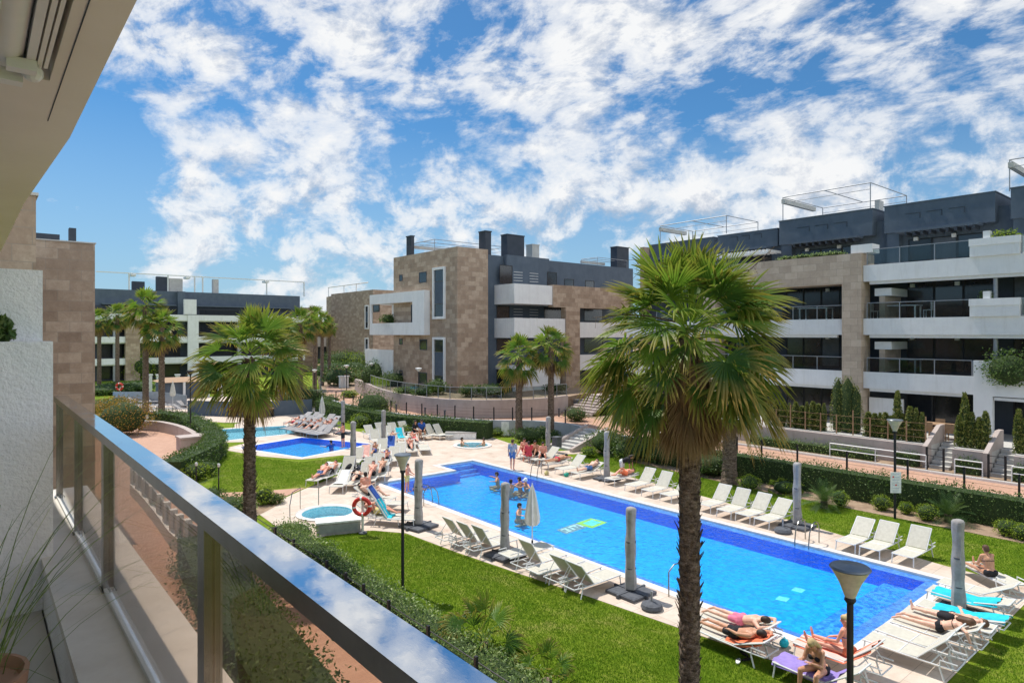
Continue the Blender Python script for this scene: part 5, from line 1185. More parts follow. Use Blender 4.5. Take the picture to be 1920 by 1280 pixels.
# ================= parasols =================
def cover_mesh(h,r,mat):
    mb=MB(); rs=random.Random(3); n=20; prof=[]
    zs=[.0,.02]+[.1*i for i in range(1,int(h*10))]+[h-.08,h-.03,h]
    o=0
    for z in zs:
        rr=r*(1.08-.16*z/h)*(.93+.07*math.sin(z*6.5)) if z<h-.1 else r*(.95 if z<h-.05 else (.75 if z<h-.01 else .3))
        for k in range(n):
            a=6.283*k/n; q=rr*(1+.10*math.sin(3*a+z*1.3)+.11*abs(math.sin(4*a-z*.8))+.03*math.sin(z*9+a)); mb.v.append((q*math.cos(a),q*math.sin(a),z+.14))
    for i in range(len(zs)-1):
        for k in range(n): a=i*n+k;b=i*n+(k+1)%n; mb.face((a,b,b+n,a+n))
    mb.face(tuple(reversed(range(n)))); mb.face(tuple((len(zs)-1)*n+k for k in range(n)))
    return mb
def mk_par(mat,h=2.35,r=.145):
    def mk():
        t=thing('closed_parasol','x','parasol'); cover_mesh(h,r,mat).build('cover',mat,t,True)
        MB().tube([(0,0,.0),(0,0,.35)],.035,8).build('pole','grey_metal',t)
        MB().lathe([(r*.88,.0),(r*1.02,.01),(r*1.02,.05),(r*.88,.06)],(0,0,h*.62),18).build('strap','base_slab',t,True); MB().lathe([(r*.86,.0),(r*.99,.01),(r*.99,.04),(r*.86,.05)],(0,0,h*.30),18).build('strap','base_slab',t,True)
        for i in range(4):
            a=PI/4+i*PI/2; mb=MB(); c=(math.cos(a)*.38,math.sin(a)*.38,.045); mb.obox(c,(1,0,0),(0,1,0),(0,0,1),.25,.25,.035); mb.obox((c[0],c[1],.084),(1,0,0),(0,1,0),(0,0,1),.21,.21,.004); mb.build('base_slab','base_slab',t)
        mb=MB(); mb.box(-.62,-.03,.0,.62,.03,.1); mb.box(-.03,-.62,.001,.03,.62,.1005); mb.build('base_cross','base_slab',t)
        return t
    return mk
PS={}
for px,py,mt,rz,h,lb in [(785,988,'cover_grey',.2,1.06,'closed grey parasol beside the deck lamp at the left end of the pool'),(947,1043,'cover_grey',.1,1.0,'closed grey parasol with twisted cover left of the loose white one'),(1183,1112,'cover_grey',.0,1.0,'closed grey parasol in front of the pool left of the big palm trunk'),(1797,1152,'cover_grey',0,1.02,'closed grey parasol between the lying man and the turquoise towels'),
   (1495,987,'cover_grey',.0,1.0,'closed grey parasol by the far pool ladder'),(1138,899,'cover_grey',0,1.0,'closed grey parasol on the far deck right of the stairs'),(1028,858,'cover_grey',0,1.0,'closed grey parasol beside the litter bin and stairs'),(662,878,'cover_grey',0,1.05,'closed grey parasol standing in front of the small pool'),(719,840,'cover_grey',0,1.0,'closed grey parasol in the middle of the deck loungers'),(643,813,'cover_grey',0,1.0,'closed grey parasol behind the small pool')]:
    g=G(px,py); first_or_dup(PS,mt,mk_par(mt),(g[0],g[1],.012),rz,lb,'closed grey parasols round the pools',h)
def white_parasol(loc,label,h=2.3,group=None):
    t=thing('closed_parasol',label,'parasol',loc,0,group); n=24; mb=MB(); zs=[h,h-.06,h-.3,h-.7,h-1.1,h-1.35,h-1.36]; rr=[.02,.05,.10,.16,.21,.20,.05]
    for z,r in zip(zs,rr):
        for k in range(n): a=6.283*k/n; q=r*(1+.28*math.cos(8*a)*(r>.06)); mb.v.append((q*math.cos(a),q*math.sin(a),z+.06*math.cos(8*a)*(z<h-1.2)))
    for i in range(len(zs)-1):
        for k in range(n): a=i*n+k;b=i*n+(k+1)%n; mb.face((a,a+n,b+n,b))
    mb.build('canopy','cover_white',t,True); MB().tube([(0,0,0),(0,0,h+.06)],.022,8).build('pole','white_metal',t)
    MB().tube([(0,0,0.012),(0,0,.4)],.034,8).build('pole_sleeve','black_metal',t); return t
white_parasol(G3(998,1034,.0),'loose closed white parasol tapering over the near pool edge')
white_parasol(G3(604,796),'closed white parasol before the dark hedge at the rear loungers',2.3)
for i,px in enumerate((324,413)): white_parasol(G3(px,772),['left of the two closed white parasols before the grey screen far left','right of the two closed white parasols before the grey screen far left'][i],2.9,'white parasols at the far left bar')
# ================= lamps, notices, small street furniture =================
def lamp(loc,h,r,label,sign=False):
    t=thing('street_lamp',label,'lamp post',loc)
    MB().tube([(0,0,0),(0,0,h-.55)],.048,12).build('pole','black_metal',t,True)
    MB().lathe([(.05,h-.60),(.085,h-.55),(.075,h-.50)],(0,0,0),16).build('collar','black_metal',t,True)
    MB().lathe([(.075,h-.50),(r*.55,h-.28),(r*.97,h-.07)],(0,0,0),32).build('glass_cone','lamp_glass',t,True)
    MB().lathe([(r,h-.07),(r*1.03,h-.055),(r*.95,h-.03),(r*.2,h-.01),(.02,h)],(0,0,0),32).build('cap','lamp_cap',t,True)
    return t
plain('lamp_glass',(.55,.50,.40),.25); plain('lamp_cap',(.16,.18,.20),.35,.3); plain('white_plastic',(.78,.78,.76),.5); plain('red',(.62,.04,.03),.5); plain('turquoise',(.02,.50,.62),.9); plain('purple',(.30,.22,.55),.9); plain('orange',(.85,.20,.09),.9); plain('blue_cloth',(.03,.09,.35),.9); plain('black_cloth',(.012,.012,.015),.8); plain('pink_cloth',(.75,.20,.30),.9); plain('white_cloth',(.75,.75,.74),.9); plain('stripe_pink',(.80,.45,.38),.9); plain('teal',(.02,.35,.25),.6); plain('grey_shirt',(.42,.40,.42),.9); plain('blue_shorts',(.10,.18,.38),.9); plain('yellow_cloth',(.7,.6,.25),.9); plain('dark_hair',(.025,.016,.012),.6); plain('brown_hair',(.10,.05,.025),.6); plain('blonde_hair',(.50,.36,.17),.6); plain('red_cloth',(.55,.06,.08),.9); plain('notice_blue',(.10,.22,.40),.6); plain('logo_grey',(.32,.36,.42),.6); plain('logo_green',(.62,.80,.12),.6); plain('logo_cyan',(.25,.80,.75),.6)
lamp(G3(755,1102),3.98,.25,'black lamp post with shallow cone head on the near lawn beside the pool')
x,y=atD(1594,9.9); lamp((x,y,0),3.98,.285,'black lamp post with dark cone head standing closest at lower right')
nl=lamp(G3(1678,972),4.05,.29,'black lamp post with a white notice on the far lawn')
mb=MB(); rv=Vector((CA,-SA,0)); fw=Vector((-SA,-CA,0)); 
x,y=G(1678,972); S_=thing('notice_board','white notice board with red and blue marks fixed on the far lamp post','sign',(x,y,1.05))
mb.obox((fw.x*.06,fw.y*.06,.43),rv,(0,0,1),fw,.21,.42,.012); mb.build('board','white_plastic',S_)
mb=MB(); 
for i,z_ in ((-.11,.66),(.0,.33)): mb.obox((fw.x*.075+rv.x*i,fw.y*.075+rv.y*i,z_),rv,(0,0,1),fw,.03,.03,.003)
mb.build('red_mark','red',S_)
mb=MB(); 
for j in range(7): mb.obox((fw.x*.075,fw.y*.075,.76-.11*j),rv,(0,0,1),fw,.13,.004,.0025)
mb.build('text_line','notice_blue',S_)
x,y=G(947,818); mb=MB(); mb.obox((x,y,.55),rv,(0,0,1),fw,.28,.5,.03); mb.box(x-.02,y+.06,0,x+.02,y+.1,.9); tag(mb.build('notice_board','white_plastic'),'blank white notice board standing by the grey wall near the middle palms','sign')
for px,py,h,lb in [(410,938,1.5,'small black bollard lamp on the left lawn edge'),(368,935,1.5,'small pale topped bollard lamp left of the other at the curved hedge')]:
    x,y=G(px,py); t=thing('bollard_lamp',lb,'bollard lamp',(x,y,0)); MB().tube([(0,0,0),(0,0,h)],.03,8).build('post','black_metal',t,True); MB().lathe([(.03,0),(.06,.04),(.06,.13),(.04,.16)],(0,0,h),12).build('head','white_plastic',t,True)
x,y=G(357,822); mb=MB(); mb.tube([(x,y,0),(x,y,4.5)],.045,8); mb.lathe([(.05,4.5),(.26,4.8),(.26,4.85),(.02,4.9)],(x,y,0),16); tag(mb.build('street_lamp','black_metal'),'tall thin black lamp post rising from the curved hedge at left','lamp post')
for px,pyb,z,h,lb in [(785,770,1,3.6,'lamp post on the path before the round terrace'),(697,742,1,3.4,'distant lamp post at the bend of the pink path'),(590,752,0,3.5,'distant lamp post behind the left palm cluster'),(650,742,1,3.2,'distant lamp post left of the path bend')]:
    x,y=G(px,pyb,z); t=thing('street_lamp',lb,'lamp post',(x,y,z)); MB().tube([(0,0,0),(0,0,h-.3)],.05,8).build('pole','black_metal',t,True); MB().lathe([(.06,h-.3),(.28,h-.05),(.26,h),(.02,h+.03)],(0,0,0),16).build('head','white_plastic',t,True)
x,y=G(1044,848); mb=MB(); mb.box(x-.22,y-.22,.35,x+.22,y+.22,.95); mb.box(x-.03,y-.03,0,x+.03,y+.03,.349); mb.box(x-.25,y-.25,.951,x+.25,y+.25,1.0); tag(mb.build('litter_bin','base_slab'),'dark litter bin at the foot of the central stairs','bin')
x,y=G(1083,771,1); mb=MB(); mb.box(x-.25,y-.25,1.3,x+.25,y+.25,2.0); mb.box(x-.03,y-.03,1,x+.03,y+.03,1.299); tag(mb.build('litter_bin','base_slab'),'small dark litter bin by the upper stairs at the round terrace','bin')
x,y=G(797,783,1)
for i,(px,py) in enumerate(((797,779),(834,785),(1048,781),(743,772),(674,761))):
    x,y=G(px,py,1); mb=MB(); mb.tube([(x,y,1.0),(x,y,1.55)],.07,8); mb.tube([(x,y,1.551),(x,y,1.66)],.09,8); tag(mb.build('path_light','base_slab'),['short dark bollard light at the foot of the round wall','low bollard light in front of the round wall centre','low bollard light at the right end of the round wall','low bollard light at the left part of the round wall','low bollard light at the path bend'][i],'bollard lamp')
# lifebuoy
x,y=G(680,1000); t=thing('lifebuoy_post','pale post standing beside the jacuzzi cabinet','post',(x,y,0)); MB().tube([(0,0,0),(0,0,1.35)],.05,8).build('pole','cover_white',t,True); MB().lathe([(.16,0),(.16,.05),(.05,.08)],(0,0,.012),12).build('foot','base_slab',t)
def ring(name,label,loc,R,r,mats=('red','white_plastic')):
    mb=MB(); n=32; m_=10
    for i in range(n):
        a=6.283*i/n
        for j in range(m_):
            b=6.283*j/m_; q=R+r*math.cos(b); v=rv*(q*math.cos(a))+Vector((0,0,1))*(q*math.sin(a))+fw*(r*math.sin(b)); mb.v.append(tuple(v))
    for i in range(n):
        mb.cur=1 if i%8==0 else 0
        for j in range(m_): mb.face((i*m_+j,((i+1)%n)*m_+j,((i+1)%n)*m_+(j+1)%m_,i*m_+(j+1)%m_))
    return tag(mb.build(name,list(mats),None,True,loc=loc),label,'lifebuoy')
ring('lifebuoy','red ring lifebuoy hanging on the post beside the jacuzzi',(x+fw.x*.13,y+fw.y*.13,1.05),.30,.075)
x,y=G(224,742); ring('lifebuoy','small red and white lifebuoy beside the far left pool',(x,y,1.1),.38,.12); tag(MB().tube([(x-fw.x*.15,y-fw.y*.15,0),(x-fw.x*.15,y-fw.y*.15,1.1)],.04,6).build('lifebuoy_post','white_metal'),'thin white post behind the far left lifebuoy','post')
# jacuzzi
def tub(c,R,label):
    t=thing('jacuzzi',label,'hot tub',(c[0],c[1],0)); n=40
    mb=MB(); prof=[(R*1.0,-.012),(R*1.0,.05),(R*.96,.07),(R*.84,.07),(R*.80,.03)]
    o=0
    for r,z in prof:
        for k in range(n): a=6.283*k/n; mb.v.append((r*math.cos(a),r*math.sin(a),z))
    for i in range(len(prof)-1):
        for k in range(n): a=i*n+k;b=i*n+(k+1)%n; mb.face((a,b,b+n,a+n))
    mb.build('rim','coping',t,True)
    mb=MB(); prof=[(R*.80,.03),(R*.79,-.35),(R*.5,-.36),(R*.48,-.75),(.02,-.76)]
    for r,z in prof:
        for k in range(n): a=6.283*k/n; mb.v.append((r*math.cos(a),r*math.sin(a),z))
    for i in range(len(prof)-1):
        for k in range(n): a=i*n+k;b=i*n+(k+1)%n; mb.face((a,b,b+n,a+n))
    mb.build('shell','tile_jac',t,True)
    mb=MB(); mb.v=[(R*.797*math.cos(6.283*k/n),R*.797*math.sin(6.283*k/n),.0) for k in range(n)]; mb.face(tuple(range(n))); mb.build('water_surface','child_water',t)
    return t
tub(JC,1.27,'round jacuzzi with pale rim sunk in the near deck'); tub(JC2,1.30,'far round jacuzzi with two bathers on the middle deck')
mb=MB(); mb.tube([(JC[0]+.2,JC[1]+1.35,0),(JC[0]+.2,JC[1]+1.35,.95)],.02,6); tag(mb.build('shower_post','steel_side'),'thin steel post behind the near jacuzzi','post')
mb=MB(); mb.tube([(x_,y_,z_) for x_,y_,z_ in [(JC[0]-1.5,JC[1]+.2,0),(JC[0]-1.45,JC[1]+.35,.5),(JC[0]-1.1,JC[1]+1.0,.85),(JC[0]-.6,JC[1]+1.4,.9),(JC[0]-.6,JC[1]+1.4,0)]],.018,6); tag(mb.build('grab_rail','steel_side'),'bent steel grab rail at the left of the near jacuzzi','handrail')
ca,cb_=G(594,1006),G(676,998); d=Vector((cb_[0]-ca[0],cb_[1]-ca[1],0)); L=d.length; d/=L; n_=Vector((-d.y,d.x,0)); c=Vector((*ca,0))+d*L/2+n_*.35
t=thing('service_cabinet','low white cabinet with grey side in front of the jacuzzi','cabinet',(c.x,c.y,0),math.atan2(d.y,d.x)); MB().box(-L/2,-.33,0,L/2,.33,.44).build('body','cover_grey',t); MB().box(-L/2-.04,-.37,.441,L/2+.04,.37,.50).build('lid','white_plastic',t); MB().box(-L/2+.1,-.345,.1,L/2-.1,-.331,.36).build('louvre','grey_metal',t)
ca,cb_=G(836,822),G(893,822); d=Vector((cb_[0]-ca[0],cb_[1]-ca[1],0)); L=d.length; d/=L; c=(Vector((*ca,0))+Vector((*cb_,0)))/2
t=thing('deck_box','long white box bench at the back of the deck','bench',(c.x,c.y,0),math.atan2(d.y,d.x)); MB().box(-L/2,-.3,0,L/2,.3,.42).build('body','white_plastic',t); MB().box(-L/2-.03,-.33,.421,L/2+.03,.33,.47).build('lid','cover_grey',t)
# round weight, black bag, flip flops
x,y=G(1222,1141); t=thing('parasol_base','round dark parasol weight with short stub pole beside the third near parasol','parasol base',(x,y,.012)); MB().lathe([(.27,0),(.30,.05),(.27,.13),(.12,.19),(.05,.2)],(0,0,0),24).build('weight','base_slab',t,True); MB().tube([(0,0,.2),(0,0,.48)],.03,10).build('stub_pole','grey_metal',t,True)
x,y=G(1468,998); t=thing('parasol_base','dark round parasol weight left of the far grey parasol','parasol base',(x,y,.012)); MB().lathe([(.30,0),(.33,.06),(.27,.15),(.06,.2)],(0,0,0),24).build('weight','base_slab',t,True); MB().tube([(0,0,.2),(0,0,.5)],.03,8).build('stub_pole','grey_metal',t,True)
x,y=G(657,890); tag(lumpy((0,0,.3),.3,14,.08,(1,.7,1)).build('round_bag','black_cloth',None,True,loc=(x,y,0)),'big round black bag standing by the small pool parasol','bag')
x,y=G(685,892); tag(MB().box(-.13,-.1,0,.13,.1,.5).build('bag','black_cloth',None,loc=(x,y,.012)),'dark upright bag between the loungers right of the round bag','bag')
for i,(px,py,rz) in enumerate(((1384,1240,.4),(1400,1237,-.3),(1395,1226,1.2))):
    x,y=G(px,py); t=thing('sandal',['left flip flop lying on the grass edge','right flip flop lying on the grass edge','dark shoe lying on the grass edge behind the flip flops'][i],'shoe',(x,y,.012),rz); mb=MB(); mb.lathe([(.5,0),(.5,.02)],(0,0,0),14,.28,.1); mb.build('sole','black_cloth' if i else 'white_plastic',t); mb=MB(); mb.tube([(.02,-.04,.02),(.05,0,.06),(.02,.04,.02)],.01,5); mb.build('strap','black_cloth',t)
def bag(px,py,mat,label,s=.22,z=0):
    x,y=G(px,py); t=thing('beach_bag',label,'bag',(x,y,z)); lumpy((0,0,s*.7),s,12,.12,(1.2,.7,.8),px).build('body',mat,t,True); MB().tube([(-s*.5,0,s*1.1),(-s*.3,0,s*1.7),(s*.3,0,s*1.7),(s*.5,0,s*1.1)],.012,5).build('handle',mat,t); return t
bag(1397,1218,'black_cloth','black beach bag under the lounger by the big palm trunk',.16); bag(1470,1212,'turquoise','light blue bag beside the purple towel',.13,.0); bag(1546,1281,'teal','green bag at the bottom edge beside the lamp post',.14); bag(1062,893,'teal','small green bag under the far row loungers',.14); bag(1025,890,'yellow_cloth','small yellow thing beside the far pool ladder',.14)
# towels draped
def towel(loc,rz,L,w,mat,label,prof=None,name='towel',curl=.0):
    """prof: list of (x,z) along the lounger"""
    mb=MB(); prof=prof or [(-L/2,0),(L/2,0)]; n=10; m_=7; pts=[]
    # resample
    P=[]; 
    for i in range(len(prof)-1):
        for k in range(5): u=k/5; P.append((prof[i][0]+(prof[i+1][0]-prof[i][0])*u,prof[i][1]+(prof[i+1][1]-prof[i][1])*u))
    P.append(prof[-1]); rs=random.Random(int(loc[0]*31))
    for th in (0,.012):
        for (x_,z_) in P:
            for j in range(m_):
                v=(j/(m_-1)-.5); side=abs(v)>.46
                mb.v.append((x_+.02*math.sin(j*2+x_*3),v*w*(1+.05*math.sin(x_*7)),z_+th+.012*math.sin(j*1.9+x_*8)+(-.09 if side else 0)))
    a=len(P)
    for i in range(a-1):
        for j in range(m_-1):
            q=i*m_+j; mb.face((q,q+m_,q+m_+1,q+1)); r=q+a*m_; mb.face((r,r+1,r+m_+1,r+m_))
    for i in range(a-1):
        for j in (0,m_-1): q=i*m_+j; r=q+a*m_; mb.face((q,q+m_,r+m_,r))
    for j in range(m_-1):
        for i in (0,a-1): q=i*m_+j; r=q+a*m_; mb.face((q,q+1,r+1,r))
    o=mb.build(name,mat,None,True,loc=loc); o.rotation_euler=(0,0,rz); return tag(o,label,'towel')
def lprof(deg,x0=-.85,x1=.85,zr=.335):
    a=math.radians(deg); return [(x0,zr),(.18,zr),(.18+(x1-.18)*math.cos(a),zr+.01+(x1-.18)*math.sin(a))]
towel((19.5,5.4,.03),RZ,1,.66,'turquoise','bright turquoise towel on the nearer lounger right of the parasol',lprof(12,-.6,.98)); towel((20.75,5.6,.03),RZ,1,.66,'turquoise','bright turquoise towel on the farther lounger right of the parasol',lprof(12,-.8,.7))
towel((13.75,6.3,.03),RZ,1,.68,'purple','lavender purple towel spread under the seated woman',lprof(35,-.98,.45)); 
m,nt,b=newmat('stripes'); w_=N(nt,'ShaderNodeTexWave'); w_.inputs['Scale'].default_value=1.9; w_.bands_direction='Y'; nt.links.new(opos(nt),w_.inputs['Vector']); nt.links.new(ramp(nt,w_.outputs[0],[(.35,(.85,.22,.12)),(.6,(.80,.55,.48))]),b.inputs['Base Color']); b.inputs['Roughness'].default_value=.9; M['stripes']=m
towel((14.95,6.45,.03),RZ,1,.68,'stripes','orange and pink striped towel at the pool corner',lprof(40,-.95,.9))
towel((13.8,8.4,.03),RZ,1,.66,'orange','orange towel under the sunbather in black trunks',lprof(22,-.1,.9))
g=G(738,984); towel((g[0],g[1],.03),2.25,1,.6,'turquoise','turquoise towel over the raised lounger by the lamp post',lprof(55,.0,.95)); g=G(722,955); towel((g[0],g[1],.03),2.25,1,.5,'blue_cloth','blue towel hung on the raised lounger behind the lifebuoy',lprof(50,.1,.97))
g=G(605,900); towel((g[0],g[1],.03),.69,1,.6,'white_cloth','white towel behind the reclining couple at left',lprof(30,-.3,.97)); g=G(722,876); towel((g[0],g[1],.03),.94,1,.5,'blue_cloth','pale blue towel on the diagonal row of loungers',lprof(35,-.4,.9))
g=G(892,820); towel((g[0],g[1],.5),.2,1,.6,'turquoise','pale turquoise towel on the end of the white box bench',[(-.4,.0),(.4,.0)])
# ladders
def ladder(x,y,rz,label,deck=True):
    t=thing('pool_ladder',label,'pool ladder',(x,y,0),rz)
    for yy in (-.25,.25):
        MB().tube([(.62,yy,0),(.62,yy,.55),(.52,yy,.74),(.34,yy,.80),(.12,yy,.74),(-.08,yy,.5),(-.16,yy,.1),(-.16,yy,-.75)],.021,8).build('rail','steel_side',t,True)
    for z in (-.12,-.36,-.6): MB().box(-.22,-.25,z-.012,-.12,.25,z+.012).build('step','steel_side',t)
    return t
g=G(1508,1020); ladder(22.72,yX(1508,22.75),0,'steel pool ladder below the far grey parasol'); ladder(22.72,yX(1006,22.75),0,'steel pool ladder at the far side by the walking man'); ladder(15.68,yX(812,15.7),PI,'steel pool ladder at the left end of the near edge')
x,y=G(1254,1118); mb=MB(); mb.tube([(x,y,0),(x,y,.7),(x+.25,y,.86),(x+.7,y,.84)],.02,8); mb.tube([(x+.7,y,.84),(x+1.0,y,.3),(x+1.0,y,-.5)],.02,8); tag(mb.build('grab_rail','steel_side'),'bent steel grab rail at the near pool edge left of the big palm trunk','handrail')
# marks on the pool floor
zb=-.595
def floor_quad(name,px,mat,label,z=zb):
    pts=[G(a,b,-.60) for a,b in px]; mb=MB(); mb.v=[(x,y,z) for x,y in pts]; mb.face((0,1,2,3)); o=mb.build(name,mat)
    if o.data.polygons[0].normal.z<0: o.data.flip_normals()
    return tag(o,label,'pool mosaic') if label else o
t=floor_quad('pool_emblem',[(1043,993),(1080,980),(1100,988),(1062,1001)],'logo_grey','grey lettered part of the mosaic on the pool floor')
lt=[]
A=Vector(G(1043,993,-.60)); Bv=Vector(G(1080,980,-.60)); Cv=Vector(G(1062,1001,-.60)); du=(Bv-A); dv=(Cv-A)
for strokes in ([(.10,.15,.36,.32),(.24,.32,.36,.85),(.10,.68,.24,.85)],[(.46,.15,.56,.85),(.56,.15,.88,.32),(.68,.32,.77,.7),(.88,.15,.97,.85)]):
    # pale marks, as close as the photograph lets one read
    mb=MB()
    for a0,b0,a1,b1 in strokes:
        k_=len(mb.v); mb.v+=[(*(A+du*p_+dv*q_),zb+.004) for p_,q_ in ((a0,b0),(a1,b0),(a1,b1),(a0,b1))]; mb.face((k_,k_+1,k_+2,k_+3))
    mb.build('pale_mark','white_plastic',t)
floor_quad('pool_emblem',[(1078,981),(1108,971),(1139,979),(1110,990)],'logo_green','yellow green diamond part of the mosaic on the pool floor'); floor_quad('pool_emblem_inner',[(1092,981),(1110,974),(1128,979),(1110,986)],'logo_cyan','pale cyan centre of the diamond mosaic on the pool floor',zb+.003)
tag(floor_quad('pool_drain',[(1483,1106),(1491,1100),(1511,1105),(1503,1111)],'logo_cyan','pale grille on the pool floor farther from the near edge',),cat='drain'); tag(floor_quad('pool_drain',[(1453,1123),(1461,1117),(1482,1121),(1474,1128)],'logo_cyan','pale grille on the pool floor closer to the near edge'),cat='drain')
# ================= far left bar and pool =================
t=thing('bar_kiosk','grey walled pool bar with a thatched roof at far left','kiosk',(*G(340,745),0)); g=G(340,752)
MB().box(-2.2,-1,0,2.5,2.6,1.89).build('wall','render_dark',t); 
mb=MB(); mb.add([(-2.5,-1.5,1.9),(2.8,-1.5,1.9),(2.8,3,1.9),(-2.5,3,1.9),(-1.5,1,2.35),(1.8,1,2.35)],[(0,3,2,1),(0,1,5,4),(1,2,5),(2,3,4,5),(3,0,4)]); mb.build('roof','thatch',t)
for i,x_ in enumerate((-2.3,0,2.6)): MB().box(x_-.12,-1.45,0,x_+.12,-1.2,1.89).build('pillar','white_metal',t)
a,b_=G(352,778),G(600,786); sc_=wall_strip([a,((a[0]+b_[0])/2,(a[1]+b_[1])/2),G(585,775)],.08,0,1.35).build('screen','fence_screen' if 'fence_screen' in M else 'render_dark'); tag(sc_,'long dark grey screen fence behind the child pool','fence')
a=G(228,770); sc_=wall_strip([G(212,757),G(300,757),G(350,765)],.06,.0,1.3).build('screen','grey_metal'); tag(sc_,'pale grey glazed screen by the far left pool','fence')
sc_=wall_strip([G(560,752),G(612,752)],.15,0,1.3).build('screen','grey_metal'); tag(sc_,'short grey screen right of the left palm crown','fence')
fill('far_deck',[[G(178,772),G(178,752),G(240,745),G(560,742),G(612,748),G(608,760),G(560,792),G(420,792),G(300,782),G(240,790)]],.002,'travertine')
mb=MB(); mb.prism([G(150,775),G(205,770),G(212,754),G(150,750)],-.2,.03); tag(mb.build('far_pool_water','tile_pool'),kind='structure')
mb=MB(); mb.prism([G(535,742),G(600,744),G(604,737),G(540,736)],-.2,.03); tag(mb.build('far_pool_water','tile_pool'),kind='structure')
for i,(px,py) in enumerate(((405,778),(440,780),(500,781),(365,776),(470,777))):
    x,y=G(px,py); t=thing('cafe_table',['dark table right of the tall thin lamp before the grey screen','reddish table between the white parasols and the palm','dark table behind the left palm trunk','table at the left end of the grey screen','table hidden beside the left palm trunk'][i],'table',(x,y,0)); MB().box(-.55,-.4,.72,.55,.4,.76).build('top','red_cloth' if i in(0,1) else 'wood',t)
    for dx in (-.5,.5): MB().box(dx-.03,-.35,0,dx+.03,.35,.719).build('leg','black_metal',t)
for i,px in enumerate((281,297,333,640,649,716)):
    py=738 if px<400 else 742; x,y=G(px,py,0); t=MB(); t.box(x-.22,y-.22,0,x+.22,y+.22,2.3); t.box(x-.3,y-.3,2.301,x+.3,y+.3,2.42); tag(t.build('white_pillar','white_metal'),['left white pillar behind the far left palms','second white pillar behind the far left palms','third white pillar near the bar','white pillar at the end of the pink path','right one of two white pillars at the end of the pink path','white pillar at the left foot of the round terrace'][i],'pillar')
# balcony furniture and planters on the right building
def planter(y,z,label):
    t=thing('planter',label,'planter',(XF+.3,y,z)); MB().box(-.42,-1.05,0,.6,1.05,.55).build('box','render_white',t); MB().box(-.46,-1.08,.551,.64,1.08,.92).build('top_band','render_white',t); MB().box(-.3,.2,.921,.1,.5,1.3).build('inner_post','white_metal',t); return t
planter(yX(1865,XF),Z[3]-.0,'big white planter on the top terrace of the right building'); planter(yX(1865,XF),Z[2]-.0,'big white planter on the middle balcony of the right building')
t=thing('planter','white planter at the end of the top terrace beside the stone portal','planter',(XF+.5,yX(1622,XF)+.2,12.21)); MB().box(-.5,-.6,0,.5,.6,.5).build('box','render_white',t)
def dining(x,y,z,label,mat='wood',rz=0):
    t=thing('dining_table',label,'table',(x,y,z),rz); MB().box(-.5,-.95,.71,.5,.95,.76).build('top',mat,t)
    for a in (-.42,.42):
        for b in (-.85,.85): MB().box(a-.035,b-.035,0,a+.035,b+.035,.709).build('leg',mat,t)
def chair(x,y,z,rz,label,mat='wood',g='terrace dining chairs'):
    t=thing('dining_chair',label,'chair',(x,y,z),rz,g); MB().box(-.22,-.22,.43,.22,.22,.47).build('seat',mat,t); MB().box(-.22,.17,.471,.22,.21,.9).build('backrest',mat,t)
    for a in (-.19,.19):
        for b in (-.19,.19): MB().box(a-.02,b-.02,0,a+.02,b+.02,.429).build('leg',mat,t)
yt=yX(1772,38.6); dining(38.6,yt,2.06,'wooden dining table on the terrace above the left flight of stairs')
for i,(dx,dy,r) in enumerate(((-.75,-.5,PI/2),(-.75,.5,PI/2),(.75,-.5,-PI/2),(.75,.5,-PI/2))): chair(38.6+dx,yt+dy,2.06,r,['near right wooden chair at the terrace table','near left wooden chair at the terrace table','far right wooden chair at the terrace table','far left wooden chair at the terrace table'][i])
yt=yX(1690,41.3); dining(41.3,yt,Z[2],'white table on the middle balcony of the right building','white_metal'); 
for i,dy in enumerate((-1.4,1.4)): chair(41.3,yt+dy,Z[2],0 if dy>0 else PI,['white chair right of the middle balcony table','white chair left of the middle balcony table'][i],'white_metal','white balcony chairs')
yt=yX(1530,41.3); dining(41.3,yt,Z[2],'white table on the balcony left of the stone column','white_metal'); yt=yX(1690,41.3); dining(41.3,yt,Z[1],'grey table on the lower balcony of the right building','grey_metal')
# ================= people =================
def cap(mb,a,b,ra,rb,n=12,sq=1.0,qd=None):
    a,b=Vector(a),Vector(b); d=b-a; L=d.length
    if L<1e-5: mb.ball(a,ra,n); return
    d/=L; pts=[];rr=[]
    for t_ in (-1,-.92,-.7,-.38): pts.append(a+d*ra*t_); rr.append(ra*math.sqrt(max(.0004,1-t_*t_)))
    pts.append(a); rr.append(ra); pts.append(b); rr.append(rb)
    for t_ in (.38,.7,.92,1): pts.append(b+d*rb*t_); rr.append(rb*math.sqrt(max(.0004,1-t_*t_)))
    mb.tube(pts,rr,n)
def remesh(mb,name,mat,parent,vox,sm=3):
    me=bpy.data.meshes.new('tmp'); me.from_pydata(mb.v,[],mb.f); me.update(); o=bpy.data.objects.new('tmp',me); COL.objects.link(o)
    md=o.modifiers.new('r','REMESH'); md.mode='VOXEL'; md.voxel_size=vox; s=o.modifiers.new('s','SMOOTH'); s.factor=.5; s.iterations=sm
    dg=bpy.context.evaluated_depsgraph_get(); dg.update(); m2=bpy.data.meshes.new_from_object(o.evaluated_get(dg)); bpy.data.objects.remove(o)
    m2.materials.clear(); m2.materials.append(M[mat]); m2.polygons.foreach_set('use_smooth',[True]*len(m2.polygons)); m2.name=name
    q=bpy.data.objects.new(name,m2); COL.objects.link(q); q.parent=parent; return q
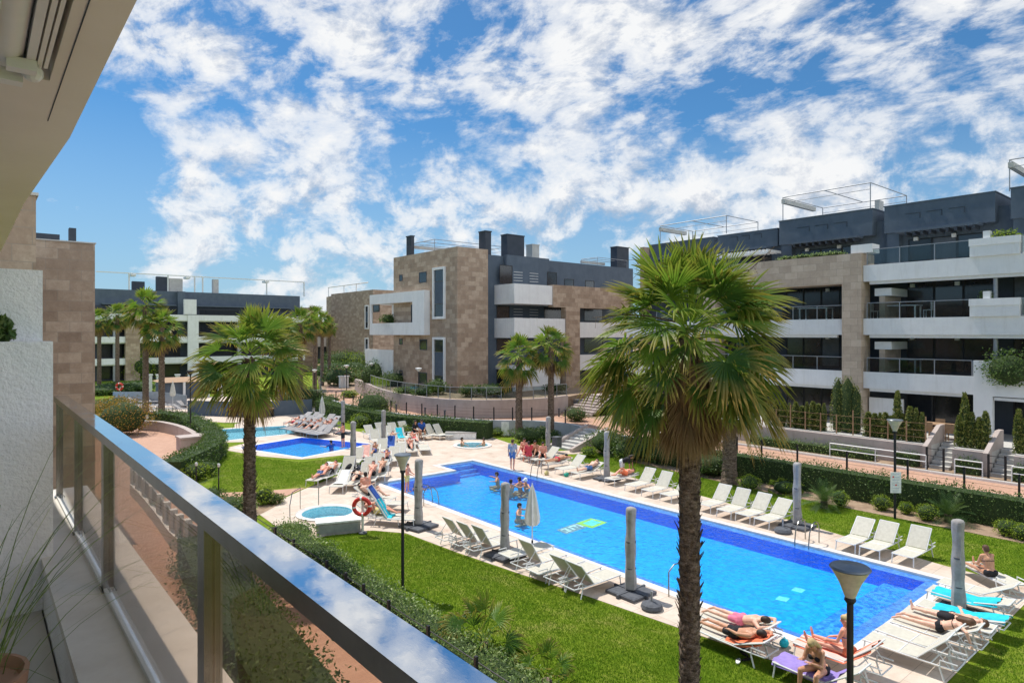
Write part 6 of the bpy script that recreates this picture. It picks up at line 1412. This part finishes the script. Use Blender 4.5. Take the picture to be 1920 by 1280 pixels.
for nm,c in (('skin_tan',(.58,.29,.17)),('skin_fair',(.76,.45,.32)),('skin_red',(.74,.33,.22)),('skin_brown',(.42,.2,.12))):
    m,nt,b=newmat(nm); p=opos(nt); n=noise(nt,9,4,.6,p); nt.links.new(ramp(nt,n,[(.35,tuple(x*.86 for x in c)),(.65,tuple(min(1,x*1.1) for x in c))]),b.inputs['Base Color']); b.inputs['Roughness'].default_value=.5; b.inputs['Subsurface Weight'].default_value=.08; b.inputs['Subsurface Radius'].default_value=(.3,.1,.05); b.inputs['Subsurface Scale'].default_value=.02; M[nm]=m
def V3(v): return Vector(v)
def person(label,loc,rz,T,Fd,pel,arms,legs,face=None,skin='skin_fair',hair='dark_hair',longhair=False,wear=(),vox=.012,sc=1.0,female=False,headtilt=None,hat=None):
    t=thing('person',label,'person',loc,rz); T=V3(T).normalized(); Fd=V3(Fd); Fd=(Fd-T*Fd.dot(T)).normalized(); S=T.cross(Fd); pel=V3(pel)
    che=pel+T*.36; nec=pel+T*.52; HT=V3(headtilt).normalized() if headtilt else T
    hea=nec+HT*.14; fc=V3(face).normalized() if face else Fd
    fc=(fc-HT*fc.dot(HT)*.7).normalized()
    sh={};hp={};J={}
    for k,s in (('L',1),('R',-1)): sh[k]=nec-T*.045+S*s*(.165 if female else .185); hp[k]=pel+S*s*.088
    mb=MB()
    w=.95 if female else 1.05
    cap(mb,pel+S*.07,pel-S*.07,.115,.115); cap(mb,pel+T*.02,pel+T*.17,.118,.10*w); cap(mb,pel+T*.15,che,.105*w,.118*w)
    for s in (1,-1):
        cap(mb,pel+S*s*.05+T*.10,che+S*s*.075,.082,.105*w); cap(mb,che+S*s*.07+T*.02,nec-T*.05+S*s*.11,.10*w,.068)
        if female: mb.ball(che+S*s*.075+Fd*.085-T*.03,.062,10)
        cap(mb,hp['L' if s>0 else 'R']-Fd*.045,hp['L' if s>0 else 'R']-Fd*.05+T*.01,.088,.085)
    cap(mb,nec-T*.05,nec+HT*.06,.062,.052)
    cap(mb,hea+HT*.022-fc*.012,hea-HT*.035+fc*.018,.086,.062)      # skull and jaw
    cap(mb,hea+HT*.02+fc*.07,hea-HT*.022+fc*.092,.012,.017,8)         # nose
    cap(mb,hea-HT*.062+fc*.05,hea-HT*.075+fc*.055,.022,.02,8)         # chin
    side=HT.cross(fc).normalized()
    for s in (1,-1): mb.ball(hea+side*s*.082-HT*.005,.022,8,(1,1,1))
    for k,s in (('L',1),('R',-1)):
        ua,fa=arms[k]; m_=lambda v:(V3((v[0],v[1]*s,v[2])) ).normalized()
        el=sh[k]+m_(ua)*.28; wr=el+m_(fa)*.25
        cap(mb,sh[k],el,.052*w,.040*w); cap(mb,el,wr,.040*w,.027)
        fd=m_(fa); up=fd.orthogonal().normalized() if abs(fd.z)>.95 else Vector((0,0,1)); pl=fd.cross(up).normalized(); pn=pl.cross(fd)
        cap(mb,wr+fd*.02-pl*.012,wr+fd*.07-pl*.016,.022,.021,8); cap(mb,wr+fd*.02+pl*.012,wr+fd*.07+pl*.016,.022,.021,8)
        for i,(o_,ln) in enumerate(((-.033,.060),(-.011,.074),(.012,.070),(.033,.055))):
            r_=.0088 if vox<.01 else .0115
            a=wr+fd*.085+pl*o_; b=a+fd*ln*.55-pn*.006+pl*o_*.2; c=b+fd*ln*.45-pn*.02; cap(mb,a,b,r_,r_*.95,6); cap(mb,b,c,r_*.95,r_*.85,6)
        a=wr+fd*.035-pl*.03*s; b=a+fd*.035-pl*.028*s-pn*.012; cap(mb,a,b,.011,.010,6); cap(mb,b,b+fd*.028-pl*.006*s,.010,.009,6)
        J['e'+k]=el; J['w'+k]=wr
        th,sn=legs[k][:2]; kn=hp[k]+m_(th)*.43; an=kn+m_(sn)*.41; td=m_(legs[k][2]) if len(legs[k])>2 else (Vector((Fd.x,Fd.y,0)) if abs(T.z)>.7 else Vector((0,0,1)))
        td=td.normalized(); cap(mb,hp[k],kn,.086 if not female else .089,.056); cap(mb,kn,an,.055,.036); cal=kn+(an-kn)*.3; bk=(kn-hp[k]).normalized()-(an-kn).normalized(); cap(mb,cal-td*.015,cal+(an-kn)*.22-td*.012,.05,.04)
        cap(mb,an-td*.03+(an-kn).normalized()*.03,an+td*.12+(an-kn).normalized()*.045,.034,.03,8); cap(mb,an+td*.11+(an-kn).normalized()*.048,an+td*.17+(an-kn).normalized()*.05,.03,.022,8)
        J['k'+k]=kn; J['a'+k]=an
    o=remesh(mb,'body',skin,t,vox)
    # hair
    if hair:
        hb=MB(); cap(hb,hea+HT*.035-fc*.022,hea-HT*.02-fc*.04,.091,.078); cap(hb,hea+HT*.05+fc*.015,hea+HT*.05-fc*.03,.072,.075)
        if longhair: cap(hb,hea-fc*.05,nec-T*.08-Fd*.11,.07,.05); cap(hb,hea-fc*.05+side*.04,nec-T*.03-Fd*.09+side*.07,.06,.035); cap(hb,hea-fc*.05-side*.04,nec-T*.03-Fd*.09-side*.07,.06,.035)
        if longhair=='bun': hb.ball(hea+HT*.10-fc*.06,.05)
        remesh(hb,'hair',hair,t,.012,2)
    if hat: 
        hb=MB(); cap(hb,hea+HT*.05-fc*.01,hea+HT*.03-fc*.01,.098,.1); cap(hb,hea+HT*.05+fc*.05,hea+HT*.04+fc*.15,.05,.04); remesh(hb,'cap',hat,t,.014,2)
    for s in (1,-1): MB().ball(hea+fc*.072+side*s*.032+HT*.012,.0125,6).build('eye','dark_hair',t,True)
    mb2=MB(); cap(mb2,hea-HT*.048+fc*.073+side*.018,hea-HT*.048+fc*.073-side*.018,.008,.008,6); mb2.build('mouth','red_cloth',t,True)
    for kind,mt in wear:
        cb=MB()
        if kind=='trunks':
            cap(cb,pel+S*.075,pel-S*.075,.127,.127); cap(cb,pel+T*.03,pel+T*.07,.126,.118)
            for k in 'LR': q=hp[k]+(J['k'+k]-hp[k])*.55; cap(cb,hp[k],q,.101,.083); cap(cb,hp[k]-Fd*.045,hp[k]-Fd*.05+T*.01,.1,.096)
        elif kind=='brief':
            cap(cb,pel+S*.072-T*.01,pel-S*.072-T*.01,.124,.124)
            for k in 'LR': cap(cb,hp[k]-Fd*.048,hp[k]-Fd*.05,.098,.094)
        elif kind=='bra':
            for s in (1,-1): cb.ball(che+S*s*.075+Fd*.088-T*.03,.068,10); 
            for s in (1,-1): cap(cb,che+S*s*.07-T*.04,che+S*s*.07-T*.035,.119,.119,16)
            # keep only a narrow band
        elif kind=='shirt':
            cap(cb,pel+S*.07,pel-S*.07,.128,.128); cap(cb,pel+T*.02,che,.125,.13)
            for s in (1,-1): cap(cb,pel+S*s*.05+T*.1,che+S*s*.075,.096,.118); cap(cb,che+S*s*.07+T*.02,nec-T*.045+S*s*.12,.113,.078)
            for k in 'LR': cap(cb,sh[k],sh[k]+(J['e'+k]-sh[k])*.75,.066,.057)
        if kind=='bra':
            band=MB()
            for s in (1,-1): band.ball(che+S*s*.075+Fd*.092-T*.03,.064,10)
            n=20; ring_=[]
            for i in range(n+1):
                a=6.283*i/n; ring_.append(che-T*.035+S*(.185*w)*math.cos(a)+Fd*(.118*w)*math.sin(a))
            band.tube(ring_,.012,6,False); remesh(band,'bikini_top',mt,t,.010,2)
        else: remesh(cb,{'trunks':'swim_trunks','brief':'bikini_bottom','shirt':'shirt'}[kind],mt,t,max(.013,vox),2)
    if sc!=1: t.scale=(sc,)*3
    return t
def lie(deg,zr=.335):   # torso direction on a lounger, head at +x
    a=math.radians(deg); return (math.cos(a),0,math.sin(a)),(-math.sin(a),0,math.cos(a))
def recline(label,x,y,rz,deg,knees=0,armpose='side',**k):
    T,Fd=lie(deg); pel=(.10,0,.335+.13)
    legs={}
    for s in 'LR':
        kb=knees if s=='L' else (knees*.6 if knees<.9 else knees)
        if kb>0: legs[s]=((-math.cos(kb),.12,math.sin(kb)),(-math.cos(kb)*.95,.02,-math.sin(kb)*1.02),(-1,.1,.3))
        else: legs[s]=((-1,.10,-.03),(-1,.04,-.06),(-.15,.25,1))
    A={'side':((-.75,.45,-.25),(-.95,-.1,.1)),'up':((.55,.7,.2),(.3,-.85,.4)),'belly':((-.7,.6,.1),(-.5,-.8,.35)),'read':((-.5,.2,.6),(-.6,-.2,.7))}[armpose]
    return person(label,(x,y,.012),rz,T,Fd,pel,{'L':A,'R':A},legs,**k)
def prone(label,x,y,rz,deg=0,arm='fold',**k):
    T,_=lie(deg); Fd=(math.sin(math.radians(deg)),0,-1); pel=(.05,0,.335+.125); leg=((-1,.08,-.02),(-1,.03,-.02),(-.85,0,-.5))
    A={'fold':((.75,.65,-.05),(.45,-.9,.0)),'down':((.6,.6,-.15),(.35,.05,-1)),'hips':((-.8,.5,.0),(-.9,-.3,-.05))}
    a=(A[arm],A[arm]) if isinstance(arm,str) else (A[arm[0]],A[arm[1]])
    return person(label,(x,y,.012),rz,T,Fd,pel,{'L':a[0],'R':a[1]},{'L':leg,'R':leg},face=(math.sin(.3),.75,-.5),**k)
def sit(label,x,y,rz,zs=.345,lean=.15,legf=True,arm='knees',**k):
    T=(lean,0,1); pel=(0,0,zs+.12)
    if legf=='out': lg=((1,.12,.02),(1,.02,-.04),(.2,.1,1))
    elif legf=='bent': lg=((.75,.15,.62),(.70,.0,-.72),(1,0,-.1))
    else: lg=((1,.22,.0),(.12,.0,-1),(1,.1,0))
    A={'knees':((.35,.12,-.9),(.85,-.25,-.25)),'back':((-.5,.25,-.8),(-.15,.1,-1)),'read':((.3,.15,-.9),(.8,-.35,.35)),'side':((.1,.25,-1),(.3,.05,-.9)),'up':((.5,.5,.3),(.0,-.3,1))}[arm]
    return person(label,(x,y,.012),rz,T,(1,0,-lean),pel,{'L':A,'R':A},{'L':lg,'R':lg},**k)
def stand(label,x,y,rz,z=0,lean=0.03,arm='side',stride=.12,sc=1.0,**k):
    A={'side':((.05,.18,-1),(.15,.02,-1)),'front':((.45,.1,-.9),(.7,-.2,-.3)),'bend':((.2,.1,-1),(.3,0,-1))}[arm]
    L1=((stride,.06,-1),(-.05+stride*.2,.0,-1),(1,.1,0)); R1=((-stride,.06,-1),(-stride*1.2,.0,-1),(1,.1,0))
    return person(label,(x,y,z+.0),rz,(lean,0,1),(1,0,-lean),(0,0,.90),{'L':A,'R':A},{'L':L1,'R':R1},sc=sc,**k)
def swimmer(label,px,py,rz,**k):
    x,y=G(px,py,-.03); return person(label,(x,y,-.62),rz,(.12,0,1),(1,0,-.12),(0,0,.22),{'L':((.2,.8,-.3),(.5,.3,.1)),'R':((.2,.8,-.3),(.5,.3,.1))},{'L':((.9,.3,-.12),(-.6,.6,-.05)),'R':((.9,.25,-.12),(-.7,.5,-.05))},vox=.016,**k)
NV=.0085
# lower right
prone('person lying on the front in black trunks on the orange towel by the big palm',13.8,8.4,RZ,18,('fold','hips'),skin='skin_tan',hair='dark_hair',wear=(('trunks','black_cloth'),),vox=NV)
prone('person lying on the front in pink floral trunks beside the pool edge',14.52,8.7,RZ,18,'fold',skin='skin_fair',hair='dark_hair',wear=(('trunks','pink_cloth'),),vox=NV)
sit('blonde woman in a dark bikini sitting sideways on the purple towel',13.72,6.35,PI-.15,.33,.42,True,'read',skin='skin_tan',hair='blonde_hair',longhair=True,female=True,wear=(('brief','black_cloth'),('bra','black_cloth')),vox=NV,headtilt=(.75,0,.8))
sit('fair haired person sitting upright on the striped towel with legs stretched out',14.95,6.3,PI/2,.33,.12,'out','knees',skin='skin_red',hair='blonde_hair',longhair='bun',female=True,wear=(('bra','blue_cloth'),('brief','orange')),vox=NV,face=(.8,.5,0))
recline('man in black trunks lying on the back near the right parasol',18.65,5.5,RZ,8,0,'belly',skin='skin_fair',hair='brown_hair',wear=(('trunks','black_cloth'),),vox=NV)
prone('sunbather in black bikini with one arm hanging down to the grass',17.9,5.45,RZ,26,('down','down'),skin='skin_fair',hair='brown_hair',longhair=True,female=True,wear=(('brief','black_cloth'),('bra','black_cloth')),vox=NV)
g=G(1857,1102); sit('person in a black bikini sitting with the back to the camera at the right edge',g[0],g[1]+.0,.9,.33,.3,'out','knees',skin='skin_tan',hair='brown_hair',longhair=False,female=True,wear=(('brief','black_cloth'),('bra','black_cloth')),vox=NV); lounger(g[0]+.4,g[1]+.1,.9+PI,'low lounger under the person seated with the back to the camera',0)
def at(px,py): return G(px,py)
g=at(961,880); stand('man in a grey shirt and blue shorts walking beside the pool',g[0],g[1],.6,skin='skin_red',hair='brown_hair',wear=(('shirt','grey_shirt'),('trunks','blue_shorts')),vox=.014,stride=.22)
for i,(px,py,r_,sk,w_) in enumerate(((985,868,1.2,'skin_red','red_cloth'),(997,865,3.6,'skin_tan','black_cloth'),(1011,868,3.9,'skin_red','black_cloth'),(977,860,3.6,'skin_red','red_cloth'))):
    g=at(px,py); sit(['sunburnt person in red sitting next to the walking man','tanned person in the middle of the seated far group','person in black at the right of the seated far group','person in red behind the seated far group'][i],g[0]+.3,g[1],r_,.33,.15,'bent' if i%2 else True,'knees',skin=sk,hair='dark_hair',wear=(('trunks',w_),)+((('shirt','red_cloth'),) if i==0 else ()),vox=.016)
def onl(L_): return L_.location.x,L_.location.y,L_.rotation_euler.z
x,y,r_=onl(L_lie[3]); prone('person lying on the front on the far row left of the pale parasol',x,y,r_,10,'fold',skin='skin_tan',hair='dark_hair',wear=(('brief','red_cloth'),),vox=.016)
x,y,r_=onl(L_lie[1]); recline('person reclining on the lounger beside the pale far parasol',x,y,r_,25,0,'side',skin='skin_fair',hair='dark_hair',wear=(('trunks','blue_shorts'),),vox=.016)
x,y,r_=onl(L_lie[0]); recline('sunbather in orange lying across the lounger at the bending person',x+.1,y,r_,5,.5,'belly',skin='skin_red',hair='dark_hair',wear=(('trunks','orange'),),vox=.016)
g=at(1174,904); person('person in a black top and white shorts bending over a sunbather',(g[0]+.5,g[1]+.7,0),-1.2,(.95,0,.5),(.5,0,-.95),(0,0,.88),{'L':((.2,.15,-1),(.1,0,-1)),'R':((.2,.15,-1),(.1,0,-1))},{'L':((.08,.06,-1),(-.05,0,-1),(1,0,0)),'R':((.0,.06,-1),(-.08,0,-1),(1,0,0))},skin='skin_brown',hair='dark_hair',longhair=True,wear=(('shirt','black_cloth'),('trunks','white_cloth')),vox=.015)
# left groups
for i,(px,py) in enumerate(((600,905),(618,900))):
    g=at(px,py); recline(['man in dark trunks reclining at the left lawn edge','second person of the reclining pair at the left lawn edge'][i],g[0],g[1],.69,30,.6 if i else 0,'side',skin='skin_red',hair='dark_hair',wear=(('trunks','blue_shorts' if i==0 else 'black_cloth'),),vox=.014)
for px,py,r_,kn,lb,sk in [(722,876,.94,.7,'person reclining with bent knees on the pale blue towel','skin_red'),(770,850,1.14,.5,'sunbather at the top of the diagonal lounger row','skin_red'),(740,836,1.24,.3,'sunbather lying behind the small pool parasol','skin_fair'),(712,980,2.2,.4,'sunburnt person lying beside the lifebuoy post','skin_red'),(700,945,2.1,.8,'person half lying behind the lifebuoy ring','skin_fair')]:
    g=at(px,py); recline(lb,g[0],g[1],r_,30,kn,'belly',skin=sk,hair='dark_hair',wear=(('trunks','black_cloth' if px!=712 else 'yellow_cloth'),),vox=.015)
g=at(690,945); sit('person sitting upright with bare back behind the lifebuoy',g[0]+.3,g[1]+.8,1.2,.33,.25,'bent','knees',skin='skin_red',hair='dark_hair',wear=(('brief','black_cloth'),),vox=.015)
g=at(762,924); stand('boy in pale shorts standing at the pool end',g[0]+.1,g[1]+.1,-.9,0,.05,'front',.08,.82,skin='skin_red',hair='brown_hair',wear=(('trunks','yellow_cloth'),),vox=.014)
g=at(771,925); sit('small child crouching at the pool edge beside the boy',g[0]+.35,g[1]+.3,-.5,.0,.2,'bent','knees',skin='skin_tan',hair='dark_hair',wear=(('shirt','blue_cloth'),),vox=.015,sc=.7)
g=at(643,839); stand('man in dark trunks standing at the corner of the small pool',g[0],g[1],2.4,0,.03,'front',.06,skin='skin_red',hair='dark_hair',wear=(('trunks','black_cloth'),),vox=.015)
swimmer('bather in the small pool beside the standing man',622,836,2,skin='skin_tan',hair='dark_hair',wear=(('shirt','blue_cloth'),))
for i,(px,py,r_) in enumerate(((934,899,2.5),(957,914,.5),(976,909,2),(988,911,3),(971,960,-1))): swimmer(['leftmost swimmer in the main pool','swimmer second from the left in the main pool','middle swimmer of the group in the main pool','swimmer with a white cap in the main pool','child swimmer beside the loose white parasol'][i],px,py,r_,skin='skin_tan',hair=None if i==3 else 'dark_hair',hat='white_plastic' if i==3 else None)
for i,(px,py) in enumerate(((776,824),(790,822))):
    g=at(px,py); sit(['dark clothed person sitting at left before the rear hedge','person in blue sitting at right before the rear hedge'][i],g[0],g[1],-2 if i else -1.2,.4,.2,True,'knees',skin='skin_tan',hair='dark_hair',wear=(('shirt','black_cloth' if i==0 else 'blue_cloth'),('trunks','black_cloth')),vox=.018,sc=1.08)
for i,(px,py) in enumerate(((879,835),(905,838))):
    x,y=JC2; person(['left bather in the far jacuzzi','right bather in the far jacuzzi'][i],(x+(.55 if i else -.5),y+(-.5 if i else .5),-.35),2.3 if i else -.5,(0,0,1),(1,0,0),(0,0,.12),{'L':((.1,.8,-.3),(.4,.2,-.1)),'R':((.1,.8,-.3),(.4,.2,-.1))},{'L':((1,.1,0),(.2,0,-1)),'R':((1,.1,0),(.2,0,-1))},skin='skin_tan',hair='dark_hair',vox=.018)
for i,(px,py,sk) in enumerate(((585,812,'skin_red'),(600,813,'skin_fair'),(610,810,'skin_red'),(572,810,'skin_tan'))):
    g=at(px,py); recline(['third sunbather from the right behind the small pool','second sunbather from the right behind the small pool','rightmost sunbather behind the small pool','leftmost sunbather behind the small pool'][i],g[0],g[1],.4,35,.5,'belly',skin=sk,hair='dark_hair',wear=(('trunks','black_cloth'),),vox=.022)

for i,(px,py,sk,r_) in enumerate(((560,806,'skin_fair',.4),(592,806,'skin_tan',.5),(618,806,'skin_red',.3),(548,803,'skin_red',.4))):
    g=at(px,py); recline(['sunbather lying in the rear lines left of the white parasol','tanned sunbather in the middle of the rear lines','sunbather at the right end of the rear lines by the white parasol','sunbather at the left end of the rear lines near the child pool'][i],g[0],g[1],r_,30,.3,'belly',skin=sk,hair='dark_hair',wear=(('trunks','red_cloth' if i%2 else 'blue_shorts'),),vox=.024)
for i,(px,py,sk) in enumerate(((697,905,'skin_red'),(715,897,'skin_tan'))):
    g=at(px,py); recline(['red skinned person reclining in the lower part of the diagonal row','tanned person reclining in the diagonal row before the deck lamp'][i],g[0],g[1],-2.2+PI,40,.6,'side',skin=sk,hair='dark_hair',wear=(('trunks','black_cloth'),),vox=.016); lounger(g[0],g[1],-2.2+PI,['lounger under the red skinned person in the diagonal row','lounger under the tanned person in the diagonal row'][i],40)

more=[(668,872,.95,45),(684,866,.95,45),(700,860,.95,30),(716,852,.95,45),(732,846,.95,45),(748,842,.95,0),(705,832,1.3,45),(752,828,1.3,45),(778,836,1.3,30),(728,824,1.3,45),(684,905,.9,45),(668,912,.9,0),(640,916,.85,30)]
for i,(px,py,r_,dg) in enumerate(more):
    g=at(px,py); lounger(g[0],g[1],r_,['lounger behind the grey parasol before the small pool','second lounger of the upper diagonal line before the small pool','third lounger of the upper diagonal line','fourth lounger of the upper diagonal line','fifth lounger of the upper diagonal line','flat lounger ending the upper diagonal line','lounger just right of the grey parasol by the small pool corner','lounger in the middle of the back deck cluster','lounger at the right of the back deck cluster','lounger behind the middle deck parasol','raised lounger of the lower diagonal line near the pool end','flat lounger of the lower diagonal line near the lawn corner','lounger next to the reclining couple toward the pool'][i],dg)
for i,(px,py,mt) in enumerate(((684,866,'stripe_pink'),(732,846,'blue_cloth'),(752,828,'turquoise'),(640,916,'white_cloth'))):
    g=at(px,py); towel((g[0],g[1],.03),[.95,.95,1.3,.85][i],1,.6,mt,['pink towel on the upper diagonal line of loungers','dark blue towel on the upper diagonal line of loungers','turquoise towel in the back deck cluster','white towel on the lounger next to the reclining couple'][i],lprof(45 if i<3 else 30,-.5,.9))
for i,(px,py,sk,r_,dg) in enumerate(((700,860,'skin_tan',.95,30),(778,836,'skin_red',1.3,30),(668,912,'skin_fair',.9,5))):
    g=at(px,py); recline(['tanned sunbather on the upper diagonal line of loungers','sunburnt sunbather at the right of the back deck cluster','pale sunbather lying near the lawn corner'][i],g[0],g[1],r_,dg,.3,'belly',skin=sk,hair='brown_hair',wear=(('trunks',['blue_cloth','red_cloth','black_cloth'][i]),),vox=.018)
